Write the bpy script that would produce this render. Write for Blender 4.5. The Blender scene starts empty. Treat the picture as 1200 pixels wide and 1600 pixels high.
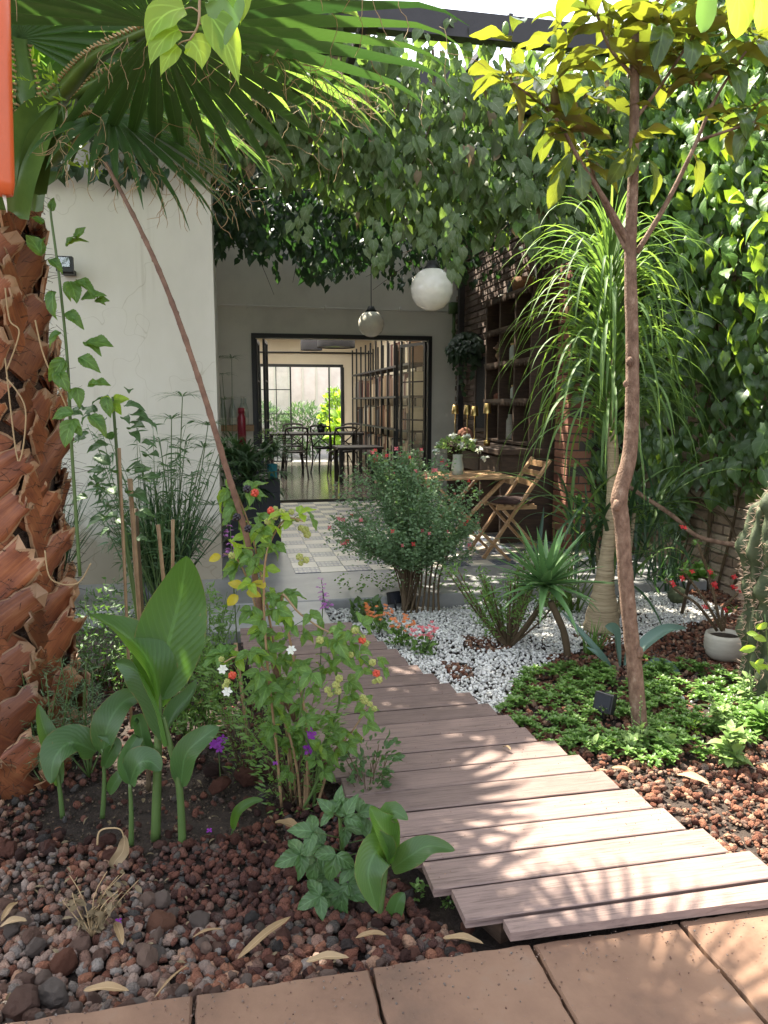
import bpy, math, random
import numpy as np
from mathutils import Vector, Matrix, Quaternion
random.seed(7); rng = random.Random(11)
R = math.radians
C = bpy.context.scene.collection
sc = bpy.context.scene
# ---------------------------------------------------------------- camera, sky, sun
H, PITCH, YAW = 1.4, R(8.06), R(11.6)
cd = bpy.data.cameras.new('camera'); cam = bpy.data.objects.new('camera', cd); C.objects.link(cam)
cam.location = (0, 0, H); cam.rotation_euler = (math.pi/2-PITCH, 0, -YAW)
cd.sensor_fit = 'HORIZONTAL'; cd.sensor_width = 24; cd.lens = 24; cd.clip_start = .03; cd.clip_end = 2000
sc.camera = cam
SUN_EL = R(57); SUN_DIR = Vector((-.50, .86, 0)).normalized()
TOSUN = Vector((SUN_DIR.x*math.cos(SUN_EL), SUN_DIR.y*math.cos(SUN_EL), math.sin(SUN_EL)))
w = bpy.data.worlds.new('World'); sc.world = w; w.use_nodes = True
nt = w.node_tree; nt.nodes.clear()
sky = nt.nodes.new('ShaderNodeTexSky'); sky.sky_type = 'NISHITA'; sky.sun_disc = False
sky.sun_elevation = SUN_EL; sky.sun_rotation = math.atan2(TOSUN.x, TOSUN.y); sky.dust_density = 2.5; sky.air_density = 1.0
bg = nt.nodes.new('ShaderNodeBackground'); bg.inputs[1].default_value = .15
wo = nt.nodes.new('ShaderNodeOutputWorld'); hs = nt.nodes.new('ShaderNodeHueSaturation'); hs.inputs['Saturation'].default_value = .38; nt.links.new(sky.outputs[0], hs.inputs['Color']); nt.links.new(hs.outputs[0], bg.inputs[0]); nt.links.new(bg.outputs[0], wo.inputs[0])
sl = bpy.data.lights.new('sun', 'SUN'); sl.energy = 5; sl.angle = R(.55); sl.color = (1, .92, .77)
so = bpy.data.objects.new('sun', sl); C.objects.link(so); so.rotation_euler = TOSUN.to_track_quat('Z', 'Y').to_euler(); so.location = (0, 0, 8)
sc.view_settings.view_transform = 'Standard'; sc.view_settings.look = 'None'; sc.view_settings.gamma = 1
sc.view_settings.exposure = 2.2; sc.view_settings.use_curve_mapping = False
sc.render.engine = 'CYCLES'; sc.cycles.max_bounces = 10; sc.cycles.transparent_max_bounces = 16
sc.cycles.diffuse_bounces = 5; sc.cycles.transmission_bounces = 5; sc.cycles.sample_clamp_indirect = 6
# ---------------------------------------------------------------- placing helpers: a sight line met with a plane of the place
FW = Vector((math.sin(YAW)*math.cos(PITCH), math.cos(YAW)*math.cos(PITCH), -math.sin(PITCH)))
RT = Vector((math.cos(YAW), -math.sin(YAW), 0)); UP = RT.cross(FW)
def ray(px, py): return FW + RT*((px-600)/1200) - UP*((py-800)/1200)
def W(px, py, Y): d = ray(px, py); t = Y/d.y; return Vector((d.x*t, Y, H+d.z*t))
def G(px, py, z=0.): d = ray(px, py); t = (z-H)/d.z; return Vector((d.x*t, d.y*t, z))
def XW(px, py, X): d = ray(px, py); t = X/d.x; return Vector((X, d.y*t, H+d.z*t))
CAMV = Vector((0, 0, H))
def proj(p):
    d = p-CAMV; z = d.dot(FW)
    if z < .05: return (-9999, -9999, z)
    return (600+1200*d.dot(RT)/z, 800-1200*d.dot(UP)/z, z)
def U(a, b): return rng.uniform(a, b)
def V(*a): return Vector(a)
# ---------------------------------------------------------------- materials
def newmat(name):
    m = bpy.data.materials.new(name); m.use_nodes = True; n = m.node_tree.nodes; n.clear()
    o = n.new('ShaderNodeOutputMaterial'); return m, n, m.node_tree.links, o
def ramp(n, stops):
    r = n.new('ShaderNodeValToRGB'); e = r.color_ramp.elements
    while len(e) < len(stops): e.new(.5)
    for i, (p, c) in enumerate(stops): e[i].position = p; e[i].color = (*c, 1)
    return r
def pm(name, stops, scale=8, rough=.7, bump=.2, bscale=60, metal=0, stretch=(1, 1, 1), detail=6, island=0, spec=.5, bdist=.004, coords='Object'):
    m, n, l, o = newmat(name); p = n.new('ShaderNodeBsdfPrincipled'); l.new(p.outputs[0], o.inputs[0])
    tc = n.new('ShaderNodeTexCoord'); geo = n.new('ShaderNodeNewGeometry'); oi = n.new('ShaderNodeObjectInfo'); mp = n.new('ShaderNodeMapping'); mp.inputs[3].default_value = stretch
    src = geo.outputs['Position'] if coords == 'World' else tc.outputs[coords]
    l.new(src, mp.inputs[0])
    ns = n.new('ShaderNodeTexNoise'); ns.inputs['Scale'].default_value = scale; ns.inputs['Detail'].default_value = detail; ns.inputs['Roughness'].default_value = .62; l.new(mp.outputs[0], ns.inputs[0])
    if isinstance(stops[0][0], float) and len(stops) == 3 and not isinstance(stops[0][1], tuple): stops = [(.3, tuple(c*.8 for c in stops)), (.7, tuple(min(1, c*1.15) for c in stops))]
    r = ramp(n, stops)
    if island:
        ad = n.new('ShaderNodeMath'); ad.operation = 'ADD'; l.new(geo.outputs['Random Per Island'], ad.inputs[0]); l.new(oi.outputs['Random'], ad.inputs[1])
        fr = n.new('ShaderNodeMath'); fr.operation = 'FRACT'; l.new(ad.outputs[0], fr.inputs[0])
        mx = n.new('ShaderNodeMix'); mx.data_type = 'FLOAT'; mx.inputs[0].default_value = island; l.new(ns.outputs[0], mx.inputs[2]); l.new(fr.outputs[0], mx.inputs[3]); l.new(mx.outputs[0], r.inputs[0])
    else: l.new(ns.outputs[0], r.inputs[0])
    l.new(r.outputs[0], p.inputs['Base Color']); p.inputs['Roughness'].default_value = rough; p.inputs['Metallic'].default_value = metal; p.inputs['Specular IOR Level'].default_value = spec
    if bump:
        n2 = n.new('ShaderNodeTexNoise'); n2.inputs['Scale'].default_value = bscale; n2.inputs['Detail'].default_value = 5; l.new(mp.outputs[0], n2.inputs[0])
        b = n.new('ShaderNodeBump'); b.inputs[0].default_value = bump; b.inputs[1].default_value = bdist; l.new(n2.outputs[0], b.inputs['Height']); l.new(b.outputs[0], p.inputs['Normal'])
    return m
def flat(name, c, k=.15, **a):
    return pm(name, [(.3, tuple(x*(1-k) for x in c)), (.7, tuple(min(1, x*(1+k)) for x in c))], **a)
def leafmat(name, cols, tcol, tr=.4, rough=.45, under=None, vein=.0, veinf=26, slant=9, bump=.15, coat=0, spec=.5, edge=0):
    m, n, l, o = newmat(name); p = n.new('ShaderNodeBsdfPrincipled'); t = n.new('ShaderNodeBsdfTranslucent'); mx = n.new('ShaderNodeMixShader')
    geo = n.new('ShaderNodeNewGeometry'); oi = n.new('ShaderNodeObjectInfo'); tc = n.new('ShaderNodeTexCoord')
    ad = n.new('ShaderNodeMath'); ad.operation = 'ADD'; l.new(geo.outputs['Random Per Island'], ad.inputs[0]); l.new(oi.outputs['Random'], ad.inputs[1])
    fr = n.new('ShaderNodeMath'); fr.operation = 'FRACT'; l.new(ad.outputs[0], fr.inputs[0])
    ns = n.new('ShaderNodeTexNoise'); ns.inputs['Scale'].default_value = 22; l.new(geo.outputs['Position'], ns.inputs[0])
    m2 = n.new('ShaderNodeMix'); m2.data_type = 'FLOAT'; m2.inputs[0].default_value = .35; l.new(fr.outputs[0], m2.inputs[2]); l.new(ns.outputs[0], m2.inputs[3])
    r = ramp(n, [(i/(len(cols)-1), c) for i, c in enumerate(cols)]); l.new(m2.outputs[0], r.inputs[0]); col = r.outputs[0]
    # vein pattern in the leaf's own coordinates
    sp = n.new('ShaderNodeSeparateXYZ'); l.new(tc.outputs['UV'], sp.inputs[0])
    def M(op, a, b=None):
        q = n.new('ShaderNodeMath'); q.operation = op
        for i, x in enumerate((a, b)):
            if x is None: continue
            if isinstance(x, (int, float)): q.inputs[i].default_value = x
            else: l.new(x, q.inputs[i])
        return q.outputs[0]
    au = M('ABSOLUTE', M('SUBTRACT', sp.outputs[0], .5))
    mid = M('LESS_THAN', au, .028)
    sv = M('SINE', M('SUBTRACT', M('MULTIPLY', sp.outputs[1], veinf*2), M('MULTIPLY', au, slant*2)))
    svl = M('MULTIPLY', M('GREATER_THAN', sv, .9), .5)
    vm = M('MULTIPLY', M('MAXIMUM', mid, svl), vein)
    mc = n.new('ShaderNodeMix'); mc.data_type = 'RGBA'; l.new(vm, mc.inputs[0]); l.new(col, mc.inputs[6]); mc.inputs[7].default_value = (*[min(1, x*2.6+.03) for x in cols[-1]], 1); col = mc.outputs[2]
    if edge:      # browned, nibbled rim and a few specks of old damage
        n5 = n.new('ShaderNodeTexNoise'); n5.inputs['Scale'].default_value = 38; n5.inputs['Detail'].default_value = 6; l.new(geo.outputs['Position'], n5.inputs[0])
        e_ = M('MAXIMUM', M('GREATER_THAN', M('ADD', au, M('MULTIPLY', n5.outputs[0], .09)), .535), M('GREATER_THAN', n5.outputs[0], .73)); e2 = M('MAXIMUM', e_, M('GREATER_THAN', M('ADD', sp.outputs[1], M('MULTIPLY', n5.outputs[0], .08)), 1.025))
        me_ = n.new('ShaderNodeMix'); me_.data_type = 'RGBA'; l.new(M('MULTIPLY', e2, .7), me_.inputs[0]); l.new(col, me_.inputs[6]); me_.inputs[7].default_value = (.24, .15, .06, 1); col = me_.outputs[2]
    if under:
        mu = n.new('ShaderNodeMix'); mu.data_type = 'RGBA'; l.new(geo.outputs['Backfacing'], mu.inputs[0]); l.new(col, mu.inputs[6]); mu.inputs[7].default_value = (*under, 1); col = mu.outputs[2]
    l.new(col, p.inputs['Base Color']); p.inputs['Roughness'].default_value = rough; p.inputs['Coat Weight'].default_value = coat; p.inputs['Coat Roughness'].default_value = .3; p.inputs['Specular IOR Level'].default_value = spec
    tm = n.new('ShaderNodeMix'); tm.data_type = 'RGBA'; l.new(fr.outputs[0], tm.inputs[0]); tm.inputs[6].default_value = (*tcol, 1); tm.inputs[7].default_value = (tcol[0]*.38, tcol[1]*.5, tcol[2]*.7, 1)
    l.new(tm.outputs[2], t.inputs[0]); b = n.new('ShaderNodeBump'); b.inputs[0].default_value = bump; b.inputs[1].default_value = .003
    hb = M('ADD', M('MULTIPLY', sv, .5 if vein else .15), ns.outputs[0]); l.new(hb, b.inputs['Height']); l.new(b.outputs[0], p.inputs['Normal'])
    mx.inputs[0].default_value = tr; l.new(p.outputs[0], mx.inputs[1]); l.new(t.outputs[0], mx.inputs[2]); l.new(mx.outputs[0], o.inputs[0])
    return m
def plain(name, c, rough=.5, metal=0, spec=.5, emit=None):
    return pm(name, [(.3, tuple(x*.9 for x in c)), (.7, tuple(min(1, x*1.08) for x in c))], scale=12, rough=rough, metal=metal, bump=.08, spec=spec)
def glassmat(name, tint=(.9, .95, .93), refl=.12):
    m, n, l, o = newmat(name); t = n.new('ShaderNodeBsdfTransparent'); t.inputs[0].default_value = (*tint, 1); g = n.new('ShaderNodeBsdfGlossy'); g.inputs[1].default_value = .03
    mx = n.new('ShaderNodeMixShader'); mx.inputs[0].default_value = refl; l.new(t.outputs[0], mx.inputs[1]); l.new(g.outputs[0], mx.inputs[2]); l.new(mx.outputs[0], o.inputs[0]); return m

M_ = {}
M_['soil'] = pm('soil', [(.3, (.018, .012, .009)), (.6, (.045, .03, .022)), (.8, (.09, .065, .05))], scale=14, bump=.9, bscale=90, rough=.95, bdist=.01)
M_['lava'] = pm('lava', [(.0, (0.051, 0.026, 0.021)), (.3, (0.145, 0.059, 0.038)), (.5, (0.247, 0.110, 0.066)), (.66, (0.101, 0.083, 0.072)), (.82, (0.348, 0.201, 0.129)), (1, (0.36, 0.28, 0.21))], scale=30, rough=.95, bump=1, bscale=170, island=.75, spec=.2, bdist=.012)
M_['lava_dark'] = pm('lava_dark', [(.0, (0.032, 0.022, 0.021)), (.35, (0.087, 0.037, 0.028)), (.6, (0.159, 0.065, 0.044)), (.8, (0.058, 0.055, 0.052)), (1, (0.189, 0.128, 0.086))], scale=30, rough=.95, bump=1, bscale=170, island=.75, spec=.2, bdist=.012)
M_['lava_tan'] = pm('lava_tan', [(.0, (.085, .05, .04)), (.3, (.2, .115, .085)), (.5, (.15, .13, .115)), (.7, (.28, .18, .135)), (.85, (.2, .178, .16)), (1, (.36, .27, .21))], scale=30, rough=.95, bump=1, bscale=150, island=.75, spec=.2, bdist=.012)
M_['crumb'] = pm('soil_crumb', [(.0, (.02, .013, .01)), (.6, (.06, .04, .028)), (.9, (.13, .09, .06)), (1, (.4, .32, .22))], scale=30, rough=.95, bump=.5, island=.9)
M_['pebble'] = pm('pebble', [(.0, (.38, .36, .33)), (.4, (.62, .61, .58)), (1, (.82, .81, .77))], scale=20, rough=.7, bump=.3, bscale=120, island=.7)
M_['terra'] = pm('terracotta', [(.28, (.115, .07, .048)), (.45, (.17, .098, .064)), (.6, (.20, .118, .076)), (.75, (.2, .135, .098))], scale=5, rough=.6, bump=.35, bscale=55, spec=.35, coords='World', detail=9)
M_['oldmortar'] = flat('lime_mortar', (.24, .19, .14), bump=1, rough=.95, scale=6)
M_['mortar'] = flat('mortar', (.06, .048, .04), bump=.6, rough=.95)
def plankmat():
    m, n, l, o = newmat('composite_plank'); p = n.new('ShaderNodeBsdfPrincipled'); l.new(p.outputs[0], o.inputs[0])
    geo = n.new('ShaderNodeNewGeometry'); oi = n.new('ShaderNodeObjectInfo'); mp = n.new('ShaderNodeMapping'); mp.inputs[3].default_value = (3, 70, 20); l.new(geo.outputs['Position'], mp.inputs[0])
    add = n.new('ShaderNodeVectorMath'); add.operation = 'ADD'; cx = n.new('ShaderNodeCombineXYZ'); k = n.new('ShaderNodeMath'); k.operation = 'MULTIPLY'; k.inputs[1].default_value = 40; l.new(oi.outputs['Random'], k.inputs[0]); l.new(k.outputs[0], cx.inputs[0]); l.new(mp.outputs[0], add.inputs[0]); l.new(cx.outputs[0], add.inputs[1])
    ns = n.new('ShaderNodeTexNoise'); ns.inputs['Scale'].default_value = 2.2; ns.inputs['Detail'].default_value = 8; ns.inputs['Roughness'].default_value = .7; ns.inputs['Distortion'].default_value = .6; l.new(add.outputs[0], ns.inputs[0])
    n3 = n.new('ShaderNodeTexNoise'); n3.inputs['Scale'].default_value = 7; n3.inputs['Detail'].default_value = 6; l.new(geo.outputs['Position'], n3.inputs[0])
    r = ramp(n, [(.36, (.13, .09, .078)), (.47, (.21, .148, .128)), (.6, (.255, .18, .155))]); l.new(ns.outputs[0], r.inputs[0])
    mx = n.new('ShaderNodeMix'); mx.data_type = 'RGBA'; mx.blend_type = 'MULTIPLY'; mx.inputs[0].default_value = .6; l.new(r.outputs[0], mx.inputs[6]); r2 = ramp(n, [(.3, (.72, .72, .74)), (.7, (1, 1, 1))]); l.new(n3.outputs[0], r2.inputs[0]); l.new(r2.outputs[0], mx.inputs[7])
    hs = n.new('ShaderNodeHueSaturation'); mr = n.new('ShaderNodeMapRange'); mr.inputs[3].default_value = .8; mr.inputs[4].default_value = 1.15; l.new(oi.outputs['Random'], mr.inputs[0]); l.new(mr.outputs[0], hs.inputs['Value']); l.new(mx.outputs[2], hs.inputs['Color'])
    l.new(hs.outputs[0], p.inputs['Base Color']); p.inputs['Roughness'].default_value = .62; p.inputs['Specular IOR Level'].default_value = .35
    b = n.new('ShaderNodeBump'); b.inputs[0].default_value = .5; b.inputs[1].default_value = .0025; l.new(ns.outputs[0], b.inputs['Height']); l.new(b.outputs[0], p.inputs['Normal']); return m
M_['plank'] = plankmat()
M_['concrete'] = pm('polished_concrete', [(.3, (.17, .175, .18)), (.5, (.26, .26, .255)), (.7, (.34, .335, .32))], scale=2.2, rough=.38, bump=.08, bscale=40, coords='World', detail=9)
M_['floor_in'] = pm('glossy_screed', [(.3, (.08, .07, .06)), (.7, (.16, .14, .12))], scale=1.5, rough=.16, bump=.05, bscale=14, coords='World')
M_['cream_tile'] = pm('cream_tile', [(.3, (.5, .46, .38)), (.7, (.62, .58, .5))], scale=9, rough=.3, bump=.05, island=.3, coords='World')
def pattile():
    m, n, l, o = newmat('patterned_tile'); p = n.new('ShaderNodeBsdfPrincipled'); l.new(p.outputs[0], o.inputs[0]); tc = n.new('ShaderNodeTexCoord'); sp = n.new('ShaderNodeSeparateXYZ'); l.new(tc.outputs['Object'], sp.inputs[0])
    cb = n.new('ShaderNodeCombineXYZ')
    for i in (0, 1):
        a = n.new('ShaderNodeMath'); a.operation = 'ABSOLUTE'; l.new(sp.outputs[i], a.inputs[0]); q = n.new('ShaderNodeMath'); q.operation = 'PINGPONG'; q.inputs[1].default_value = .05; l.new(a.outputs[0], q.inputs[0]); l.new(q.outputs[0], cb.inputs[i])
    v = n.new('ShaderNodeTexVoronoi'); v.feature = 'DISTANCE_TO_EDGE'; v.inputs['Scale'].default_value = 34; l.new(cb.outputs[0], v.inputs[0])
    v2 = n.new('ShaderNodeTexVoronoi'); v2.inputs['Scale'].default_value = 52; l.new(cb.outputs[0], v2.inputs[0])
    mm = n.new('ShaderNodeMath'); mm.operation = 'MULTIPLY'; l.new(v.outputs['Distance'], mm.inputs[0]); mm.inputs[1].default_value = 2.4
    ms = n.new('ShaderNodeMath'); ms.operation = 'MINIMUM'; l.new(mm.outputs[0], ms.inputs[0]); l.new(v2.outputs['Distance'], ms.inputs[1])
    r = ramp(n, [(.33, (.045, .06, .11)), (.42, (.42, .42, .4))]); l.new(ms.outputs[0], r.inputs[0]); l.new(r.outputs[0], p.inputs['Base Color']); p.inputs['Roughness'].default_value = .3; return m
M_['pattern_tile'] = pattile()
M_['white_wall'] = pm('white_plaster', [(.3, (.54, .51, .44)), (.5, (.60, .57, .49)), (.7, (.64, .605, .53))], scale=1.6, stretch=(1, 1, .4), rough=.9, bump=.15, bscale=30, coords='World', detail=10)
def wallmat():
    m, n, l, o = newmat('painted_render'); p = n.new('ShaderNodeBsdfPrincipled'); l.new(p.outputs[0], o.inputs[0]); geo = n.new('ShaderNodeNewGeometry')
    def nz(sc_, st, det=8, rg=.6):
        mp = n.new('ShaderNodeMapping'); mp.inputs[3].default_value = st; l.new(geo.outputs['Position'], mp.inputs[0]); x = n.new('ShaderNodeTexNoise'); x.inputs['Scale'].default_value = sc_; x.inputs['Detail'].default_value = det; x.inputs['Roughness'].default_value = rg; l.new(mp.outputs[0], x.inputs[0]); return x.outputs[0]
    def mulc(a, b):
        q = n.new('ShaderNodeMix'); q.data_type = 'RGBA'; q.blend_type = 'MULTIPLY'; q.inputs[0].default_value = 1; l.new(a, q.inputs[6]); l.new(b, q.inputs[7]); return q.outputs[2]
    r = ramp(n, [(.3, (.56, .53, .455)), (.5, (.61, .575, .495)), (.7, (.64, .61, .535))]); l.new(nz(2.2, (1, 1, .5)), r.inputs[0])
    s_ = ramp(n, [(.30, (.80, .78, .74)), (.42, (1, 1, 1))]); l.new(nz(1.4, (5, 5, .22)), s_.inputs[0])
    sp = n.new('ShaderNodeSeparateXYZ'); l.new(geo.outputs['Position'], sp.inputs[0]); a = n.new('ShaderNodeMath'); a.operation = 'MULTIPLY_ADD'; l.new(nz(7, (1, 1, 1)), a.inputs[0]); a.inputs[1].default_value = -.7; l.new(sp.outputs[2], a.inputs[2])
    d = ramp(n, [(.0, (.62, .57, .5)), (.18, (1, 1, 1))]); l.new(a.outputs[0], d.inputs[0])
    cr = n.new('ShaderNodeTexVoronoi'); cr.feature = 'DISTANCE_TO_EDGE'; cr.inputs['Scale'].default_value = .9; mpv = n.new('ShaderNodeVectorMath'); mpv.operation = 'ADD'; l.new(geo.outputs['Position'], mpv.inputs[0]); nn = n.new('ShaderNodeTexNoise'); nn.inputs['Scale'].default_value = 3; l.new(geo.outputs['Position'], nn.inputs[0]); l.new(nn.outputs[1], mpv.inputs[1]); l.new(mpv.outputs[0], cr.inputs[0])
    ck = ramp(n, [(.0, (.8, .78, .74)), (.0035, (1, 1, 1))]); l.new(cr.outputs['Distance'], ck.inputs[0])
    c = mulc(mulc(mulc(r.outputs[0], s_.outputs[0]), d.outputs[0]), ck.outputs[0]); l.new(c, p.inputs['Base Color']); p.inputs['Roughness'].default_value = .92
    b = n.new('ShaderNodeBump'); b.inputs[0].default_value = .45; b.inputs[1].default_value = .006; l.new(nz(9, (1, 1, 1), 6, .55), b.inputs['Height']); l.new(b.outputs[0], p.inputs['Normal']); return m
M_['white_wall2'] = wallmat()
M_['cream_wall'] = pm('cream_plaster', [(.3, (.66, .58, .45)), (.7, (.76, .68, .54))], scale=1.3, rough=.9, bump=.1, bscale=30, coords='World')
M_['grey_wall'] = pm('grey_plaster', [(.3, (.6, .57, .51)), (.5, (.7, .67, .6)), (.7, (.74, .71, .64))], scale=1.6, rough=.9, bump=.2, bscale=30, coords='World', detail=9)
M_['steel'] = plain('black_steel', (.012, .012, .013), rough=.45)
M_['beam'] = flat('painted_beam', (.035, .03, .032), rough=.6)
M_['glass'] = glassmat('clear_glass')
M_['milkglass'] = leafmat('milk_glass', [(.6, .6, .58), (.65, .65, .62)], (.8, .78, .72), tr=.85)
M_['brick'] = pm('red_brick', [(.1, (.12, .045, .03)), (.4, (.2, .075, .045)), (.7, (.25, .11, .065)), (1, (.16, .09, .065))], scale=18, rough=.95, bump=.8, bscale=70, island=.6)
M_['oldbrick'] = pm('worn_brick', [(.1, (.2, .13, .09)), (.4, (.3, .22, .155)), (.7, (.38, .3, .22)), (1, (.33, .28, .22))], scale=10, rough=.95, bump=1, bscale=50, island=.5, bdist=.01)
M_['darkbrick'] = pm('dark_brick', [(.1, (.07, .05, .04)), (.4, (.13, .085, .065)), (.7, (.19, .14, .115)), (1, (.12, .105, .095))], scale=10, rough=.95, bump=1, bscale=50, island=.5, bdist=.01)  # darker grey-brown brick for the patio wall
M_['wood'] = pm('light_wood', [(.3, (.24, .135, .06)), (.5, (.36, .21, .1)), (.7, (.42, .27, .14))], scale=4, stretch=(4, 4, 22), rough=.55, bump=.2, bscale=30)
M_['darkwood'] = pm('dark_wood', [(.3, (.03, .017, .01)), (.7, (.075, .042, .025))], scale=5, stretch=(2, 2, 12), rough=.6, bump=.3, bscale=40)
M_['chairwood'] = plain('espresso_wood', (.012, .008, .006), rough=.55)
M_['cushion'] = flat('brown_cushion', (.06, .032, .028), rough=.95, bscale=300)
M_['brass'] = plain('brass', (.6, .42, .16), rough=.3, metal=1)
M_['navy'] = plain('dark_planter', (.01, .012, .02), rough=.5)
M_['opal'] = plain('opal_glass', (.82, .78, .68), rough=.12)
M_['potclay'] = pm('pale_pot', [(.3, (.38, .35, .29)), (.7, (.5, .47, .4))], scale=7, rough=.8, bump=.2, stretch=(1, 1, 6))
M_['basket'] = flat('wicker', (.2, .1, .045), rough=.9, bump=.8)
M_['chalk'] = pm('chalkboard', [(.62, (.015, .016, .02)), (.68, (.25, .25, .25))], scale=18, stretch=(1, 6, 14), rough=.9, bump=0, coords='World')
M_['bark'] = pm('young_bark', [(.3, (.085, .047, .03)), (.47, (.16, .095, .062)), (.6, (.22, .14, .095)), (.72, (.34, .25, .18))], scale=34, stretch=(1, 1, .6), rough=.9, bump=1, bscale=160, bdist=.006, detail=9)
M_['canebark'] = pm('thorny_cane', [(.3, (.09, .045, .028)), (.7, (.22, .125, .08))], scale=30, rough=.8, bump=.6, bscale=120)
M_['ponybark'] = pm('ringed_bark', [(.3, (.2, .15, .09)), (.5, (.33, .26, .16)), (.7, (.42, .34, .22))], scale=6, stretch=(1, 1, 16), rough=.9, bump=.9, bscale=8, bdist=.01)
M_['bamboo'] = pm('bamboo_cane', [(.3, (.2, .12, .06)), (.7, (.36, .24, .13))], scale=12, rough=.6, bump=.2)
M_['greenstem'] = flat('green_stem', (.07, .12, .03), rough=.5)
M_['brownstem'] = flat('brown_stem', (.09, .06, .03), rough=.8)
M_['palmbase'] = pm('palm_leaf_base', [(.0, (.07, .024, .013)), (.25, (.15, .045, .022)), (.5, (.26, .085, .035)), (.75, (.36, .16, .07)), (1, (.42, .26, .14))], scale=7, stretch=(1, 1, 1), rough=.55, bump=.5, bscale=60, island=.45)
def palmbasemat():
    m, n, l, o = newmat('palm_leaf_base'); p = n.new('ShaderNodeBsdfPrincipled'); l.new(p.outputs[0], o.inputs[0]); tc = n.new('ShaderNodeTexCoord'); sp = n.new('ShaderNodeSeparateXYZ'); l.new(tc.outputs['UV'], sp.inputs[0]); oi = n.new('ShaderNodeObjectInfo')
    geo = n.new('ShaderNodeNewGeometry'); cx = n.new('ShaderNodeCombineXYZ'); k = n.new('ShaderNodeMath'); k.operation = 'MULTIPLY'; k.inputs[1].default_value = 50; l.new(oi.outputs['Random'], k.inputs[0]); l.new(k.outputs[0], cx.inputs[2])
    mp = n.new('ShaderNodeMapping'); mp.inputs[3].default_value = (26, 2.2, 1); l.new(tc.outputs['UV'], mp.inputs[0]); ad = n.new('ShaderNodeVectorMath'); ad.operation = 'ADD'; l.new(mp.outputs[0], ad.inputs[0]); l.new(cx.outputs[0], ad.inputs[1])
    ns = n.new('ShaderNodeTexNoise'); ns.inputs['Scale'].default_value = 1; ns.inputs['Detail'].default_value = 7; ns.inputs['Roughness'].default_value = .65; l.new(ad.outputs[0], ns.inputs[0])
    n2 = n.new('ShaderNodeTexNoise'); n2.inputs['Scale'].default_value = 9; n2.inputs['Detail'].default_value = 8; l.new(geo.outputs['Position'], n2.inputs[0])
    r = ramp(n, [(.28, (.06, .02, .012)), (.42, (.17, .05, .022)), (.55, (.27, .09, .035)), (.7, (.38, .17, .075))])
    mx = n.new('ShaderNodeMix'); mx.data_type = 'FLOAT'; mx.inputs[0].default_value = .55; l.new(ns.outputs[0], mx.inputs[2]); l.new(n2.outputs[0], mx.inputs[3]); l.new(mx.outputs[0], r.inputs[0])
    # pale dry rim and torn end
    def M(op, a, b): 
        q = n.new('ShaderNodeMath'); q.operation = op
        for i, x in enumerate((a, b)):
            if isinstance(x, (int, float)): q.inputs[i].default_value = x
            else: l.new(x, q.inputs[i])
        return q.outputs[0]
    e1 = M('GREATER_THAN', M('ADD', M('ABSOLUTE', M('SUBTRACT', sp.outputs[0], .5), 0), M('MULTIPLY', n2.outputs[0], .06)), .49); e2 = M('GREATER_THAN', M('ADD', sp.outputs[1], M('MULTIPLY', ns.outputs[0], .25)), 1.04)
    em = M('MULTIPLY', M('MAXIMUM', e1, e2), .75); mc = n.new('ShaderNodeMix'); mc.data_type = 'RGBA'; l.new(em, mc.inputs[0]); l.new(r.outputs[0], mc.inputs[6]); mc.inputs[7].default_value = (.40, .25, .14, 1)
    hs = n.new('ShaderNodeHueSaturation'); mr = n.new('ShaderNodeMapRange'); mr.inputs[3].default_value = .55; mr.inputs[4].default_value = 1.25; l.new(oi.outputs['Random'], mr.inputs[0]); l.new(mr.outputs[0], hs.inputs['Value']); l.new(mc.outputs[2], hs.inputs['Color'])
    l.new(hs.outputs[0], p.inputs['Base Color']); p.inputs['Roughness'].default_value = .5; b = n.new('ShaderNodeBump'); b.inputs[0].default_value = .7; b.inputs[1].default_value = .004; l.new(mx.outputs[0], b.inputs['Height']); l.new(b.outputs[0], p.inputs['Normal']); return m
M_['palmbase'] = palmbasemat()
M_['palmfibre'] = pm('palm_fibre', [(.3, (.025, .014, .009)), (.6, (.07, .04, .024)), (.8, (.13, .08, .045))], scale=26, rough=.95, bump=1, bscale=90, bdist=.02)
M_['fibre'] = flat('tan_fibre', (.36, .25, .13), rough=.8)
M_['petiole'] = pm('petiole', [(.3, (.05, .10, .02)), (.7, (.13, .2, .04))], scale=5, rough=.35, bump=.1)
M_['tooth'] = plain('tan_teeth', (.5, .33, .15), rough=.5)
M_['frond'] = leafmat('palm_frond', [(.028, .065, .018), (.045, .1, .025), (.06, .12, .03)], (.10, .21, .03), tr=.22, rough=.4, vein=.3, veinf=0, slant=60)
M_['frond_backlit'] = leafmat('backlit_palm_frond', [(.05, .11, .025), (.07, .15, .03), (.09, .17, .04)], (.35, .55, .07), tr=.4, rough=.4, vein=.3, veinf=0, slant=60)  # brighter copy of the frond leaf, backlit glow put into its colour
M_['ivy'] = leafmat('ivy_leaf', [(.022, .05, .02), (.032, .07, .024), (.05, .10, .03), (.075, .12, .035)], (.4, .62, .05), tr=.3, rough=.38, under=(.075, .1, .06), vein=.35, veinf=9, slant=7)
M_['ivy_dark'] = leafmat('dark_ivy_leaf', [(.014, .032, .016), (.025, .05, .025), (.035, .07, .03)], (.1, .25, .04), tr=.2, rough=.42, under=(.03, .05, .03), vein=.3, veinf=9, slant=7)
M_['ivy_dusty'] = leafmat('dusty_vine_leaf', [(.045, .08, .028), (.075, .12, .04), (.10, .145, .055), (.15, .165, .10)], (.36, .55, .08), tr=.3, rough=.6, under=(.11, .12, .08), vein=.35, veinf=9, slant=7)
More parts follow.
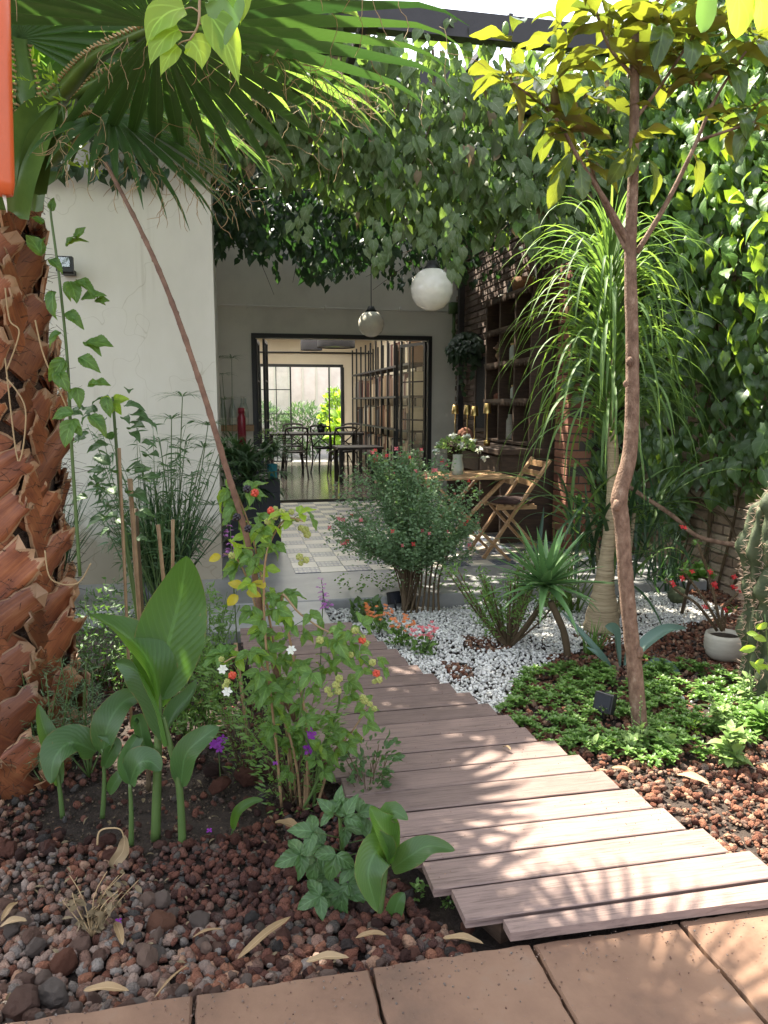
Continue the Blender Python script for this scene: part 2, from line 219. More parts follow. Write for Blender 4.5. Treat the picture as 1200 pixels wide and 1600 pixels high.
M_['magnolia'] = leafmat('magnolia_leaf', [(.035, .075, .02), (.05, .1, .025), (.07, .11, .02)], (.38, .41, .03), tr=.36, rough=.22, under=(.14, .085, .03), vein=.5, veinf=11, slant=6)
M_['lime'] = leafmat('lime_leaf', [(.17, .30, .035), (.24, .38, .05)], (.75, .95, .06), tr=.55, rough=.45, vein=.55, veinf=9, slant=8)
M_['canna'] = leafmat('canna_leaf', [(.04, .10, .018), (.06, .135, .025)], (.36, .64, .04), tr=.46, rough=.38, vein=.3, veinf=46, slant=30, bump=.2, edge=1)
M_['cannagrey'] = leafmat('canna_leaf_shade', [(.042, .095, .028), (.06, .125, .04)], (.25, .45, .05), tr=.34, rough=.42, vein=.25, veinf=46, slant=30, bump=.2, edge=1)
M_['pony'] = leafmat('ponytail_leaf', [(.06, .12, .04), (.09, .16, .05), (.13, .2, .06)], (.4, .6, .08), tr=.35, rough=.5, spec=.3, vein=.2, veinf=0, slant=30)
M_['grassd'] = leafmat('dark_grass_leaf', [(.02, .05, .022), (.035, .075, .03)], (.12, .28, .05), tr=.25, rough=.4)
M_['reed'] = leafmat('reed_leaf', [(.055, .11, .045), (.09, .16, .07)], (.2, .38, .08), tr=.25, rough=.5)
M_['salvia'] = leafmat('salvia_leaf', [(.10, .17, .075), (.15, .235, .115), (.19, .29, .16)], (.25, .45, .1), tr=.3, rough=.6)
M_['cover'] = leafmat('cover_leaf', [(.075, .145, .035), (.12, .22, .05), (.18, .29, .07)], (.3, .55, .06), tr=.3, rough=.4)
M_['palegreen'] = leafmat('pale_leaf', [(.17, .27, .08), (.28, .38, .14)], (.45, .65, .15), tr=.35, rough=.5)
M_['bramble'] = leafmat('bramble_leaf', [(.05, .12, .03), (.08, .17, .04), (.12, .22, .04)], (.5, .7, .04), tr=.42, rough=.5, under=(.1, .17, .07), vein=.5, veinf=12, slant=9, bump=.4)
M_['bluegreen'] = leafmat('bluegreen_leaf', [(.038, .085, .026), (.058, .12, .036)], (.22, .42, .06), tr=.25, rough=.5, vein=.4, veinf=12, slant=9, bump=.4)
M_['yellow'] = leafmat('yellow_leaf', [(.45, .36, .03), (.5, .42, .05)], (.8, .7, .03), tr=.5, rough=.5)
M_['agave'] = leafmat('agave_leaf', [(.08, .14, .11), (.11, .18, .14)], (.1, .2, .1), tr=.08, rough=.5)
M_['aloe'] = leafmat('aloe_leaf', [(.09, .19, .065), (.14, .27, .09)], (.15, .35, .08), tr=.12, rough=.35)
M_['feather'] = leafmat('feathery_leaf', [(.1, .17, .08), (.15, .23, .12)], (.25, .4, .12), tr=.25, rough=.6)
M_['dead'] = leafmat('dry_leaf', [(.2, .12, .055), (.3, .2, .1), (.36, .26, .15)], (.5, .35, .15), tr=.2, rough=.7, vein=.3, veinf=0, slant=40)
M_['deadbrown'] = leafmat('withered_leaf', [(.14, .1, .05), (.22, .17, .1)], (.3, .22, .1), tr=.2, rough=.8)
M_['cactus'] = pm('cactus_skin', [(.3, (.03, .045, .02)), (.6, (.065, .08, .035)), (.8, (.15, .115, .06))], scale=14, rough=.75, bump=.6)
M_['spine'] = plain('spine', (.42, .3, .22), rough=.6)
M_['red'] = leafmat('red_petal', [(.55, .02, .03), (.7, .04, .05)], (.8, .05, .05), tr=.3, rough=.5)
M_['orange'] = leafmat('orange_petal', [(.65, .16, .03), (.7, .25, .1)], (.8, .25, .05), tr=.3, rough=.5)
M_['pinkred'] = leafmat('pink_red_petal', [(.65, .08, .12), (.75, .25, .25)], (.8, .2, .2), tr=.3, rough=.5)
M_['purple'] = leafmat('purple_petal', [(.22, .01, .32), (.32, .03, .42)], (.4, .03, .5), tr=.3, rough=.45)
M_['mauve'] = leafmat('mauve_petal', [(.35, .1, .35), (.5, .2, .5)], (.6, .2, .6), tr=.3, rough=.5)
M_['white'] = leafmat('white_petal', [(.7, .72, .62), (.8, .8, .74)], (.8, .85, .6), tr=.3, rough=.6)
M_['berry'] = pm('green_berry', [(.3, (.2, .24, .05)), (.7, (.4, .4, .12))], scale=60, rough=.5, bump=.8, bscale=200)
M_['redberry'] = pm('red_berry', [(.3, (.4, .03, .02)), (.7, (.6, .1, .04))], scale=60, rough=.35, bump=.8, bscale=200)
M_['blackberry'] = plain('black_berry', (.01, .006, .012), rough=.25)
M_['orangeplastic'] = plain('orange_plastic', (.52, .09, .02), rough=.38)
M_['rustwall'] = pm('pinkish_plaster', [(.3, (.6, .53, .48)), (.7, (.78, .71, .66))], scale=3, rough=.9, bump=.4)
M_['fabricshade'] = flat('black_shade', (.02, .018, .02), rough=.9)
M_['papers'] = pm('book_spine', [(.0, (.09, .06, .05)), (.25, (.3, .22, .16)), (.45, (.4, .34, .26)), (.6, (.12, .09, .08)), (.8, (.35, .18, .12)), (1, (.55, .5, .42))], scale=3, rough=.7, bump=0, island=.95)
M_['redbottle'] = plain('dark_red_steel', (.22, .015, .03), rough=.3)
M_['bottleglass'] = pm('bottle_glass', [(.3, (.3, .33, .28)), (.7, (.5, .53, .46))], scale=5, rough=.08, bump=0)
# ---------------------------------------------------------------- mesh builder
def wloc(o):
    p = Vector((0, 0, 0))
    while o is not None: p = p + o.location; o = o.parent
    return p
class MB:
    def __init__(s): s.v = []; s.f = []; s.uv = []; s.hasuv = False
    def add(s, verts, faces, uvs=None, mat=None):
        b = len(s.v)
        if mat is not None: verts = [mat @ Vector(q) for q in verts]
        s.v.extend([tuple(q) for q in verts]); s.f.extend([tuple(i+b for i in f) for f in faces])
        if uvs: s.hasuv = True; s.uv.extend(uvs)
        else: s.uv.extend([[(.25, .5)]*len(f) for f in faces])
        return s
    def box(s, a, b, mat=None):
        x0, y0, z0 = a; x1, y1, z1 = b
        return s.add([(x0, y0, z0), (x1, y0, z0), (x1, y1, z0), (x0, y1, z0), (x0, y0, z1), (x1, y0, z1), (x1, y1, z1), (x0, y1, z1)],
              [(0, 3, 2, 1), (4, 5, 6, 7), (0, 1, 5, 4), (1, 2, 6, 5), (2, 3, 7, 6), (3, 0, 4, 7)], mat=mat)
    def cbox(s, a, b, c=.004, mat=None):        # box with chamfered top edges
        x0, y0, z0 = a; x1, y1, z1 = b
        vs = [(x0, y0, z0), (x1, y0, z0), (x1, y1, z0), (x0, y1, z0), (x0, y0, z1-c), (x1, y0, z1-c), (x1, y1, z1-c), (x0, y1, z1-c), (x0+c, y0+c, z1), (x1-c, y0+c, z1), (x1-c, y1-c, z1), (x0+c, y1-c, z1)]
        fs = [(0, 3, 2, 1), (8, 9, 10, 11)]
        for i in range(4): j = (i+1) % 4; fs += [(i, j, j+4, i+4), (i+4, j+4, j+8, i+8)]
        return s.add(vs, fs, mat=mat)
    def bar(s, p, q, wx, wy, up=Vector((0, 0, 1))):
        p = Vector(p); q = Vector(q); d = (q-p); L = d.length; d.normalize()
        x = d.cross(up); x = x.normalized() if x.length > 1e-4 else Vector((1, 0, 0)); y = x.cross(d)
        vs = [p+x*a*wx/2+y*b*wy/2 for a, b in ((-1, -1), (1, -1), (1, 1), (-1, 1))]+[q+x*a*wx/2+y*b*wy/2 for a, b in ((-1, -1), (1, -1), (1, 1), (-1, 1))]
        return s.add(vs, [(0, 1, 2, 3), (7, 6, 5, 4), (0, 4, 5, 1), (1, 5, 6, 2), (2, 6, 7, 3), (3, 7, 4, 0)])
    def tube(s, pts, rad, n=8, cap=True, wob=0):
        pts = [Vector(p) for p in pts]; m = len(pts)
        if not hasattr(rad, '__len__'): rad = [rad]*m
        vs = []; prev = None
        for i, p in enumerate(pts):
            d = (pts[min(i+1, m-1)]-pts[max(i-1, 0)]); d = d.normalized() if d.length > 1e-7 else Vector((0, 0, 1))
            if prev is None:
                x = d.cross(Vector((0, 0, 1))); x = x.normalized() if x.length > .01 else Vector((1, 0, 0))
            else: x = prev-d*prev.dot(d); x = x.normalized() if x.length > 1e-5 else d.orthogonal().normalized()
            prev = x; y = d.cross(x)
            for k in range(n):
                a = 2*math.pi*k/n; r = rad[i]*(1+(rng.uniform(-wob, wob) if wob else 0)); vs.append(p+x*math.cos(a)*r+y*math.sin(a)*r)
        fs = [(i*n+k, i*n+(k+1) % n, (i+1)*n+(k+1) % n, (i+1)*n+k) for i in range(m-1) for k in range(n)]
        if cap: fs += [tuple(range(n-1, -1, -1)), tuple((m-1)*n+k for k in range(n))]
        return s.add(vs, fs)
    def lathe(s, prof, c=(0, 0, 0), n=24):
        c = Vector(c); vs = []; m = len(prof)
        for r, z in prof:
            for k in range(n): a = 2*math.pi*k/n; vs.append(c+Vector((r*math.cos(a), r*math.sin(a), z)))
        fs = [(i*n+k, i*n+(k+1) % n, (i+1)*n+(k+1) % n, (i+1)*n+k) for i in range(m-1) for k in range(n)]
        return s.add(vs, fs)
    def ball(s, c, r, n=8, sz=1, bump=0):
        c = Vector(c); m = max(3, n//2); vs = [c+Vector((0, 0, -r*sz))]
        for i in range(1, m):
            t = math.pi*i/m
            for k in range(n): a = 2*math.pi*k/n+(i % 2)*.3; q = r*(1+(rng.uniform(-bump, bump) if bump else 0)); vs.append(c+Vector((q*math.sin(t)*math.cos(a), q*math.sin(t)*math.sin(a), -q*sz*math.cos(t))))
        vs.append(c+Vector((0, 0, r*sz))); e = len(vs)-1
        fs = [(0, 1+(k+1) % n, 1+k) for k in range(n)]+[(1+(i-1)*n+k, 1+(i-1)*n+(k+1) % n, 1+i*n+(k+1) % n, 1+i*n+k) for i in range(1, m-1) for k in range(n)]+[(e, 1+(m-2)*n+k, 1+(m-2)*n+(k+1) % n) for k in range(n)]
        return s.add(vs, fs)
    def out(s, name, mat, parent=None, kind=None, smooth=True, local=False):
        if not s.v: return None
        vv = np.array(s.v, dtype=np.float64)
        if parent is not None and not local: o0 = np.array(wloc(parent))
        elif parent is None and not local: mn = vv.min(0); mxx = vv.max(0); o0 = np.array([(mn[0]+mxx[0])/2, (mn[1]+mxx[1])/2, mn[2]])
        else: o0 = np.zeros(3)
        vv = vv-o0
        me = bpy.data.meshes.new(name); me.from_pydata(vv.tolist(), [], s.f)
        if s.hasuv:
            ul = me.uv_layers.new(name='UVMap'); ul.data.foreach_set('uv', [c for f in s.uv for q in f for c in q])
        if smooth: me.polygons.foreach_set('use_smooth', [True]*len(me.polygons))
        me.materials.append(M_[mat] if isinstance(mat, str) else mat)
        o = bpy.data.objects.new(name, me); C.objects.link(o); o.parent = parent
        if parent is None: o.location = o0
        if kind: o['kind'] = kind
        return o
def tag(o, label, cat, group=None):
    o['label'] = label; o['category'] = cat
    if group: o['group'] = group
    return o
def thing(name, label, cat, loc, group=None, rz=0):
    o = bpy.data.objects.new(name, None); o.empty_display_size = .05; C.objects.link(o); o.location = loc; o.rotation_euler = (0, 0, rz)
    return tag(o, label, cat, group)
def copy_tree(o, parent=None):
    kids = [k for k in bpy.data.objects if k.parent == o]
    c = o.copy(); C.objects.link(c)
    if parent is not None: c.parent = parent
    for k in kids: copy_tree(k, c)
    return c
def recopy(src, loc, rz, label, group=None):
    c = copy_tree(src); c.location = loc; c.rotation_euler = (0, 0, rz); c['label'] = label
    if group: c['group'] = group
    return c
# ---------------------------------------------------------------- leaves
def prof(kind, t):
    if kind == 'heart': return (math.sin(math.pi*min(1, t*.9+.16))**.8)*(1-t**3*.75) if t < 1 else 0
    if kind == 'oval': return math.sin(math.pi*t)**.75 if 0 < t < 1 else 0
    if kind == 'ovate': return (math.sin(math.pi*t**.72)**.85) if 0 < t < 1 else 0
    if kind == 'obov': return (math.sin(math.pi*t**1.4)**.8) if 0 < t < 1 else 0
    if kind == 'lance': return (math.sin(math.pi*t**.6)**1.1) if 0 < t < 1 else 0
    if kind == 'strap': return min(1, t*8+.55)*(1-t**4) if t < 1 else 0
    if kind == 'spike': return (1-t)**.8
    return 1
def leaf_tpl(kind='oval', wd=.5, n=5, fold=.18, droop=.25, serr=0, cross=1, wave=0, seed=0):
    """unit-length leaf from the origin along +Y, upper side +Z"""
    r_ = random.Random(seed); vs = []; uv = []; fs = []; uvs = []; K = 2*cross+1
    for i in range(n+1):
        t = i/n; hw = wd/2*prof(kind, t)
        if serr and i % 2: hw *= 1-serr
        y = t*(1-.12*droop*t); z = -droop*t*t*.6+math.sin(t*2.6)*.04
        for k in range(-cross, cross+1):
            u = k/cross; wv = wave*math.sin(t*11+k*2+seed)*abs(u)
            vs.append((u*hw, y-(.02*abs(u) if kind == 'heart' and i == 0 else 0)-(.12*abs(u) if kind == 'heart' and i == 0 else 0), z+fold*abs(u)**1.3*hw*1.2+wv*.05)); uv.append((.5+u*.5, t))
    for i in range(n):
        for k in range(K-1):
            a = i*K+k; q = (a, a+1, a+K+1, a+K); fs.append(q); uvs.append([uv[j] for j in q])
    return vs, fs, uvs
def tpl_mesh(tpl, mat):
    m = MB(); m.add(*tpl); me = bpy.data.meshes.new('leaf'); me.from_pydata(m.v, [], m.f)
    ul = me.uv_layers.new(name='UVMap'); ul.data.foreach_set('uv', [c for f in m.uv for q in f for c in q]); me.polygons.foreach_set('use_smooth', [True]*len(me.polygons)); me.materials.append(M_[mat]); return me
def lmat(p, d, up, size, wscale=1):
    """matrix placing a unit leaf at p growing along d with its face towards up"""
    d = Vector(d).normalized(); x = d.cross(Vector(up)); x = x.normalized() if x.length > 1e-3 else d.orthogonal().normalized(); z = x.cross(d)
    return Matrix(((x.x*size*wscale, d.x*size, z.x*size, p[0]), (x.y*size*wscale, d.y*size, z.y*size, p[1]), (x.z*size*wscale, d.z*size, z.z*size, p[2]), (0, 0, 0, 1)))
def scatter(parent, tpls, mat, tfs, limit, part='leaf', stuff='foliage'):
    base = wloc(parent)
    def key(m):
        p = m.translation; x, y, z = proj(p); s = m.col[1].to_3d().length
        return -(s/max(z, .1))*(1 if -40 < x < 1240 and -40 < y < 1640 and z > .1 else .01)
    tfs = sorted(tfs, key=key); meshes = [tpl_mesh(t, mat) for t in tpls] if limit else []
    T0 = Matrix.Translation(-base)
    for m in tfs[:limit]:
        o = bpy.data.objects.new(part, rng.choice(meshes)); C.objects.link(o); o.parent = parent; o.matrix_local = T0 @ m
    rest = tfs[limit:]
    if rest:
        mb = MB(); arrs = [(np.array(t[0]), t[1], t[2]) for t in tpls]
        for m in rest:
            a, f, uv = rng.choice(arrs); mm = np.array(m); b = len(mb.v)
            v = a@mm[:3, :3].T+mm[:3, 3]; mb.v.extend(map(tuple, v.tolist())); mb.f.extend([tuple(i+b for i in q) for q in f]); mb.uv.extend(uv)
        mb.hasuv = True; mb.out(stuff, mat, parent, kind='stuff' if len(rest) > 40 or limit else None)
def blade(mb, p, d, L, w_, grav=.3, fold=.25, kind='strap', n=8, cross=1, tw=0, hint=None):
    p = Vector(p); d = Vector(d).normalized(); vs = []; uv = []; K = 2*cross+1; fs = []; uvs = []; side = None
    for i in range(n+1):
        t = i/n; up = Vector(hint) if hint is not None else Vector((0, 0, 1))
        s = d.cross(up)
        if s.length < .05: s = side or d.orthogonal()
        s.normalize()
        if side is not None and s.dot(side) < 0 and hint is None: s = -s
        side = s; nn = s.cross(d)
        if tw: s = (s*math.cos(tw*t)+nn*math.sin(tw*t)); nn = s.cross(d)
        hw = w_/2*prof(kind, t)
        for k in range(-cross, cross+1):
            u = k/cross; vs.append(p+s*u*hw+nn*abs(u)*fold*hw); uv.append((.5+u*.5, t))
        p = p+d*(L/n); d = (d+Vector((0, 0, -grav*(.3+t)*2.6/n))).normalized()
    for i in range(n):
        for k in range(K-1): a = i*K+k; q = (a, a+1, a+K+1, a+K); fs.append(q); uvs.append([uv[j] for j in q])
    mb.add(vs, fs, uvs); return p
def bez(pts, n):
    """smooth polyline through points"""
    pts = [Vector(p) for p in pts]; out = []; m = len(pts)
    for i in range(m-1):
        p0 = pts[max(i-1, 0)]; p1 = pts[i]; p2 = pts[i+1]; p3 = pts[min(i+2, m-1)]
        for j in range(n):
            t = j/n; out.append(.5*((2*p1)+(p2-p0)*t+(2*p0-5*p1+4*p2-p3)*t*t+(3*p1-p0-3*p2+p3)*t**3))
    out.append(pts[-1]); return out
def bigleaf(parent, pts, wd, face, mat='canna', kind='ovate', n=16, cross=4, fold=.35, ruffle=.04, name='leaf', prof_fn=None):
    """a large leaf whose midrib follows pts; face = direction its upper side looks"""
    c = bez(pts, max(2, n//(len(pts)-1))); m = len(c)-1; vs = []; uv = []; fs = []; uvs = []; K = 2*cross+1; face = Vector(face); ph = U(0, 6)
    for i, p in enumerate(c):
        t = i/m; d = (c[min(i+1, m)]-c[max(i-1, 0)]).normalized(); s = d.cross(face); s = s.normalized() if s.length > .02 else d.orthogonal().normalized(); nn = s.cross(d); hw = wd/2*prof(kind, t)
        for k in range(-cross, cross+1):
            u = k/cross; vs.append(p+s*u*hw*(1-.12*fold*abs(u))+nn*(fold*hw*abs(u)**1.4+ruffle*wd*math.sin(t*13+ph+(1.7 if u > 0 else 0))*u*u)); uv.append((.5+u*.5, t))
    for i in range(m):
        for k in range(K-1): a = i*K+k; q = (a, a+1, a+K+1, a+K); fs.append(q); uvs.append([uv[j] for j in q])
    mb = MB(); mb.add(vs, fs, uvs); return mb.out(name, mat, parent)
def stem(parent, pts, r0, r1, mat, name='stem', n=8, sm=5, wob=0, knots=0):
    c = bez(pts, sm); m = len(c)-1; mb = MB(); rr = [(r0+(r1-r0)*i/m)*(1+(knots*rng.random() if knots else 0)) for i in range(m+1)]
    mb.tube(c, rr, n, wob=wob); return mb.out(name, mat, parent)
TP = {
 'ivy': [leaf_tpl('heart', .78, 5, .25, .3+.25*i, seed=i) for i in range(4)],
 'oval': [leaf_tpl('oval', .5, 4, .25, .2+.2*i, seed=i) for i in range(3)],
 'lance': [leaf_tpl('lance', .28, 4, .2, .2+.2*i, seed=i) for i in range(3)],
 'mag': [leaf_tpl('obov', .42, 9, .3, .15+.25*i, cross=2, wave=.9, seed=i) for i in range(5)],
 'serr': [leaf_tpl('ovate', .60, 18, .3, .2+.25*i, serr=.08, cross=2, wave=.9, seed=i) for i in range(4)],
 'tiny': [leaf_tpl('oval', .62, 2, .25, .2, seed=i) for i in range(2)],
 'petal': [leaf_tpl('obov', .6, 3, .3, .3, seed=i) for i in range(2)],
 'needle': [leaf_tpl('lance', .14, 2, .1, .25, seed=i) for i in range(2)],
 'narrow': [leaf_tpl('lance', .13, 5, .15, .5+.3*i, seed=i) for i in range(3)],
}
def rdir(zlo=-1, zhi=1):
    a = U(0, 2*math.pi); z = U(zlo, zhi); r = math.sqrt(max(0, 1-z*z)); return Vector((r*math.cos(a), r*math.sin(a), z))
# ================================================================= SETTING
def struct(mb, name, mat, **k): o = mb.out(name, mat, None, kind='structure', **k); return o
def ground_z(x, y): return .012*math.sin(x*5.1+1)*math.cos(y*4.3)+.008*math.sin(x*11+y*9)
def soil():
    mb = MB(); nx, ny = 90, 80; xs = [-3+i*7./nx for i in range(nx+1)]; ys = [.0+j*6/ny for j in range(ny+1)]
    vs = [(x, y, ground_z(x, y)-.01+(-.02 if y < 1.7 else 0)+U(-.004, .004)) for y in ys for x in xs]
    mb.add(vs, [(j*(nx+1)+i, j*(nx+1)+i+1, (j+1)*(nx+1)+i+1, (j+1)*(nx+1)+i) for j in range(ny) for i in range(nx)])
    mb.add([(-60, -60, -.05), (60, -60, -.05), (60, 90, -.05), (-60, 90, -.05)], [(0, 1, 2, 3)])
    return struct(mb, 'ground', 'soil')
ground = soil()
# terracotta paving, each slab a piece
mb = MB(); mb.box((-2.6, -1.5, -.04), (4.2, 1.615, .02)); paving = struct(mb, 'paving', 'mortar')
xs = [-.928, -.517, -.106, .305, .715, 1.125, 1.535, 1.945]
for j in range(4):
    y1 = 1.645-j*.41; y0 = y1-.402
    for i in range(len(xs)-1):
        if j > 2 and i < 1: continue
        mb = MB(); dx = .0045; dz = U(-.0035, .0035); n = 14; a = xs[i]+dx; b = xs[i+1]-dx; z = .06+dz; rim = []
        for k in range(n): rim.append((a+(b-a)*k/n, y0+U(-.002, .002)))
        for k in range(n): rim.append((b+U(-.0025, .0025), y0+(y1-y0)*k/n))
        for k in range(n): rim.append((b-(b-a)*k/n, y1+U(-.004, .003)))
        for k in range(n): rim.append((a+U(-.0025, .0025), y1-(y1-y0)*k/n))
        m = len(rim); c = ((a+b)/2, (y0+y1)/2); vs = [(x, y, -.005) for x, y in rim]+[(x, y, z-.006) for x, y in rim]+[(c[0]+(x-c[0])*.975, c[1]+(y-c[1])*.975, z) for x, y in rim]
        fs = [(q, (q+1) % m, m+(q+1) % m, m+q) for q in range(m)]+[(m+q, m+(q+1) % m, 2*m+(q+1) % m, 2*m+q) for q in range(m)]+[tuple(range(2*m, 3*m))]
        mb.add(vs, fs); mb.out('paving_slab', 'terra', paving, smooth=False)
# boardwalk: joists (structure) with every plank a piece
RE = [(1.60, 1.50), (1.84, 1.47), (1.97, 1.43), (2.11, 1.36), (2.24, 1.33), (2.39, 1.3), (2.52, 1.265), (2.65, 1.22), (2.78, 1.175), (2.92, 1.135), (3.07, 1.09), (3.21, 1.05), (3.33, 1.), (3.47, .97), (3.62, .92), (3.75, .89), (3.88, .87), (4.01, .84), (4.28, .75), (4.5, .70)]
LE = [(1.60, .655), (1.70, .60), (1.84, .535), (1.97, .50), (2.11, .44), (2.24, .40), (2.44, .36), (2.71, .30), (3.3, .14), (4.0, .06), (4.5, .04)]
def ip(tab, y):
    if y <= tab[0][0]: return tab[0][1]
    for (a, b), (c, d) in zip(tab, tab[1:]):
        if y <= c: return b+(d-b)*(y-a)/(c-a)
    return tab[-1][1]
mb = MB()
for off in (.1, .5, .9):
    pts = [(ip(LE, y)*(1-off)+ip(RE, y)*off, y) for y in (1.72, 2.2, 2.8, 3.4, 4.0, 4.38)]
    for p, q in zip(pts, pts[1:]): mb.bar((p[0], p[1], .045), (q[0], q[1], .045), .045, .06)
path = struct(mb, 'boardwalk_path', 'darkwood', smooth=False)
for k in range(20):
    y0 = 1.706+k*.1362; y1 = y0+.1275
    x0 = ip(LE, (y0+y1)/2)+U(-.006, .006); x1 = ip(RE, y1)+U(-.015, .012)-.008
    rz = U(-.004, .004); cx, cy = (x0+x1)/2, (y0+y1)/2; zt = U(-.0018, .0018); mb = MB(); c = .0022; hx = (x1-x0)/2; hy = (y1-y0)/2
    # grooved edge section swept along the plank
    sec = [(-hy, .077), (-hy, .081), (-hy+.011, .082), (-hy+.011, .0955), (-hy, .0965), (-hy, .1-c), (-hy+c, .1), (0, .1004), (hy-c, .1), (hy, .1-c), (hy, .078)]
    vs = [(s*hx, y, z+zt) for s in (-1, 1) for y, z in sec]; q = len(sec)
    mb.add(vs, [(i, (i+1) % q, q+(i+1) % q, q+i) for i in range(q)]+[tuple(range(q)), tuple(range(2*q-1, q-1, -1))], mat=Matrix.Translation((cx, cy, 0)) @ Matrix.Rotation(rz, 4, 'Z'))
    mb.out('plank', 'plank', path, smooth=False)
mb = MB(); mb.add([(.66, 1.648, .07), (1.62, 1.628, .07), (1.62, 1.699, .07), (.66, 1.699, .07), (.66, 1.648, .094), (1.62, 1.628, .094), (1.62, 1.699, .094), (.66, 1.699, .094)], [(0, 3, 2, 1), (4, 5, 6, 7), (0, 1, 5, 4), (1, 2, 6, 5), (2, 3, 7, 6), (3, 0, 4, 7)])
mb.out('plank', 'plank', path, smooth=False)
# walkway and patio slab
mb = MB(); mb.cbox((-3, 5.02, -.04), (3.5, 10.16, .088), .008); mb.cbox((-.6, 4.44, -.04), (.60, 5.017, .084), .008); patio = struct(mb, 'patio_floor', 'concrete', smooth=False)
for i in range(13):
    for j in range(21):
        x = .50+i*.2045; y = 5.86+j*.2045; mb = MB(); mb.cbox((-.101, -.101, -.01), (.101, .101, .004), .001)
        o = mb.out('floor_tile', 'cream_tile' if (i+j) % 2 else 'pattern_tile', patio, smooth=False, local=True) if (i, j) in ((0, 0), (0, 1)) else None
        if o is None: o = bpy.data.objects.new('floor_tile', tile_me[(i+j) % 2]); C.objects.link(o); o.parent = patio
        else:
            if (i, j) == (0, 0): tile_me = {0: o.data}
            else: tile_me[1] = o.data
        if j == 0 and i == 0: tile_me.setdefault(1, o.data)
        pl = patio.location; o.location = (x+.1-pl.x, y+.1-pl.y, .0885+U(-.0006, .0006)-pl.z)
for o in patio.children:      # first row was laid before both tile kinds existed
    pass
# ================================================================= STONES
def rockmesh(seed, sub=1, flatz=.75):
    r_ = random.Random(seed); t = (1+5**.5)/2
    v = [Vector(p).normalized() for p in [(-1, t, 0), (1, t, 0), (-1, -t, 0), (1, -t, 0), (0, -1, t), (0, 1, t), (0, -1, -t), (0, 1, -t), (t, 0, -1), (t, 0, 1), (-t, 0, -1), (-t, 0, 1)]]
    f = [(0, 11, 5), (0, 5, 1), (0, 1, 7), (0, 7, 10), (0, 10, 11), (1, 5, 9), (5, 11, 4), (11, 10, 2), (10, 7, 6), (7, 1, 8), (3, 9, 4), (3, 4, 2), (3, 2, 6), (3, 6, 8), (3, 8, 9), (4, 9, 5), (2, 4, 11), (6, 2, 10), (8, 6, 7), (9, 8, 1)]
    for _ in range(sub):
        mp = {}; nf = []
        def mid(a, b):
            k = (min(a, b), max(a, b))
            if k not in mp: mp[k] = len(v); v.append(((v[a]+v[b])/2).normalized())
            return mp[k]
        for a, b, c in f: x, y, z = mid(a, b), mid(b, c), mid(c, a); nf += [(a, x, z), (b, y, x), (c, z, y), (x, y, z)]
        f = nf
    ax = [r_.uniform(.75, 1.15), r_.uniform(.6, 1), r_.uniform(.5, .85)*flatz/.75]
    cuts = [(rdirr(r_), r_.uniform(.6, .9)) for _ in range(7)]; out = []
    for p in v:
        k = 1
        for d, c in cuts:
            q = p.dot(d)*k
            if q > c: k *= c/q
        k *= 1+r_.uniform(-.09, .09) if sub else 1+r_.uniform(-.15, .15); out.append((p.x*k*ax[0], p.y*k*ax[1], p.z*k*ax[2]))
    return np.array(out), np.array(f)
def rdirr(r_): a = r_.uniform(0, 6.283); z = r_.uniform(-1, 1); q = math.sqrt(1-z*z); return Vector((q*math.cos(a), q*math.sin(a), z))
ROCK0 = [rockmesh(i, 0) for i in range(8)]; ROCK1 = [rockmesh(50+i, 1) for i in range(8)]; ROCK2 = [rockmesh(90+i, 2) for i in range(8)]
def stones_stuff(items, name, mat, parent, lib=None):
    """items: list of (x,y,z,r)"""
    lib = lib or ROCK1; V_ = []; F_ = []; b = 0
    for x, y, z, r in items:
        v, f = lib[rng.randrange(len(lib))]; q = Quaternion((U(-1, 1), U(-.4, .4), U(-.4, .4), U(-1, 1))).normalized(); m = np.array(q.to_matrix())
        V_.append(v@m.T*r+np.array((x, y, z))); F_.append(f+b); b += len(v)
    if not V_: return None
    V_ = np.concatenate(V_)-np.array(wloc(parent)); F_ = np.concatenate(F_); me = bpy.data.meshes.new(name)
    me.vertices.add(len(V_)); me.vertices.foreach_set('co', V_.ravel()); me.loops.add(F_.size); me.loops.foreach_set('vertex_index', F_.ravel().astype(np.int32))
    me.polygons.add(len(F_)); me.polygons.foreach_set('loop_start', np.arange(0, F_.size, 3, dtype=np.int32)); me.update(calc_edges=True)
    me.materials.append(M_[mat]); o = bpy.data.objects.new(name, me); C.objects.link(o); o.parent = parent; o['kind'] = 'stuff'; return o
def stones_parts(items, name, mat, parent, lib=None):
    lib = lib or ROCK2; base = wloc(parent); ms = []
    for v, f in lib:
        me = bpy.data.meshes.new(name); me.from_pydata(v.tolist(), [], f.tolist()); me.materials.append(M_[mat]); ms.append(me)
    for x, y, z, r in items:
        o = bpy.data.objects.new(name, rng.choice(ms)); C.objects.link(o); o.parent = parent; o.location = Vector((x, y, z))-base; o.scale = (r, r, r); o.rotation_euler = (U(-.5, .5), U(-.5, .5), U(0, 6.28))
def on_path(x, y): return 1.6 < y < 4.45 and ip(LE, y)-.015 < x < ip(RE, y)+.01
def in_pebbles(x, y):
    if on_path(x, y) or y > 5.0 or y < 3.1: return False
    if y > 4.42 and x > .62 and x < 3.3: return True
    e = ip([(3.1, 1.15), (3.3, 1.28), (3.6, 1.5), (3.9, 1.95), (4.1, 2.7), (4.42, 3.2)], y)
    return ip(RE, y) < x < e
PEB_IN = lambda x, y: in_pebbles(x, y)
lavaL, lavaD, lavaT, peb, big = [], [], [], [], []
def bedz(x, y): return ground_z(x, y)
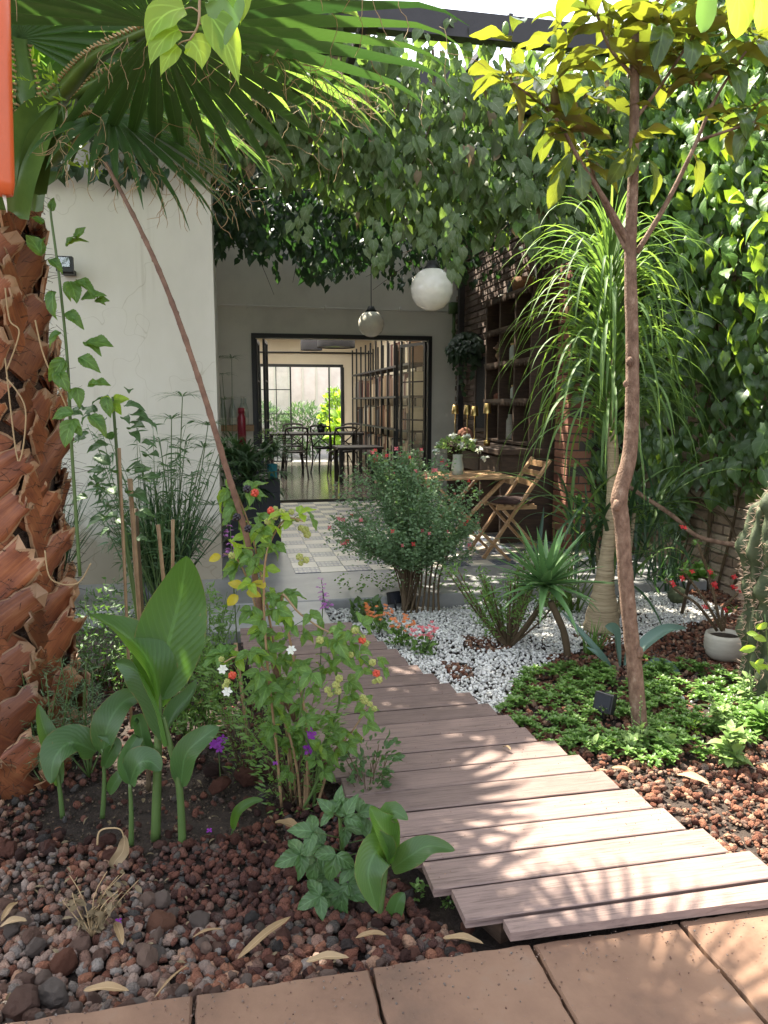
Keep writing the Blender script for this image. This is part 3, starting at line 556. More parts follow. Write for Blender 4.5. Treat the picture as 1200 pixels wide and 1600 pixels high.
# left bed, coarse lava rocks in front, finer behind
n = 0
while n < 15000:
    x = U(-1.5, .75); y = 1.63+(U(0, 1)**1.25)*2.6; n += 1
    if on_path(x, y) or (x > .2 and y > 3.4): continue
    # bare dark soil around the canna stems
    sx, sy = (x+.25)/.42, (y-2.62)/.26
    if sx*sx+sy*sy < 1 and rng.random() < .93: continue
    if y > 2.75 and rng.random() < .7: continue
    r = U(.008, .02)*(1.25 if y < 2.0 else 1); 
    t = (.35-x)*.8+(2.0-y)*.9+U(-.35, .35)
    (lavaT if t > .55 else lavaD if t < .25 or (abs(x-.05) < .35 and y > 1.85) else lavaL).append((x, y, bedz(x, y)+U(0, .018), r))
for x, y in [(U(-1.2, .6), 1.66+U(0, 1)**1.3*.9) for _ in range(330)]:
    if on_path(x, y): continue
    sx, sy = (x+.25)/.40, (y-2.62)/.22
    if sx*sx+sy*sy < 1: continue
    big.append((x, y, bedz(x, y)+U(.012, .026), U(.017, .031)*(1.15 if x < -.1 else .82)))
# right bed
lavaR = []; n = 0
while n < 24000:
    x = U(.95, 3.58); y = U(1.66, 5.0); n += 1
    if on_path(x, y) or in_pebbles(x, y): continue
    if y < 1.68: continue
    lavaR.append((x, y, bedz(x, y)+U(0, .012), .005+.016*U(0, 1)**1.8))
n = 0
while n < 30000:
    x = U(.5, 3.5); y = U(3.1, 5.0); n += 1
    if not in_pebbles(x, y): continue
    if y < 4.25 and x > 1.1 and math.sin(x*9+1)*math.sin(y*8) > .35 and rng.random() < .75: lavaR.append((x, y, bedz(x, y)+U(0, .014), U(.007, .015))); continue
    peb.append((x, y, bedz(x, y)+U(.0, .018), U(.0065, .0145)))
crumbs = []
for i in range(5200):
    x = U(-1.0, .45); y = U(2.2, 3.1) if i % 2 else U(1.7, 3.6); crumbs.append((x, y, bedz(x, y)+U(-.002, .004), U(.0015, .0065)*(1 if rng.random() < .93 else 1.8)))
for i in range(2500):
    x = U(1.0, 3.0); y = U(1.7, 3.6)
    if not on_path(x, y): crumbs.append((x, y, bedz(x, y)+U(-.002, .004), U(.0015, .006)))
stones_stuff(crumbs, 'soil_crumbs', 'crumb', ground, ROCK0)
for i in range(60):
    x = U(2.0, 2.8); y = U(2.9, 3.15); peb.append((x, y, bedz(x, y)+.01, U(.012, .022)))
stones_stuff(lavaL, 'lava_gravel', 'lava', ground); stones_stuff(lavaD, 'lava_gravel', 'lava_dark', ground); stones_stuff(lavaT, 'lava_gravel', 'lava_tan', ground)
stones_stuff(lavaR, 'lava_gravel', 'lava', ground, ROCK1); stones_stuff(peb, 'white_gravel', 'pebble', ground, ROCK0)
big.sort(key=lambda a: a[1]-a[3]*10); b1 = [b for b in big if b[0] < .02 and b[1] < 2.3]; b2 = [b for b in big if b not in b1]
stones_parts(b1[:120], 'stone', 'lava_tan', ground); stones_parts(b2[:120], 'stone', 'lava_dark', ground)
special = [(GR, r) for GR, r in [(G(35, 1568, .03), .055), (G(85, 1552, .03), .045), (G(250, 1440, .03), .05), (G(100, 1500, .03), .045), (G(730, 1447, .03), .024)]]
stones_parts([(p.x, p.y, .03, r) for p, r in special[:2]], 'stone', 'lava_tan', ground); stones_parts([(p.x, p.y, .025, r) for p, r in special[2:]], 'stone', 'lava', ground)
darkrocks = [(G(345, 1238), .05), (G(385, 1225), .055), (G(425, 1215), .06), (G(330, 1215), .045), (G(300, 1190), .05), (G(450, 1240), .04), (G(390, 1265), .035)]
stones_parts([(p.x, p.y, .03, r) for p, r in darkrocks], 'stone', 'lava_dark', ground)
grit = [(U(-.6, 1.6), 1.64-abs(rng.gauss(0, .10)), .062, U(.0012, .004)) for _ in range(500)]+[(U(-.6, 1.6), U(1.2, 1.64), .062, U(.001, .002)) for _ in range(300)]
stones_stuff([g_ for g_ in grit if g_[1] > 1.1], 'grit', 'lava_tan', paving, ROCK0)
gp = []
for _ in range(900):
    y = U(1.75, 4.4); gp.append((ip(LE, y)+.02+U(0, 1)**2*(ip(RE, y)-ip(LE, y)-.05) if rng.random() < .5 else ip(RE, y)-.03-U(0, 1)**3*.5, y, .1015, U(.0008, .0022)))
stones_stuff(gp, 'grit', 'lava', path, ROCK0)
stones_parts([(x, 1.66+U(0, .03), .035, U(.014, .024)) for x in [U(-.6, .55) for _ in range(14)]], 'stone', 'lava_tan', ground)
# ================================================================= BUILDINGS
def part(a, b, name, mat, parent, c=0, smooth=False): mb = MB(); mb.box(a, b); return mb.out(name, mat, parent, smooth=smooth)
side = thing('white_building', 'tall cream white blank wall of the building behind the palm, left', 'building', (-2.5, 5.8, 0))
mb = MB(); mb.cbox((-6, 5.8, -.05), (-.055, 10.1, 3.9), .01); mb.out('wall', 'white_wall2', side, smooth=False)
mb = MB(); mb.box((-6, 5.77, 3.9), (-.03, 10.1, 3.97)); mb.out('coping', 'concrete', side, smooth=False)
Yb = 10.2; X0, X1, ZT = .385, 2.72, 2.235
back = thing('back_building', 'shaded white building with a wide black framed doorway into a library room', 'building', (1.5, 10.2, .1))
mb = MB(); mb.box((-1.2, Yb, 0), (X0-.002, Yb+.2, 4.3)); mb.box((X1+.002, Yb, 0), (3.6, Yb+.2, 4.3)); mb.box((X0-.001, Yb+.001, ZT+.001), (X1+.001, Yb+.199, 4.299)); w1 = mb.out('wall', 'grey_wall', back, smooth=False)
mb = MB(); mb.box((X0-.03, Yb-.02, ZT), (X1+.03, Yb+.06, ZT+.055)); mb.box((X0-.03, Yb-.02, .09), (X0+.02, Yb+.06, ZT)); mb.box((X1-.02, Yb-.02, .09), (X1+.03, Yb+.06, ZT)); mb.out('door_frame', 'steel', back, smooth=False)
mb = MB(); mb.tube([(-.05, Yb-.03, 2.63), (3.05, Yb-.03, 2.61)], .012, 6)
for x in (.3, 1.3, 2.3): mb.box((x, Yb-.05, 2.6), (x+.02, Yb, 2.66))
mb.out('conduit_pipe', 'grey_wall', back)
YF = 17.2
part((-1.2, Yb+.2, .02), (3.35, YF, .1), 'floor', 'floor_in', back)
mb = MB(); mb.box((-1.2, Yb+.2, 2.86), (3.35, 11.2, 2.96)); mb.box((-1.2, 16.0, 2.86), (3.35, YF, 2.96)); mb.box((-1.2, 11.2, 2.861), (.2, 16.0, 2.959)); mb.box((2.6, 11.2, 2.861), (3.35, 16.0, 2.959)); mb.out('ceiling', 'cream_wall', back, smooth=False)
mb = MB(); mb.add([(.2, 11.2, 2.93), (2.6, 11.2, 2.93), (2.6, 16, 2.93), (.2, 16, 2.93)], [(0, 1, 2, 3)]); mb.out('added_skylight', 'milkglass', back, smooth=False)  # unseen ceiling opening added to brighten the library room
part((-1.3, Yb+.2, .1), (-1.2, YF, 2.86), 'wall', 'cream_wall', back); part((3.25, Yb+.2, .1), (3.35, YF, 2.86), 'wall', 'cream_wall', back)
mb = MB(); fx0, fx1, fz = .45, 2.6, 2.23; mb.box((-1.2, YF, .0), (fx0, YF+.15, 2.96)); mb.box((fx1, YF, 0), (3.35, YF+.15, 2.96)); mb.box((fx0, YF+.001, fz), (fx1, YF+.149, 2.959)); mb.out('wall', 'cream_wall', back, smooth=False)
mb = MB(); mb.tube([(-1.2, YF-.05, 2.5), (3.25, YF-.05, 2.5)], .02, 6); mb.out('rail', 'steel', back)
def grid_frame(name, parent, p0, ux, wdt, z0, z1, cols, rows, fr=.04, mun=.018, dep=.03, pane=True):
    """glazed leaf: p0 base corner, ux unit direction along the leaf"""
    ux = Vector(ux).normalized(); p0 = Vector(p0); mb = MB(); A = lambda u, z: p0+ux*u+Vector((0, 0, z))
    mb.bar(A(fr/2, z0), A(fr/2, z1), fr, dep, up=ux.cross(Vector((0, 0, 1)))); mb.bar(A(wdt-fr/2, z0), A(wdt-fr/2, z1), fr, dep, up=ux.cross(Vector((0, 0, 1))))
    for z in (z0+fr/2, z1-fr/2): mb.bar(A(fr, z), A(wdt-fr, z), dep, fr)
    for i in range(1, cols): u = wdt*i/cols; mb.bar(A(u, z0+fr), A(u, z1-fr), mun, mun, up=ux.cross(Vector((0, 0, 1))))
    for j in range(1, rows): z = z0+(z1-z0)*j/rows; mb.bar(A(fr, z), A(wdt-fr, z), mun*.9, mun*1.1)
    f = mb.out(name, 'steel', parent, smooth=False)
    if pane:
        for i in range(cols):
            for j in range(rows):
                a = max(fr, wdt*i/cols+mun/2); b = min(wdt-fr, wdt*(i+1)/cols-mun/2); c = max(z0+fr, z0+(z1-z0)*j/rows+mun/2); d = min(z1-fr, z0+(z1-z0)*(j+1)/rows-mun/2)
                m = MB(); m.add([A(a, c), A(b, c), A(b, d), A(a, d)], [(0, 1, 2, 3)]); m.out('pane', 'glass', f, smooth=False)
    return f
grid_frame('door', back, (X0+.03, Yb+.08, 0), (.10, 1, 0), .62, .11, ZT-.01, 2, 4)
grid_frame('door', back, (X0+.13, Yb+.08, 0), (.12, 1, 0), .60, .11, ZT-.01, 2, 4)
grid_frame('door', back, (X1-.03, Yb+.08, 0), (-.32, 1, 0), .68, .11, ZT-.01, 2, 4)
grid_frame('door', back, (X1-.28, Yb+.78, 0), (.25, 1, 0), .66, .11, ZT-.01, 2, 4)
grid_frame('window', back, (fx0, YF+.05, 0), (1, 0, 0), 1.0, .1, fz, 3, 4, fr=.035)
grid_frame('window', back, (fx1-.30, YF+.09, 0), (.12, 1, 0), .6, .1, fz, 2, 4, fr=.035)
mb = MB(); mb.box((fx0, YF-.02, fz-.04), (fx1, YF+.1, fz+.02)); mb.box((fx1-.05, YF-.02, .1), (fx1+.02, YF+.1, fz-.04)); mb.out('window_frame', 'steel', back, smooth=False)
# garden court beyond the far window
cw = thing('courtyard_wall', 'pinkish plastered wall with pale battens seen through the far window', 'wall', (1.6, 20.3, 0))
mb = MB(); mb.box((-3, 20.3, 0), (6, 20.5, 3.1)); mb.out('wall', 'rustwall', cw, smooth=False)
for i in range(15): mb = MB(); x = -.9+i*.36; mb.box((x, 20.27, 0), (x+.05, 20.298, 3.1)); mb.out('batten', 'white_wall', cw, smooth=False)
mb = MB(); mb.box((-3, YF+.15, .0), (6, 20.3, .06)); struct(mb, 'courtyard_ground', 'concrete', smooth=False)
def bush(name, label, cat, c, rx, ry, rz, n, size, mat, tpl='oval', group=None, limit=0, up=.5):
    t = thing(name, label, cat, (c[0], c[1], .06), group); tf = []
    for _ in range(n):
        d = rdir(); r = U(.35, 1)**.5; p = Vector((c[0]+d.x*rx*r, c[1]+d.y*ry*r, c[2]+d.z*rz*r)); dd = (d+rdir()*.8+Vector((0, 0, up))).normalized(); tf.append(lmat(p, dd, rdir(.2, 1), size*U(.6, 1.2)))
    scatter(t, TP[tpl], mat, tf, limit)
    for k in range(5): stem(t, [(c[0]+U(-.05, .05), c[1], .06), (c[0]+U(-rx, rx)*.3, c[1]+U(-ry, ry)*.3, c[2]*.7), (c[0]+U(-rx, rx)*.6, c[1]+U(-ry, ry)*.5, c[2]+rz*.4)], .015, .004, 'brownstem', n=5)
    return t
bush('courtyard_shrub', 'tall sunlit lime green shrub outside the far window, right of its middle', 'shrub', (2.6, 18.5, .95), .36, .35, .8, 900, .13, 'bramble')
bush('courtyard_shrub', 'bright yellow green broad leaved plant low outside the far window beside its right jamb', 'shrub', (2.75, 17.9, .75), .28, .2, .42, 160, .3, 'lime')
bush('courtyard_shrub', 'feathery dull green shrub in the middle of the far window view', 'shrub', (1.9, 19.0, .75), .6, .4, .65, 1100, .16, 'feather', 'lance')
bush('courtyard_shrub', 'narrow leaved shrub behind the left panes of the far window', 'shrub', (.95, 19.2, .8), .6, .4, .6, 1000, .16, 'feather', 'lance')
# patio side wall of old brick, pillar, garden wall
def brickwall(name, label, x, y0, y1, z0, z1, mat, bl=.24, bh=.062, gap=.012, thick=.2, limit=300, sel=None, facing=-1):
    t = thing(name, label, 'wall', (x+thick/2, (y0+y1)/2, 0)); part((x-.004, y0, z0-.05), (x+thick, y1, z1), 'wall_core', 'oldmortar', t)
    mb0 = MB(); rows = int((z1-z0)/(bh+gap)); cnt = 0; items = []
    for j in range(rows):
        off = (bl+gap)/2 if j % 2 else 0; y = y0-off
        while y < y1:
            a = max(y, y0); b = min(y+bl, y1); y += bl+gap
            if b-a < .04: continue
            items.append((a, b, z0+j*(bh+gap)))
    items.sort(key=lambda q: 0 if (sel and sel((q[0]+q[1])/2, q[2])) else 1)
    tm = {}
    for k, (a, b, z) in enumerate(items):
        dx = U(-.006, .006); tgt = MB() if (k < limit and (not sel or sel((a+b)/2, z))) else mb0
        tgt.cbox((-(b-a)/2, -bh/2, -.03), ((b-a)/2, bh/2, .03+dx), .006, mat=Matrix.Translation((x, (a+b)/2, z+bh/2)) @ Matrix.Rotation(-math.pi/2, 4, 'Y') @ Matrix.Rotation(math.pi/2, 4, 'Z'))
        if tgt is not mb0: tgt.out('brick', mat, t, smooth=False)
    if mb0.v: mb0.out('brickwork', mat, t, smooth=False, kind='stuff')
    return t
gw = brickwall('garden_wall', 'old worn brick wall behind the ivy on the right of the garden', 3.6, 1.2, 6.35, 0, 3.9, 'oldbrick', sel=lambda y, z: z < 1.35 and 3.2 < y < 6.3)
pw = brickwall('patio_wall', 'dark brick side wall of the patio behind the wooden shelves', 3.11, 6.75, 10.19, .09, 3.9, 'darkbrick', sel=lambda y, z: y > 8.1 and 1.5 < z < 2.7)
pil = thing('brick_pillar', 'red brick pillar behind the ponytail palm', 'pillar', (3.2, 6.5, .08))
part((2.985, 6.372, .08), (3.425, 6.628, 3.9), 'pillar_core', 'mortar', pil)
for j in range(36):
    z = .095+j*.0745
    if j % 2: segs = [(2.97, 3.20), (3.212, 3.44)]
    else: segs = [(2.97, 3.085), (3.097, 3.315), (3.327, 3.44)]
    for a, b in segs:
        mb = MB(); mb.cbox((a, -.13-.0+U(-.003, .003), z), (b, .14, z+.062), .004, mat=Matrix.Translation((0, 6.5, 0))); mb.out('brick', 'brick', pil, smooth=False)
part((3.441, 6.40, 0), (3.62, 6.6, 3.9), 'return_wall', 'mortar', pil)
# pergola of dark steel beams with rafters
pg = thing('pergola', 'dark steel pergola over the patio carrying the vines', 'pergola', (1.8, 8, 3.4))
def beam(a, b, wx, h, name='beam', mat='beam'): mb = MB(); mb.bar(a, b, wx, h); return mb.out(name, mat, pg, smooth=False)
beam((-.05, 5.6, 4.02), (3.9, 5.6, 4.02), .10, .17)
beam((-.05, 7.2, 4.32), (3.7, 7.2, 4.32), .10, .17)
beam((-.05, 5.9, 3.62), (3.7, 5.9, 3.62), .06, .08)
beam((-.05, 8.8, 4.3), (3.4, 8.8, 4.3), .08, .14)
for i in range(6): beam((.1+i*.66, 5.62, 4.13), (.1+i*.66, 10.1, 4.42), .03, .05, 'rafter')
beam((3.0, 7.2, .1), (3.0, 7.2, 4.2), .06, .06, 'post'); beam((3.0, 9.7, .1), (3.0, 9.7, 4.2), .07, .07, 'post')
for z in (3.05,): mb = MB(); mb.tube([(-.05, 6.3, z), (3.5, 6.3, z)], .004, 5); mb.out('wire', 'steel', pg)
# ================================================================= LIBRARY ROOM
def crossback():
    t = thing('crossback_chair', '', 'chair', (0, 0, 0)); mbs = []
    def p(name, mb, mat='chairwood', sm=True): return mb.out(name, mat, t, smooth=sm, local=True)
    mb = MB(); mb.lathe([(0, .44), (.19, .44), (.205, .452), (.2, .47), (0, .475)], n=18); p('seat', mb)
    for s in (-1, 1):
        mb = MB(); mb.tube(bez([(s*.17, .15, .44), (s*.185, .17, .2), (s*.2, .19, 0)], 3), [.017]*6+[.014], 7); p('leg', mb)
        mb = MB(); mb.tube(bez([(s*.2, -.24, 0), (s*.185, -.17, .25), (s*.19, -.17, .5), (s*.2, -.21, .72), (s*.19, -.25, .88)], 3), .016, 7); p('leg', mb)
        mb = MB(); mb.tube(bez([(s*.17, -.15, .2), (s*.12, 0, .4), (s*.17, .14, .2)], 4), .008, 6); p('brace', mb)
    mb = MB(); mb.tube(bez([(-.195, -.25, .86), (-.1, -.28, .885), (.1, -.28, .885), (.195, -.25, .86)], 4), .02, 7); p('top_rail', mb)
    for s in (-1, 1): mb = MB(); mb.tube(bez([(s*.18, -.25, .84), (s*.05, -.225, .68), (-s*.08, -.2, .58), (-s*.17, -.18, .5)], 4), .010, 6); p('cross_strap', mb)
    mb = MB(); mb.tube([(-.19, -.18, .49), (.19, -.18, .49)], .010, 6); p('lower_rail', mb)
    return t
GRP = 'dark cross-back chairs in the library room'
ch = crossback(); ch.location = (1.17, 13.55, .1); ch.rotation_euler = (0, 0, .12); ch['label'] = 'dark cross-back chair in the doorway seen from behind, nearest one on the left'; ch['group'] = GRP
recopy(ch, (1.85, 14.6, .1), -.5, 'dark cross-back chair left of centre, further into the room beside the table')
recopy(ch, (2.0, 13.5, .1), .2, 'dark cross-back chair half hidden behind the flowering shrub')
recopy(ch, (1.3, 15.4, .1), 3.0, 'dark cross-back chair at the far side of the dining table, facing the garden visitor')
recopy(ch, (2.4, 15.3, .1), 2.6, 'dark cross-back chair nearest the bookcase behind the table')
def table(name, label, x0, x1, y0, y1, z, mat, lw=.06):
    t = thing(name, label, 'table', ((x0+x1)/2, (y0+y1)/2, .1)); mb = MB(); mb.cbox((x0, y0, z-.04), (x1, y1, z), .005); mb.out('tabletop', mat, t, smooth=False)
    for x in (x0+.06, x1-.06):
        for y in (y0+.06, y1-.06): mb = MB(); mb.box((x-lw/2, y-lw/2, .1), (x+lw/2, y+lw/2, z-.041)); mb.out('leg', mat, t, smooth=False)
    return t
table('dining_table', 'long dark dining table behind the cross-back chairs', .75, 2.5, 14.0, 14.9, .86, 'chairwood')
table('side_table', 'dark low table behind the flowering shrub near the doorway', 1.75, 2.5, 12.2, 12.9, .70, 'chairwood')
fp = thing('table_plant', 'small dark potted plant on the dining table', 'plant', (1.75, 14.4, .86)); mb = MB(); mb.lathe([(0, 0), (.06, 0), (.08, .1), (.07, .1), (0, .08)], (1.75, 14.4, .86), 12); mb.out('pot', 'navy', fp)
scatter(fp, TP['oval'], 'ivy_dark', [lmat(Vector((1.75, 14.4, .96)), rdir(.1, 1), rdir(.2, 1), U(.08, .14)) for _ in range(26)], 0)
# bookcase along the right wall
bc = thing('bookcase', 'tall black metal bookcase of four shelves filled with books along the right wall', 'bookcase', (2.95, 14.5, .1))
BX0, BX1 = 2.78, 3.14; BY0, BY1 = 11.6, 17.0; BZ = [.42, .98, 1.52, 2.02]
nb = 10
for i in range(nb+1):
    y = BY0+(BY1-BY0)*i/nb
    for x in (BX0, BX1): mb = MB(); mb.box((x-.015, y-.015, .1), (x+.015, y+.015, 2.55)); mb.out('post', 'steel', bc, smooth=False)
for z in BZ: mb = MB(); mb.box((BX0+.016, BY0, z-.035), (BX1-.016, BY1, z)); mb.out('shelf', 'darkwood', bc, smooth=False); mb = MB(); mb.box((BX0-.014, BY0+.016, z-.034), (BX0+.0155, BY1-.016, z-.002)); mb.out('shelf_edge', 'steel', bc, smooth=False)
names = ['low', 'second lowest', 'second highest', 'top']
pal = [plain('book_'+n_, c) for n_, c in (('tan', (.38, .28, .18)), ('brown', (.14, .08, .05)), ('cream', (.55, .48, .36)), ('maroon', (.12, .05, .045)), ('charcoal', (.05, .05, .055)), ('grey', (.3, .28, .25)), ('rust', (.24, .14, .09)))]
bookme = []
for m in pal:
    mb = MB(); mb.cbox((-.11, -.5, 0), (.11, .5, 1), .01); me = bpy.data.meshes.new('book'); me.from_pydata(mb.v, [], mb.f); me.materials.append(m); bookme.append(me)
nbook = 0
for zi, z in enumerate(BZ):
    y = BY0+.05
    while y < BY1-.1:
        if rng.random() < .05: y += U(.08, .3); continue
        th = U(.028, .07); 
        if nbook < 292:
            bi = rng.randrange(7); o = bpy.data.objects.new('book', bookme[bi]); C.objects.link(o); o.location = (BX0+.14+U(-.02, .015), y+th/2, z+.0015); o.scale = (U(.85, 1.05), th*.96, U(.24, .39)); o.rotation_euler = (U(-.05, .05) if rng.random() < .1 else 0, 0, 0)
            tag(o, '%s book on the %s shelf of the black bookcase, %s third' % (('tan', 'brown', 'cream', 'maroon', 'charcoal', 'grey', 'rust')[bi], names[zi], ('nearest', 'middle', 'farthest')[min(2, int(3*(y-BY0)/(BY1-BY0)))]), 'book', 'books on the %s shelf of the bookcase' % names[zi]); nbook += 1
        y += th+.003
def drum(x, y, z, r, h, label):
    t = thing('drum_lamp', label, 'lamp', (x, y, z)); mb = MB(); mb.lathe([(r, 0), (r, h), (r-.01, h), (r-.01, 0), (r, 0)], (x, y, z), 28); mb.out('lamp_shade', 'fabricshade', t); mb = MB(); mb.lathe([(r-.012, .02), (.001, .02)], (x, y, z), 28); mb.out('diffuser', 'opal', t); mb = MB(); mb.tube([(x, y, z+h*.5), (x, y, 2.86)], .006, 5); mb.out('cord', 'steel', t)
drum(1.68, 15.2, 2.42, .21, .23, 'black drum shade lamp hanging left in the library room'); drum(1.75, 12.3, 2.27, .3, .16, 'wide flat black lamp under the ceiling just inside the door')
# ================================================================= PATIO THINGS
def globe(px, py, Y, r, label):
    c = W(px, py, Y); t = thing('globe_lamp', label, 'lamp', c-Vector((0, 0, r)), 'opal globe lamps hanging over the patio'); mb = MB(); mb.ball(c, r, 32); mb.out('globe', 'opal', t)
    mb = MB(); mb.lathe([(.0, r+.045), (.035, r+.045), (.05, r+.01), (.075, r-.02), (.0, r-.025)], c, 20); mb.out('cap', 'steel', t); mb = MB(); mb.tube([c+Vector((0, 0, r+.04)), Vector((c.x, c.y, 4.3))], .0045, 6); mb.out('cord', 'steel', t)
globe(675, 452, 5.85, .163, 'large opal globe lamp, the nearer and higher of the two'); globe(580, 506, 9.0, .152, 'smaller looking opal globe lamp hanging above the doorway')
# wooden shelf unit
su = thing('shelf_unit', 'dark rustic wooden shelf unit with scalloped trim on the side wall', 'shelf', (2.95, 7.3, 1.0))
SY0, SY1, SX0, SX1 = 6.85, 8.12, 2.80, 3.09; SZ = [1.0, 1.42, 1.80, 2.14, 2.46]
for y in (SY0, 7.27, 7.70, SY1): part((SX0, y-.02, .98), (SX1, y+.02, 2.46), 'upright', 'darkwood', su)
for z in SZ:
    part((SX0-.015, SY0-.021, z), (SX1+.002, SY1+.021, z+.025), 'shelf_board', 'darkwood', su)
    if z > 1.1:
        mb = MB(); n = 30
        for i in range(n):
            y = SY0+(SY1-SY0)*i/n; d = (SY1-SY0)/n; mb.add([(SX0-.018, y, z), (SX0-.018, y+d, z), (SX0-.018, y+d*.5, z-.05), (SX0-.012, y, z), (SX0-.012, y+d, z), (SX0-.012, y+d*.5, z-.05)], [(0, 1, 2), (5, 4, 3), (0, 2, 5, 3), (2, 1, 4, 5)])
        mb.out('scalloped_trim', 'darkwood', su, smooth=False)
part((SX1-.012, SY0, .99), (SX1-.002, SY1, 2.46), 'back_panel', 'chairwood', su)
ct = thing('counter', 'long dark wooden counter under the shelf unit', 'counter', (2.8, 7.4, .09))
mb = MB(); mb.cbox((2.45, 6.7, .93), (3.09, 8.6, .98), .006); mb.out('countertop', 'darkwood', ct, smooth=False)
for y in (6.75, 7.35, 7.95, 8.52): mb = MB(); mb.box((2.5, y, .09), (3.05, y+.04, .929)); mb.out('support', 'darkwood', ct, smooth=False)
for y in (6.8, 7.4): part((2.49, y, .72), (2.52, y+.53, .90), 'drawer', 'darkwood', ct)
for k, (y, h, lb) in enumerate([(8.45, .34, 'tall brass table lamp on the counter left of the group'), (8.0, .34, 'brass table lamp on the counter, second from the chalkboard'), (7.75, .33, 'slim brass table lamp in the middle of the counter'), (7.35, .36, 'brass table lamp on the counter closest to the ponytail palm')]):
    x = 2.56; t = thing('brass_lamp', lb, 'lamp', (x, y, .98), 'brass table lamps on the counter'); mb = MB(); mb.lathe([(0, 0), (.032, 0), (.032, .05), (.008, .055), (.006, .06), (.006, h), (0, h)], (x, y, .98), 14); mb.out('stand', 'brass', t); mb = MB(); mb.lathe([(.042, h-.04), (.032, h+.06), (.028, h+.06), (.038, h-.04)], (x, y, .98), 16); mb.out('lamp_shade', 'brass', t)
mb = MB(); mb.ball((2.62, 8.25, 1.06), .085, 12, .9, .1); mb.ball((2.6, 8.1, 1.04), .07, 10, .9, .15); tag(mb.out('clay_vessel', 'brick'), 'lumpy red clay vessel on the counter among the brass lamps', 'vessel')
# pig figurine
t = thing('pig_figurine', 'small terracotta pig figurine on an upper left shelf of the unit', 'figurine', (2.9, 7.92, 1.825)); mb = MB(); mb.ball((2.9, 7.92, 1.90), .06, 14, .85, .03); mb.ball((2.87, 7.92, 1.985), .042, 12, .9); mb.out('body', 'terra', t)
mb = MB(); mb.lathe([(0, 0), (.016, 0), (.018, .02), (0, .02)], (2.83, 7.92, 1.97), 10); mb.out('snout', 'terra', t)
for s in (-1, 1): mb = MB(); mb.tube([(2.88, 7.92+s*.025, 2.01), (2.87, 7.92+s*.042, 2.05)], [.016, .003], 6); mb.out('ear', 'terra', t); mb = MB(); mb.tube([(2.9, 7.92+s*.03, 1.87), (2.88, 7.92+s*.035, 1.827)], [.02, .016], 7); mb.out('leg', 'terra', t)
def jar(x, y, z, r, h, mat, label, name='jar', cat='jar', lidm=None, group=None):
    t = thing(name, label, cat, (x, y, z), group); mb = MB(); mb.lathe([(0, 0), (r, 0), (r*1.03, h*.1), (r, h*.75), (r*.7, h*.88), (r*.7, h)], (x, y, z), 14); mb.out('body', mat, t)
    if lidm: mb = MB(); mb.lathe([(r*.72, h*.95), (r*.76, h*.95), (r*.76, h*1.06), (0, h*1.06)], (x, y, z), 14); mb.out('lid', lidm, t)
G2 = 'glass jars in the shelf unit'
jar(2.9, 7.55, 1.826, .045, .17, 'bottleglass', 'glass jar beside the middle upright on the upper shelf', lidm='brass', group=G2); jar(2.9, 7.42, 1.826, .055, .2, 'bottleglass', 'wider glass jar on the upper shelf to the right of the first', lidm='brass', group=G2)
jar(2.9, 7.95, 1.446, .06, .06, 'brick', 'small orange clay bowl on the lower shelf of the unit', 'bowl', 'bowl'); jar(2.9, 7.82, 1.446, .035, .12, 'bottleglass', 'small glass bottle next to the clay bowl on the lower shelf', 'bottle', 'bottle'); jar(2.9, 7.5, 1.446, .045, .13, 'bottleglass', 'squat glass jar on the lower shelf under the trailing plant', lidm='brass', group=G2)
jar(2.93, 7.7, 1.026, .05, .26, 'potclay', 'tall pale bottle standing at the back of the lowest shelf', 'bottle', 'bottle')
t = thing('basket', 'brown wicker basket with a handle on top of the shelf unit', 'basket', (2.92, 7.35, 2.485)); mb = MB(); mb.lathe([(0, 0), (.11, 0), (.14, .13), (.13, .13), (.1, .01)], (2.92, 7.35, 2.485), 20); mb.out('body', 'basket', t); mb = MB(); mb.tube([(2.92, 7.35+.135*math.cos(a), 2.60+.12*math.sin(a)) for a in [i*math.pi/12 for i in range(13)]], .009, 6); mb.out('handle', 'basket', t)
jar(2.92, 7.7, 2.485, .05, .15, 'navy', 'dark bottle on top of the shelf unit left of the basket', 'bottle', 'bottle'); jar(2.92, 7.92, 2.485, .06, .05, 'white_wall', 'small white bowl on the left end on top of the shelf unit', 'bowl', 'bowl')
t = thing('chalkboard', 'narrow chalkboard menu with faint chalk writing on the side wall', 'sign', (3.07, 8.95, 1.1)); part((3.055, 8.75, 1.1), (3.075, 9.2, 1.95), 'board', 'chalk', t)
for a, b in (((3.045, 8.71, 1.06), (3.08, 8.749, 1.99)), ((3.045, 9.201, 1.06), (3.08, 9.24, 1.99)), ((3.045, 8.75, 1.06), (3.08, 9.2, 1.099)), ((3.045, 8.75, 1.951), (3.08, 9.2, 1.99))): part(a, b, 'frame', 'darkwood', t)
c = XW(722, 560, 2.95); t = thing('hanging_pothos', 'dark trailing pothos plant hanging in the corner by the chalkboard', 'plant', (2.95, 9.3, 1.6)); cc = Vector((2.90, 9.15, 2.10)); tf = []
mb = MB(); mb.lathe([(0, -.12), (.09, -.12), (.12, .02), (.11, .02), (.08, -.1)], cc, 16); mb.out('pot', 'navy', t)
for _ in range(330): d = rdir(-.7, 1); p = cc+Vector((d.x*.2, d.y*.2, d.z*.2-.05)); tf.append(lmat(p, Vector((d.x, d.y, -.7)), d+Vector((-.5, -.5, .2)), U(.06, .1)))
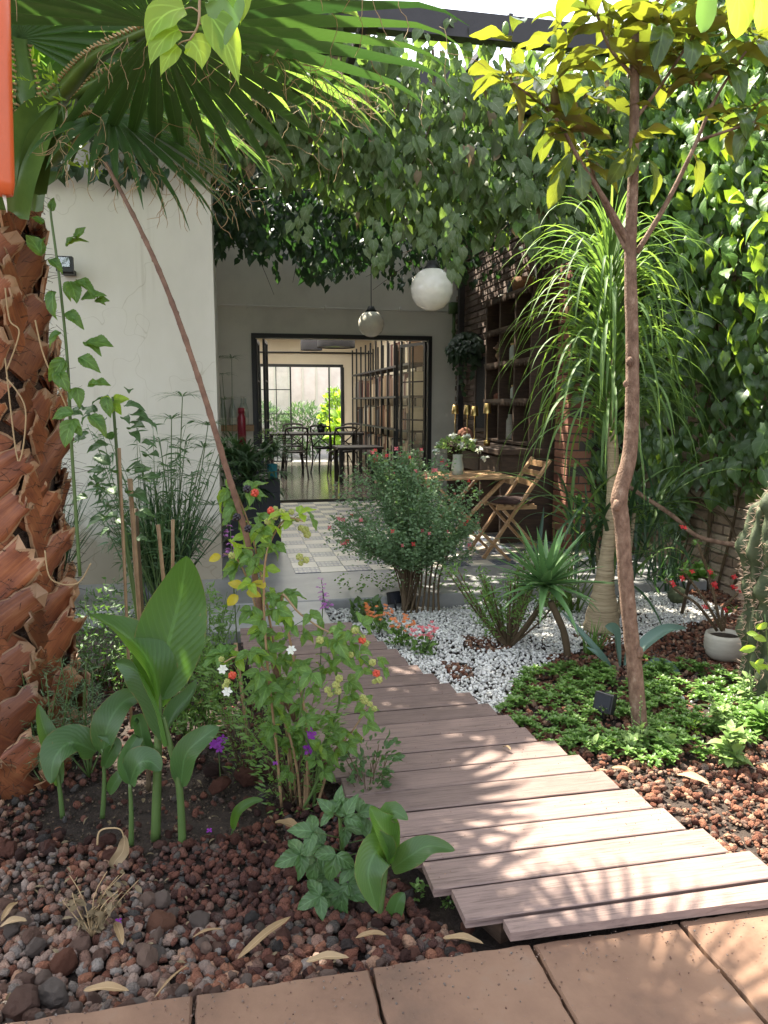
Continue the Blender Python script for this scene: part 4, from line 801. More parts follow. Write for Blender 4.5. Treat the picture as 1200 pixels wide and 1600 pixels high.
for k in range(7):
    x = U(-.16, .16); y = U(-.15, .15); L = U(.2, .55)
    for q in range(int(L/.05)): tf.append(lmat(cc+Vector((x+U(-.02, .02), y, -.12-q*.05)), (U(-1, 1), U(-1, 1), -1), (-.6, -.8, .1), U(.05, .08)))
scatter(t, TP['ivy'], 'ivy_dark', tf, 60)
t = thing('pipe', 'green painted vertical pipe with valve in the back corner', 'pipe', (3.02, 10.1, 1.9)); mb = MB(); mb.tube([(3.02, 10.08, 1.95), (3.02, 10.08, 2.68)], .022, 8); mb.box((2.96, 10.02, 2.58), (3.07, 10.14, 2.72)); mb.ball((3.02, 10.08, 2.35), .035, 8); mb.out('pipe_run', 'greenstem', t)
# folding slatted table and chair
ft = thing('folding_table', 'light wooden folding table with slatted top beside the shrub', 'table', (1.95, 6.25, .09)); tx0, tx1, ty0, ty1, tz = 1.55, 2.33, 5.95, 6.6, .80
n = 9
for i in range(n):
    y = ty0+(ty1-ty0)*i/n; mb = MB(); mb.cbox((tx0, y, tz-.018), (tx1, y+(ty1-ty0)/n-.012, tz), .003); mb.out('slat', 'wood', ft, smooth=False)
for a, b in (((tx0+.02, ty0, tz-.06), (tx0+.05, ty1, tz-.019)), ((tx1-.05, ty0, tz-.06), (tx1-.02, ty1, tz-.019))): part(a, b, 'apron', 'wood', ft)
for y in (ty0+.05, ty1-.05):
    mb = MB(); mb.bar((tx0+.08, y, tz-.03), (tx1-.02, y, .09), .022, .045, up=Vector((0, 1, 0))); mb.out('leg', 'wood', ft, smooth=False); mb = MB(); mb.bar((tx1-.08, y+.025, tz-.03), (tx0+.02, y+.025, .09), .022, .045, up=Vector((0, 1, 0))); mb.out('leg', 'wood', ft, smooth=False)
mb = MB(); mb.bar((tx0+.12, ty0+.05, .2), (tx0+.12, ty1-.03, .2), .02, .03); mb.out('stretcher', 'wood', ft, smooth=False)
fc = thing('folding_chair', 'light wooden folding chair with brown seat pad at the slatted table', 'chair', (2.42, 6.3, .09)); cy0, cy1 = 6.12, 6.50
for y in (cy0, cy1):
    mb = MB(); mb.bar((2.12, y, .09), (2.70, y, .92), .022, .04, up=Vector((0, 1, 0))); mb.out('back_leg', 'wood', fc, smooth=False)
    yy = y+(.03 if y == cy0 else -.03); mb = MB(); mb.bar((2.68, yy, .09), (2.30, yy, .50), .022, .038, up=Vector((0, 1, 0))); mb.out('leg', 'wood', fc, smooth=False)
    part((2.24, yy-.01, .50), (2.60, yy+.01, .53), 'seat_rail', 'wood', fc)
for k in range(5): part((2.25+k*.07, cy0+.02, .531), (2.30+k*.07, cy1-.02, .545), 'seat_slat', 'wood', fc)
for z in (.72, .80, .88): x = 2.12+(z-.09)*.58/.83; mb = MB(); mb.bar((x, cy0+.01, z), (x, cy1-.01, z), .015, .05); mb.out('back_slat', 'wood', fc, smooth=False)
mb = MB(); mb.lathe([(0, 0), (.19, 0), (.205, .015), (.2, .03), (0, .036)], (2.42, 6.31, .546), 20); mb.out('seat_pad', 'cushion', fc)
mb = MB(); mb.bar((2.6, cy0, .19), (2.6, cy1, .19), .02, .03); mb.out('stretcher', 'wood', fc, smooth=False)
# vase of white flowers
vc = Vector((1.92, 6.25, .80)); t = thing('flower_vase', 'vase of white daisies and pale green hydrangeas on the folding table', 'vase', vc); mb = MB(); mb.lathe([(0, 0), (.045, 0), (.055, .06), (.04, .14), (.045, .17)], vc, 16); mb.out('vase', 'bottleglass', t)
tf = []; tw = []
for _ in range(230): d = rdir(0, 1); tf.append(lmat(vc+Vector((d.x*.15-.02, d.y*.12, .2+d.z*.10)), d+rdir()*.4, rdir(.2, 1), U(.03, .05)))
scatter(t, TP['tiny'], 'palegreen', tf, 0, stuff='greenery')
for (ax, az) in ((-.15, .26), (-.06, .33), (.06, .32), (.14, .28), (.02, .25), (.21, .2), (.24, .14), (-.2, .2)):
    c = vc+Vector((ax, U(-.08, .05), az)); L = [lmat(c, rdir(-.1, .5) if k < 26 else rdir(), (0, -.4, 1), U(.03, .045)) for k in range(34)]
    mb = MB()
    for m in L: mb.add(*TP['petal'][0], mat=m)
    mb.out('flower', 'white', t); mb = MB(); mb.tube([vc+Vector((0, 0, .15)), c], .002, 4); mb.out('flower_stem', 'greenstem', t)
# bottle shelf on the left of the doorway
bs = thing('wall_shelf', 'small orange wooden wall shelf left of the doorway', 'shelf', (.1, 10.05, 1.2)); part((-.15, 9.95, 1.05), (.355, 10.19, 1.125), 'board', 'wood', bs)
def bottle(x, y, z, label, mat='bottleglass', s=1, group='swing-top bottles on the wall shelf'):
    t = thing('bottle', label, 'bottle', (x, y, z), group); mb = MB(); mb.lathe([(0, 0), (.042*s, 0), (.044*s, .02), (.044*s, .17*s), (.036*s, .22*s), (.016*s, .28*s), (.014*s, .34*s)], (x, y, z), 14); mb.out('body', mat, t)
    mb = MB(); mb.lathe([(.015*s, .335*s), (.018*s, .34*s), (.018*s, .365*s), (0, .37*s)], (x, y, z), 10); mb.out('stopper', 'white_wall', t); mb = MB(); mb.lathe([(.0445*s, .01), (.0450*s, .012), (.0450*s, .09), (.0445*s, .092)], (x, y, z), 14); mb.out('label_band', 'steel' if 0 else 'white_wall', t)
for x, lb in ((-.03, 'clear swing-top bottle at the left end of the wall shelf'), (.095, 'clear swing-top bottle in the middle of the wall shelf'), (.215, 'clear swing-top bottle right of centre on the wall shelf'), (.255, 'clear swing-top bottle standing behind the right-hand one')): bottle(x, 10.06 if x < .25 else 10.13, 1.126, lb)
# planter box with rhapis, with small tins on its edge
pbx = thing('planter_box', 'large dark navy planter box by the patio entrance', 'planter', (.28, 7.15, .09)); mb = MB(); mb.cbox((.0, 6.98, .09), (.47, 7.5, .72), .006); mb.cbox((.01, 6.97, .13), (.46, 6.979, .60), .001); mb.out('box', 'navy', pbx, smooth=False)
t = thing('red_flask', 'dark red metal flask standing on the planter ledge', 'bottle', (.16, 7.4, .72)); mb = MB(); mb.lathe([(0, 0), (.045, 0), (.045, .34), (.03, .38), (.03, .4)], (.17, 8.4, .90), 14); mb.out('body', 'redbottle', t); mb = MB(); mb.lathe([(.032, .39), (.036, .39), (.036, .45), (0, .455)], (.17, 8.4, .90), 14); mb.out('cap', 'redbottle', t)
part((.0, 8.3, .86), (.42, 8.6, .898), 'ledge', 'darkwood', bs); part((.02, 8.32, .09), (.40, 8.58, .859), 'cabinet', 'navy', bs)
t = thing('tin_can', 'turquoise printed tin on the planter edge', 'tin', (.42, 7.1, .72)); mb = MB(); mb.lathe([(0, 0), (.045, 0), (.045, .13), (.04, .13), (.04, .02)], (.41, 7.08, .72), 16); mb.out('body', flat('turquoise', (.03, .22, .27)), t)
t = thing('tin_can', 'orange edged clay pot beside the turquoise tin', 'tin', (.44, 7.2, .72)); mb = MB(); mb.lathe([(0, 0), (.03, 0), (.04, .07), (.035, .07), (.03, .01)], (.44, 7.2, .72), 16); mb.out('body', 'orange' if 0 else 'brick', t)
def umbrella_head(mb, c, n, L, w_, droop=.5, elev=.25):
    for k in range(n):
        a = 2*math.pi*k/n+U(-.15, .15); blade(mb, c, (math.cos(a), math.sin(a), elev+U(-.15, .2)), L*U(.8, 1.15), w_, grav=droop, n=6, kind='lance', fold=.2)
def cyperus(name, label, base, tops, mat='reed', L=.17, w_=.009, n=16):
    t = thing(name, label, 'plant', base)
    for tp in tops:
        b = Vector(base)+Vector((U(-.06, .06), U(-.05, .05), 0)); stem(t, [b, (b+Vector(tp))/2+Vector((U(-.02, .02), 0, 0)), tp], .005, .003, 'greenstem', n=5)
        mb = MB(); umbrella_head(mb, Vector(tp), n, L, w_); mb.out('leaf_head', mat, t)
    return t
rp = thing('rhapis_palm', 'lush dark green fan leaved plant spilling over the dark planter box', 'plant', (.22, 7.2, .72))
for k in range(46):
    c = Vector((.14+U(-.24, .28), 7.0+U(-.2, .16), U(.60, 1.0))); stem(rp, [(.2+U(-.08, .08), 7.2, .68), (c.x*.6+.08, c.y, c.z*.95), c], .006, .004, 'greenstem', n=5)
    mb = MB(); a0 = U(0, 6.28); d0 = (c-Vector((.15, 7.25, .7))).normalized()
    for q in range(11):
        a = -1.5+3*q/10; s = d0.cross(Vector((0, 0, 1))).normalized(); blade(mb, c, d0*math.cos(a)+s*math.sin(a)+Vector((0, 0, .1)), U(.2, .3), .03, grav=.95, n=6, kind='lance', fold=.2)
    mb.out('frond', 'reed', rp)
mb = MB()
for k in range(60): d = rdir(.2, 1); mb.add(*TP['tiny'][0], mat=lmat(Vector((.38+d.x*.13, 6.98+d.y*.1, 1.05+d.z*.1)), d, (0, 0, 1), .03))
mb.out('seed_heads', 'palegreen', rp)
cyperus('papyrus_plant', 'slender brownish papyrus against the wall left of the doorway', (.0, 9.9, .1), [W(347, 585, 9.8), W(362, 560, 9.8), W(340, 560, 9.8), W(350, 625, 9.8)], L=.24, w_=.012)
t = thing('wall_lamp', 'small black box wall lamp on the white wall beside the palm', 'lamp', W(104, 428, 5.75)); c = W(104, 415, 5.74); mb = MB(); mb.cbox((c.x-.055, 5.66, c.z-.05), (c.x+.055, 5.70, c.z+.05), .004); mb.box((c.x-.03, 5.70, c.z-.06), (c.x+.05, 5.80, c.z-.03)); mb.out('housing', 'steel', t, smooth=False); part((c.x-.035, 5.652, c.z-.02), (c.x+.035, 5.6595, c.z+.04), 'lens', 'glass', t)
# ================================================================= PALM
PX, PY = -.96, 3.12
palm = thing('fan_palm', 'big fan palm with rough criss-cross reddish brown leaf bases on its trunk, left', 'palm tree', (PX, PY, 0))
def prad(z): return ip([(-.05, .345), (.2, .33), (.7, .31), (1.2, .335), (1.7, .30), (2.1, .28), (2.5, .24), (2.7, .1)], z)
mb = MB(); pts = [(PX, PY, z*.1-.05) for z in range(28)]; mb.tube(pts, [prad(p[2])*.93 for p in pts], 28, wob=.035); mb.out('trunk', 'palmfibre', palm)
def legbase(z, a, lean, L, w0, w1, tilt, curl):
    """one old leaf base: a curved tapering plate leaning sideways off the trunk"""
    r = prad(z); o = Vector((math.cos(a), math.sin(a), 0)); tg = Vector((-math.sin(a), math.cos(a), 0)); up = Vector((0, 0, 1))
    ax = (up*math.cos(lean)+tg*math.sin(lean)).normalized(); p0 = Vector((PX, PY, z))+o*(r*.93); n = 7; K = 7; top = []; bot = []
    jag = [U(-.16, .08) for _ in range(K)]; fl = [U(-.012, .012) for _ in range(K)]; ed = [U(-.010, .010) for _ in range(2*n+2)]
    for i in range(n+1):
        t = i/n; out = tilt*t+curl*t*t; sd = ax.cross(o).normalized()
        for k in range(K):
            u = (k/(K-1)-.5)*2; ww = (w0+(w1-w0)*t**.8)/2; q = p0+ax*L*t*(1+(jag[k] if i == n else 0))+sd*(u*ww+(ed[2*i+(k > 0)] if k in (0, K-1) else 0)); q += o*(out*L-abs(u)**2*ww*.12+.012+fl[k]*t)
            # keep it wrapped round the trunk
            d2 = Vector((q.x-PX, q.y-PY, 0)); rr = d2.length; want = prad(q.z)*.95+out*L*.8
            if rr > 1e-4 and rr < want: q = q+d2.normalized()*(want-rr)*.8
            th_ = .009-.006*t; top.append(q+o*th_); bot.append(q-o*th_)
    vs = top+bot; N = len(top); fs = []; uvv = [(k/(K-1), i/n) for i in range(n+1) for k in range(K)]*2
    for i in range(n):
        for k in range(K-1): a_ = i*K+k; fs.append((a_, a_+1, a_+K+1, a_+K)); fs.append((N+a_, N+a_+K, N+a_+K+1, N+a_+1))
        fs.append((i*K, (i+1)*K, N+(i+1)*K, N+i*K)); fs.append((i*K+K-1, N+i*K+K-1, N+(i+1)*K+K-1, (i+1)*K+K-1))
    fs.append(tuple(n*K+k for k in range(K))+tuple(N+n*K+k for k in range(K-1, -1, -1)))
    mb = MB(); mb.add(vs, fs, [[uvv[j] for j in f] for f in fs]); ob = mb.out('leaf_base', 'palmbase', palm); ob.data.polygons.foreach_set('use_smooth', [len(f) == 4 and q % (2*(K-1)+2) < 2*(K-1) for q, f in enumerate(fs)])
z = -.03; row = 0
while z < 2.28:
    m = 10
    for k in range(m):
        a = 2*math.pi*(k+(row % 2)*.5+U(-.08, .08))/m-.3
        if math.cos(a-math.atan2(-PY, -PX)) < -.55: continue
        s = 1 if row % 2 else -1; legbase(z+U(-.03, .03), a, s*U(.55, .95), U(.17, .27), U(.15, .2), U(.06, .14), U(0, .06), U(0, .12))
    z += .088; row += 1
mb = MB()
for k in range(4200):
    z = U(-.02, 2.45); a = U(0, 6.28); r = prad(z)+U(-.01, .05); p = Vector((PX+math.cos(a)*r, PY+math.sin(a)*r, z)); d = rdir(-.6, .6)*U(.02, .07); d += Vector((math.cos(a), math.sin(a), 0))*U(0, .03); q = p+d*.5+rdir()*.012; mb.tube([p, q, p+d], [.0012, .001, .0006], 3, cap=False)
mb.out('trunk_fibre', 'palmfibre', palm, kind='stuff')
mb = MB()
for kk, pts in enumerate([[(10, 590), (40, 640), (28, 720), (8, 560)], [(55, 500), (70, 560), (105, 640), (110, 690)], [(8, 450), (15, 500), (30, 520), (10, 580)], [(70, 860), (80, 905), (120, 912), (142, 880)]]):
    c = bez([W(x, y, PY-prad(1)-.06+abs(x-60)*.0006) for x, y in pts], 6); mb = MB(); mb.tube(c, .0028, 5); mb.out('loose_fibre', 'fibre', palm)
CROWN = Vector((PX, PY, 2.35))
def petiole(pts, w_=.045, teeth=True):
    c = bez(pts, 9); m = len(c)-1; mb = MB(); vs = []; K = 6
    for i, p in enumerate(c):
        t = i/m; d = (c[min(i+1, m)]-c[max(i-1, 0)]).normalized(); s = d.cross(Vector((0, 0, 1))); s = s.normalized() if s.length > .05 else Vector((1, 0, 0)); n_ = s.cross(d); ww = w_*(1.25-.7*t)
        for a, b in ((-1, .25), (-.4, .05), (.4, .05), (1, .25), (.5, -.5), (-.5, -.5)): vs.append(p+s*a*ww+n_*b*ww)
    fs = [(i*K+k, i*K+(k+1) % K, (i+1)*K+(k+1) % K, (i+1)*K+k) for i in range(m) for k in range(K)]; mb.add(vs, fs); pet = mb.out('petiole', 'petiole', palm)
    if teeth:
        mb = MB()
        for i in range(1, m):
            for j in (0, 3):
                for h in (0, .5):
                    p = vs[i*K+j].lerp(vs[(i+1)*K+j] if i < m-1 else vs[i*K+j], h); o = (vs[i*K+j]-c[i]).normalized(); d = (c[min(i+1, m)]-c[i]).normalized() if i < m else Vector((0, 0, 1)); mb.tube([p-o*.002, p+o*.009+d*.002, p+o*.013+d*.007], [.0055, .0035, .0005], 4)
        mb.out('teeth', 'tooth', pet, kind='stuff')
    return c
def frond(hub, axis, nrm, rad, n=34, span=2.75, droop=.3, fib=True, mat='frond', fibn=1.0, tear=.5):
    axis = Vector(axis).normalized(); nrm = Vector(nrm).normalized(); s = axis.cross(nrm).normalized(); nrm = s.cross(axis); hub = Vector(hub); fm = MB()
    for k in range(n):
        th = -span+2*span*(k+.5)/n; dth = 2*span/n; d = (axis*math.cos(th)+s*math.sin(th)).normalized(); L = rad*(.78+.22*math.cos(th*.55))*U(.94, 1.04); sd = nrm.cross(d).normalized()
        N = 12; vs = []; uv = []; dr = droop*U(.8, 1.25); lat = U(-.03, .03)
        for i in range(N+1):
            t = i/N; r = t*L; w_ = 2*r*math.tan(dth/2)*1.04 if t < tear else 2*tear*L*math.tan(dth/2)*(1-((t-tear)/(1-tear)))**.75; w_ = max(w_, .0012)
            c = hub+d*r*(1-.10*dr*t*t)+Vector((0, 0, -dr*L*t*t*.75))+nrm*(-.05*t*(1-t))+sd*lat*L*max(0, t-.5); f = .42*w_
            if t > .88: c += Vector((0, 0, -(t-.88)*L*.5))
            for u in (-1, 0, 1): vs.append(c+sd*u*w_/2*(.92 if u else 1)+nrm*(f*(abs(u)-.5)*(1 if t < tear else .8))); uv.append((.5+u*.5, t))
        fs = []; uvs = []
        for i in range(N):
            for q in (0, 1): a_ = i*3+q; g = (a_, a_+1, a_+4, a_+3); fs.append(g); uvs.append([uv[j] for j in g])
        mb = MB(); mb.add(vs, fs, uvs); mb.out('leaflet', mat, palm)
        if fib:
            for q in range(int(U(1, 4)*fibn)):
                t0 = U(.55, .98); p = hub+d*L*t0*.97+Vector((0, 0, -dr*L*t0*t0*.75)); c = [p]; dd = (d*.5+rdir()*.8+Vector((0, 0, -.4))).normalized()
                for i in range(8): dd = (dd+rdir()*.55+Vector((0, 0, -.16))).normalized(); c.append(c[-1]+dd*U(.012, .03)*(rad/.85))
                fm.tube(c, [.0011]*8+[.0005], 3, cap=False)
    fm.out('curly_fibre', 'fibre', palm, kind='stuff')
# A: the great frond over the path, seen from beneath
hA = W(245, 42, 2.25); petiole([CROWN+V(.06, -.05, -.12), W(75, 165, 2.85), W(150, 90, 2.6), hA], .035); frond(hA, (.93, -.30, .16), (-.1, .12, .98), .88, 38, 2.62, .12)
# B: lower frond hanging in front of the white wall
hB = W(175, 178, 2.75); petiole([CROWN+V(.1, -.08, -.18), W(70, 255, 2.95), W(120, 195, 2.85), hB], .035); frond(hB, (.85, .1, -.22), (.2, -.5, .85), .46, 26, 2.2, .35, fibn=2.2)
# C: bright frond behind, upper left
hC = W(140, 120, 3.9); petiole([CROWN+V(.1, .1, -.05), W(60, 200, 3.3), W(95, 150, 3.6), hC], .035, False); frond(hC, (.6, .6, .1), (-.1, -.45, .9), .85, 32, 2.6, .35, mat='frond_backlit')
# D: frond behind A, its sunlit blades to the right
hD = W(330, 70, 2.75); petiole([CROWN+V(.1, 0, 0), W(110, 150, 2.9), W(230, 90, 2.8), hD], .03); frond(hD, (.92, .1, -.02), (0, -.25, .95), .62, 36, 2.5, .28, fibn=2, mat='frond_backlit')
# E, F: fronds rising above the frame, over the left bed
hE = Vector((-.85, 2.35, 3.1)); petiole([CROWN, Vector((-.9, 2.8, 2.85)), hE], .04); frond(hE, (.1, -1, -.1), (0, -.1, 1), .95, 34, 2.6, .4, fib=False)
hF = Vector((-.5, 2.55, 3.2)); petiole([CROWN, Vector((-.55, 3.0, 2.95)), hF], .04); frond(hF, (.8, -.45, 0), (0, .1, 1), .95, 34, 2.6, .4, fib=False)
hG = W(30, 60, 3.0); petiole([CROWN+V(.05, -.1, -.1), W(35, 200, 2.95), hG], .045); frond(hG, (-.2, -.5, .8), (.2, -.9, -.2), .9, 26, 2.3, .25)
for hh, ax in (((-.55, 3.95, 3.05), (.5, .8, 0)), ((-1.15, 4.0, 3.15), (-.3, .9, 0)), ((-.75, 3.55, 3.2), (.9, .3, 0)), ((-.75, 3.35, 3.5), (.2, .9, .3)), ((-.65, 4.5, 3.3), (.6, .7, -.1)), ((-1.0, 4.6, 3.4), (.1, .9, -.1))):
    hh = Vector(hh); petiole([CROWN, CROWN.lerp(hh, .55)+V(0, 0, .15), hh], .035, False); frond(hh, ax, (0, -.15, 1), .8, 30, 2.6, .35, fib=False, mat='frond_backlit')
hI = Vector((-1.95, 2.7, 2.8)); petiole([CROWN, hI], .04); frond(hI, (-.8, -.6, 0), (0, .1, 1), .95, 30, 2.6, .4, fib=False)
# broken brown stub and big green bases at the foot of the crown
bigleaf(palm, [W(52, 330, 2.80), W(62, 290, 2.80), W(98, 270, 2.8)], .06, (.2, -.9, .4), 'petiole', 'strap', name='broken_petiole')
bigleaf(palm, [W(15, 330, 2.72), W(28, 270, 2.68), W(60, 195, 2.72), W(85, 160, 2.75)], .15, (.2, -.95, .2), 'petiole', 'strap', fold=.9, ruffle=0, name='leaf_sheath')
bigleaf(palm, [W(45, 300, 2.74), W(60, 230, 2.72), W(100, 165, 2.75)], .10, (.4, -.85, .2), 'petiole', 'strap', fold=.9, ruffle=0, name='leaf_sheath')
t = thing('fern_sprig', 'fine leaved green sprig growing out of the palm crown', 'plant', W(95, 210, 2.7)); tf = []
for k in range(10):
    p0 = W(100+U(-30, 20), 170+U(-60, 90), 2.72); d = rdir(-.8, .3)
    for q in range(12): p = p0+d*q*.014; tf.append(lmat(p, d+rdir()*1.1, rdir(), U(.025, .045)))
scatter(t, TP['lance'], 'lime', tf, 30); stem(t, [W(90, 130, 2.72), W(100, 190, 2.7), W(98, 260, 2.7)], .003, .002, 'greenstem', n=5)
# ================================================================= CLIMBER BY THE PALM
def trifol(parent, c, d, s, mat='bramble', face=None, part='leaf', n=3):
    face = Vector(face) if face is not None else Vector((U(-.4, .4), -.5, .8)); d = Vector(d).normalized(); ss = d.cross(face).normalized()
    return [lmat(c, d, face+rdir()*.25, s), lmat(c, (d*.25+ss).normalized(), face+rdir()*.25, s*.85), lmat(c, (d*.25-ss).normalized(), face+rdir()*.25, s*.85)][:n]
vn = thing('climbing_vine', 'tall thin green climber with large serrated leaves rising beside the palm trunk', 'vine', W(110, 700, 2.75))
stem(vn, [W(125, 900, 2.75), W(112, 700, 2.72), W(105, 560, 2.68), W(92, 430, 2.66), W(80, 340, 2.66), W(80, 325, 2.66)], .006, .003, 'greenstem'); tf = []
for x, y, dx, dy, s in [(82, 330, 0, -1, .045), (68, 350, -.6, -.6, .05), (105, 385, .9, -.8, .065), (118, 372, .7, -.7, .05), (65, 400, -.4, -.9, .09), (78, 405, .7, .5, .06), (110, 440, .3, .8, .085), (120, 438, .9, .3, .08), (128, 468, .9, -.3, .085), (150, 470, 1, 0, .05), (85, 455, -.2, 1, .09), (105, 488, .6, .4, .07), (95, 520, -.7, .4, .06), (135, 535, 1, .1, .1), (100, 560, -.5, .8, .09), (125, 558, .9, .5, .08), (92, 580, .4, .8, .08), (140, 600, .9, 0, .08), (120, 605, .2, .8, .07), (115, 655, -.3, .8, .10), (140, 650, .7, .5, .09), (115, 645, -1, 0, .08), (165, 620, .2, .9, .07)]:
    d = RT*dx-UP*dy+V(0, -.3, 0); c = W(x, y, 2.66); tf.append(lmat(c, d, (-.1+U(-.5, .5), -.6, U(.3, 1)), s)); tf.append(lmat(c-RT*.004, d+RT*U(-.8, .8), (U(-.5, .5), -.6, U(.2, .8)), s*.7))
scatter(vn, TP['serr'], 'bramble', tf, 60)
vb = thing('papaya_sprout', 'green stemmed sapling with lobed leaves between the palm and the stakes', 'plant', G(215, 1010)); Y2 = 3.6
stem(vb, [W(222, 1000, Y2), W(205, 900, Y2), W(190, 800, Y2), W(182, 700, Y2), W(176, 620, Y2)], .011, .006, 'greenstem'); tf = []
for _ in range(46):
    h = U(0, 1); c = W(176+U(-12, 20)+h*10, 620+h*230, Y2); d = rdir(-.3, .5)+V(0, -.3, 0); c2 = c+d*U(.05, .16); tf.append(lmat(c2, d, (U(-.4, .4), -.5, .9), U(.06, .11)))
scatter(vb, TP['serr'], 'bluegreen', tf, 46)
tf = [lmat(W(175, 625, Y2), RT*a+UP*b, (0, -1, .2), .075) for a, b in ((-.9, -.1), (.7, .1), (-.2, -.9), (.5, -.8))]; scatter(vb, TP['serr'], 'lime', tf, 9)
# thorny leaning cane
cn = thing('leaning_cane', 'long bare thorny reddish cane leaning from the path edge up to the palm crown', 'branch', G(545, 1235))
cp = [G(545, 1235), W(500, 1180, 2.56), W(455, 1110, 2.5), W(415, 990, 2.45), W(388, 850, 2.38), W(350, 720, 2.32), W(310, 590, 2.3), W(262, 455, 2.3), W(215, 350, 2.35), W(165, 255, 2.45)]
c = bez(cp, 14); mb = MB(); mb.tube(c, [(.013-.0078*i/len(c))*(1.18 if i % 6 == 0 else 1) for i in range(len(c))], 9, wob=.05); body = mb.out('stem', 'canebark', cn)
mb = MB()
for i in range(3, len(c)-1):
    for q in range(1):
        d = (c[i+1]-c[i]).normalized(); s = (d.cross(FW).normalized()*rng.choice((-1, 1))+rdir()*.7).normalized(); p = c[i]+d*U(0, .02)+s*(.009-.006*i/len(c)); L_ = U(.3, 1); mb.tube([p, p+s*.003*L_+d*.003, p+s*.004*L_+d*.008], [.0035*L_, .0025*L_, .0006], 4)
mb.out('thorns', 'canebark', cn, kind='stuff')
# ================================================================= MAGNOLIA SAPLING
mg = thing('magnolia_sapling', 'slender young tree with bare brown trunk and glossy leaves, right of the path', 'tree', G(1000, 1155))
YM = 2.79
tp = [W(1002, 1165, YM), W(992, 1050, YM), W(980, 930, YM), W(972, 820, YM), (W(968, 775, YM)), W(985, 700, YM), W(988, 560, YM), W(985, 400, YM), W(990, 250, YM), W(992, 60, YM), W(990, -120, YM), W(985, -300, YM)]
c = bez(tp, 7); rr = [ip([(0, .037), (.05, .032), (.25, .030), (.36, .033), (.45, .028), (.6, .024), (.75, .018), (.85, .015), (1, .008)], i/(len(c)-1))*(1+U(-.03, .03)) for i in range(len(c))]
mb = MB(); mb.tube(c, rr, 16, wob=.03); mb.out('trunk', 'bark', mg)
for x, y, s in ((985, 565, .013), (965, 790, .016), (1000, 1020, .018), (978, 600, .009)):
    mb = MB(); p = W(x, y, YM-.03); p = p+V(0, s*.45, 0); mb.ball(p, s, 12, 1.5, .12); mb.ball(p+V(0, -s*.6, 0), s*.45, 8, .8, .2); mb.out('knot', 'bark', mg)
brs = [([W(985, 385, YM), W(950, 320, YM), W(905, 250, YM), W(865, 180, YM), W(800, 130, YM-.1)], .012), ([W(983, 400, YM), W(945, 320, YM+.05), W(920, 250, YM+.1), W(900, 160, YM+.1)], .009), ([W(995, 395, YM), W(1040, 320, YM-.05), W(1080, 240, YM-.1), W(1120, 150, YM-.1), W(1180, 60, YM-.15)], .011), ([W(990, 190, YM), W(1035, 130, YM-.05), W(1080, 60, YM-.1)], .008), ([W(990, 120, YM), W(950, 70, YM), W(930, 10, YM)], .008), ([W(990, 40, YM), W(1050, -20, YM), W(1110, -60, YM)], .008), ([W(1090, 220, YM-.1), W(1150, 200, YM-.2), W(1180, 190, YM-.2)], .006), ([W(800, 130, YM-.1), W(790, 90, YM-.1)], .005)]
for pts, r in brs: stem(mg, pts, r, .004, 'bark', 'branch', n=8)
tf = []
def whorl(x, y, dy, n=9, s=.15, dirv=(0, 0, 1)):
    c = W(x, y, YM+dy); dv = Vector(dirv).normalized()
    for k in range(n):
        a = k*2.4+U(-.3, .3); r = Vector((math.cos(a), math.sin(a), 0)); d = r*U(.7, 1)+dv*U(-.45, .7); tf.append(lmat(c+dv*U(-.05, .04), d, dv*1.3+r*-.2+rdir()*.4, s*U(.85, 1.35)))
for x, y, dy, n, s in [(790, 120, -.1, 8, .15), (800, 70, -.1, 5, .12), (865, 130, 0, 9, .15), (885, 85, .05, 7, .13), (880, 190, 0, 9, .15), (925, 150, .1, 8, .14), (905, 240, .05, 7, .14), (850, 165, -.05, 6, .14), (930, 10, 0, 8, .14), (960, 60, 0, 7, .15), (1000, 90, -.05, 8, .15), (1035, 30, -.1, 8, .15), (1075, 60, -.1, 9, .15), (1110, 10, -.1, 8, .15), (1130, 90, -.1, 8, .14), (1175, 50, -.15, 9, .15), (1180, 180, -.2, 7, .14), (1140, 190, -.15, 5, .13), (1040, 150, -.05, 6, .13), (990, 225, -.03, 3, .15), (1000, 20, 0, 8, .15), (1090, 120, -.1, 6, .13), (870, 25, 0, 5, .13)]:
    whorl(x, y, dy, n, s)
for x, y in [(1060, -70), (950, -90), (1130, -90), (1010, -200), (900, -60), (1190, -40), (1060, -250)]: whorl(x, y, U(-.3, .3), 9, .16)
for x, y, dx, dy in [(990, 235, -.05, -1), (1012, 270, .6, -.8), (985, 250, -.5, -.9), (905, 270, .1, -1), (895, 255, -.5, -1), (880, 280, -.3, -1), (1085, 260, .3, -1)]: tf.append(lmat(W(x, y-20, YM-.05), RT*dx+UP*dy, (U(-.3, .3), -.9, .3), .15))
scatter(mg, TP['mag'], 'magnolia', tf, 290)
mb = MB(); mb.ball(W(868, 150, YM-.05), .022, 9, 1.5, .2); mb.out('seed_cone', 'deadbrown', mg)
for x, y in ((865, 65), (790, 45)): mb = MB(); mb.ball(W(x, y, YM-.08), .013, 8, 1.9); mb.out('bud', 'palegreen', mg)
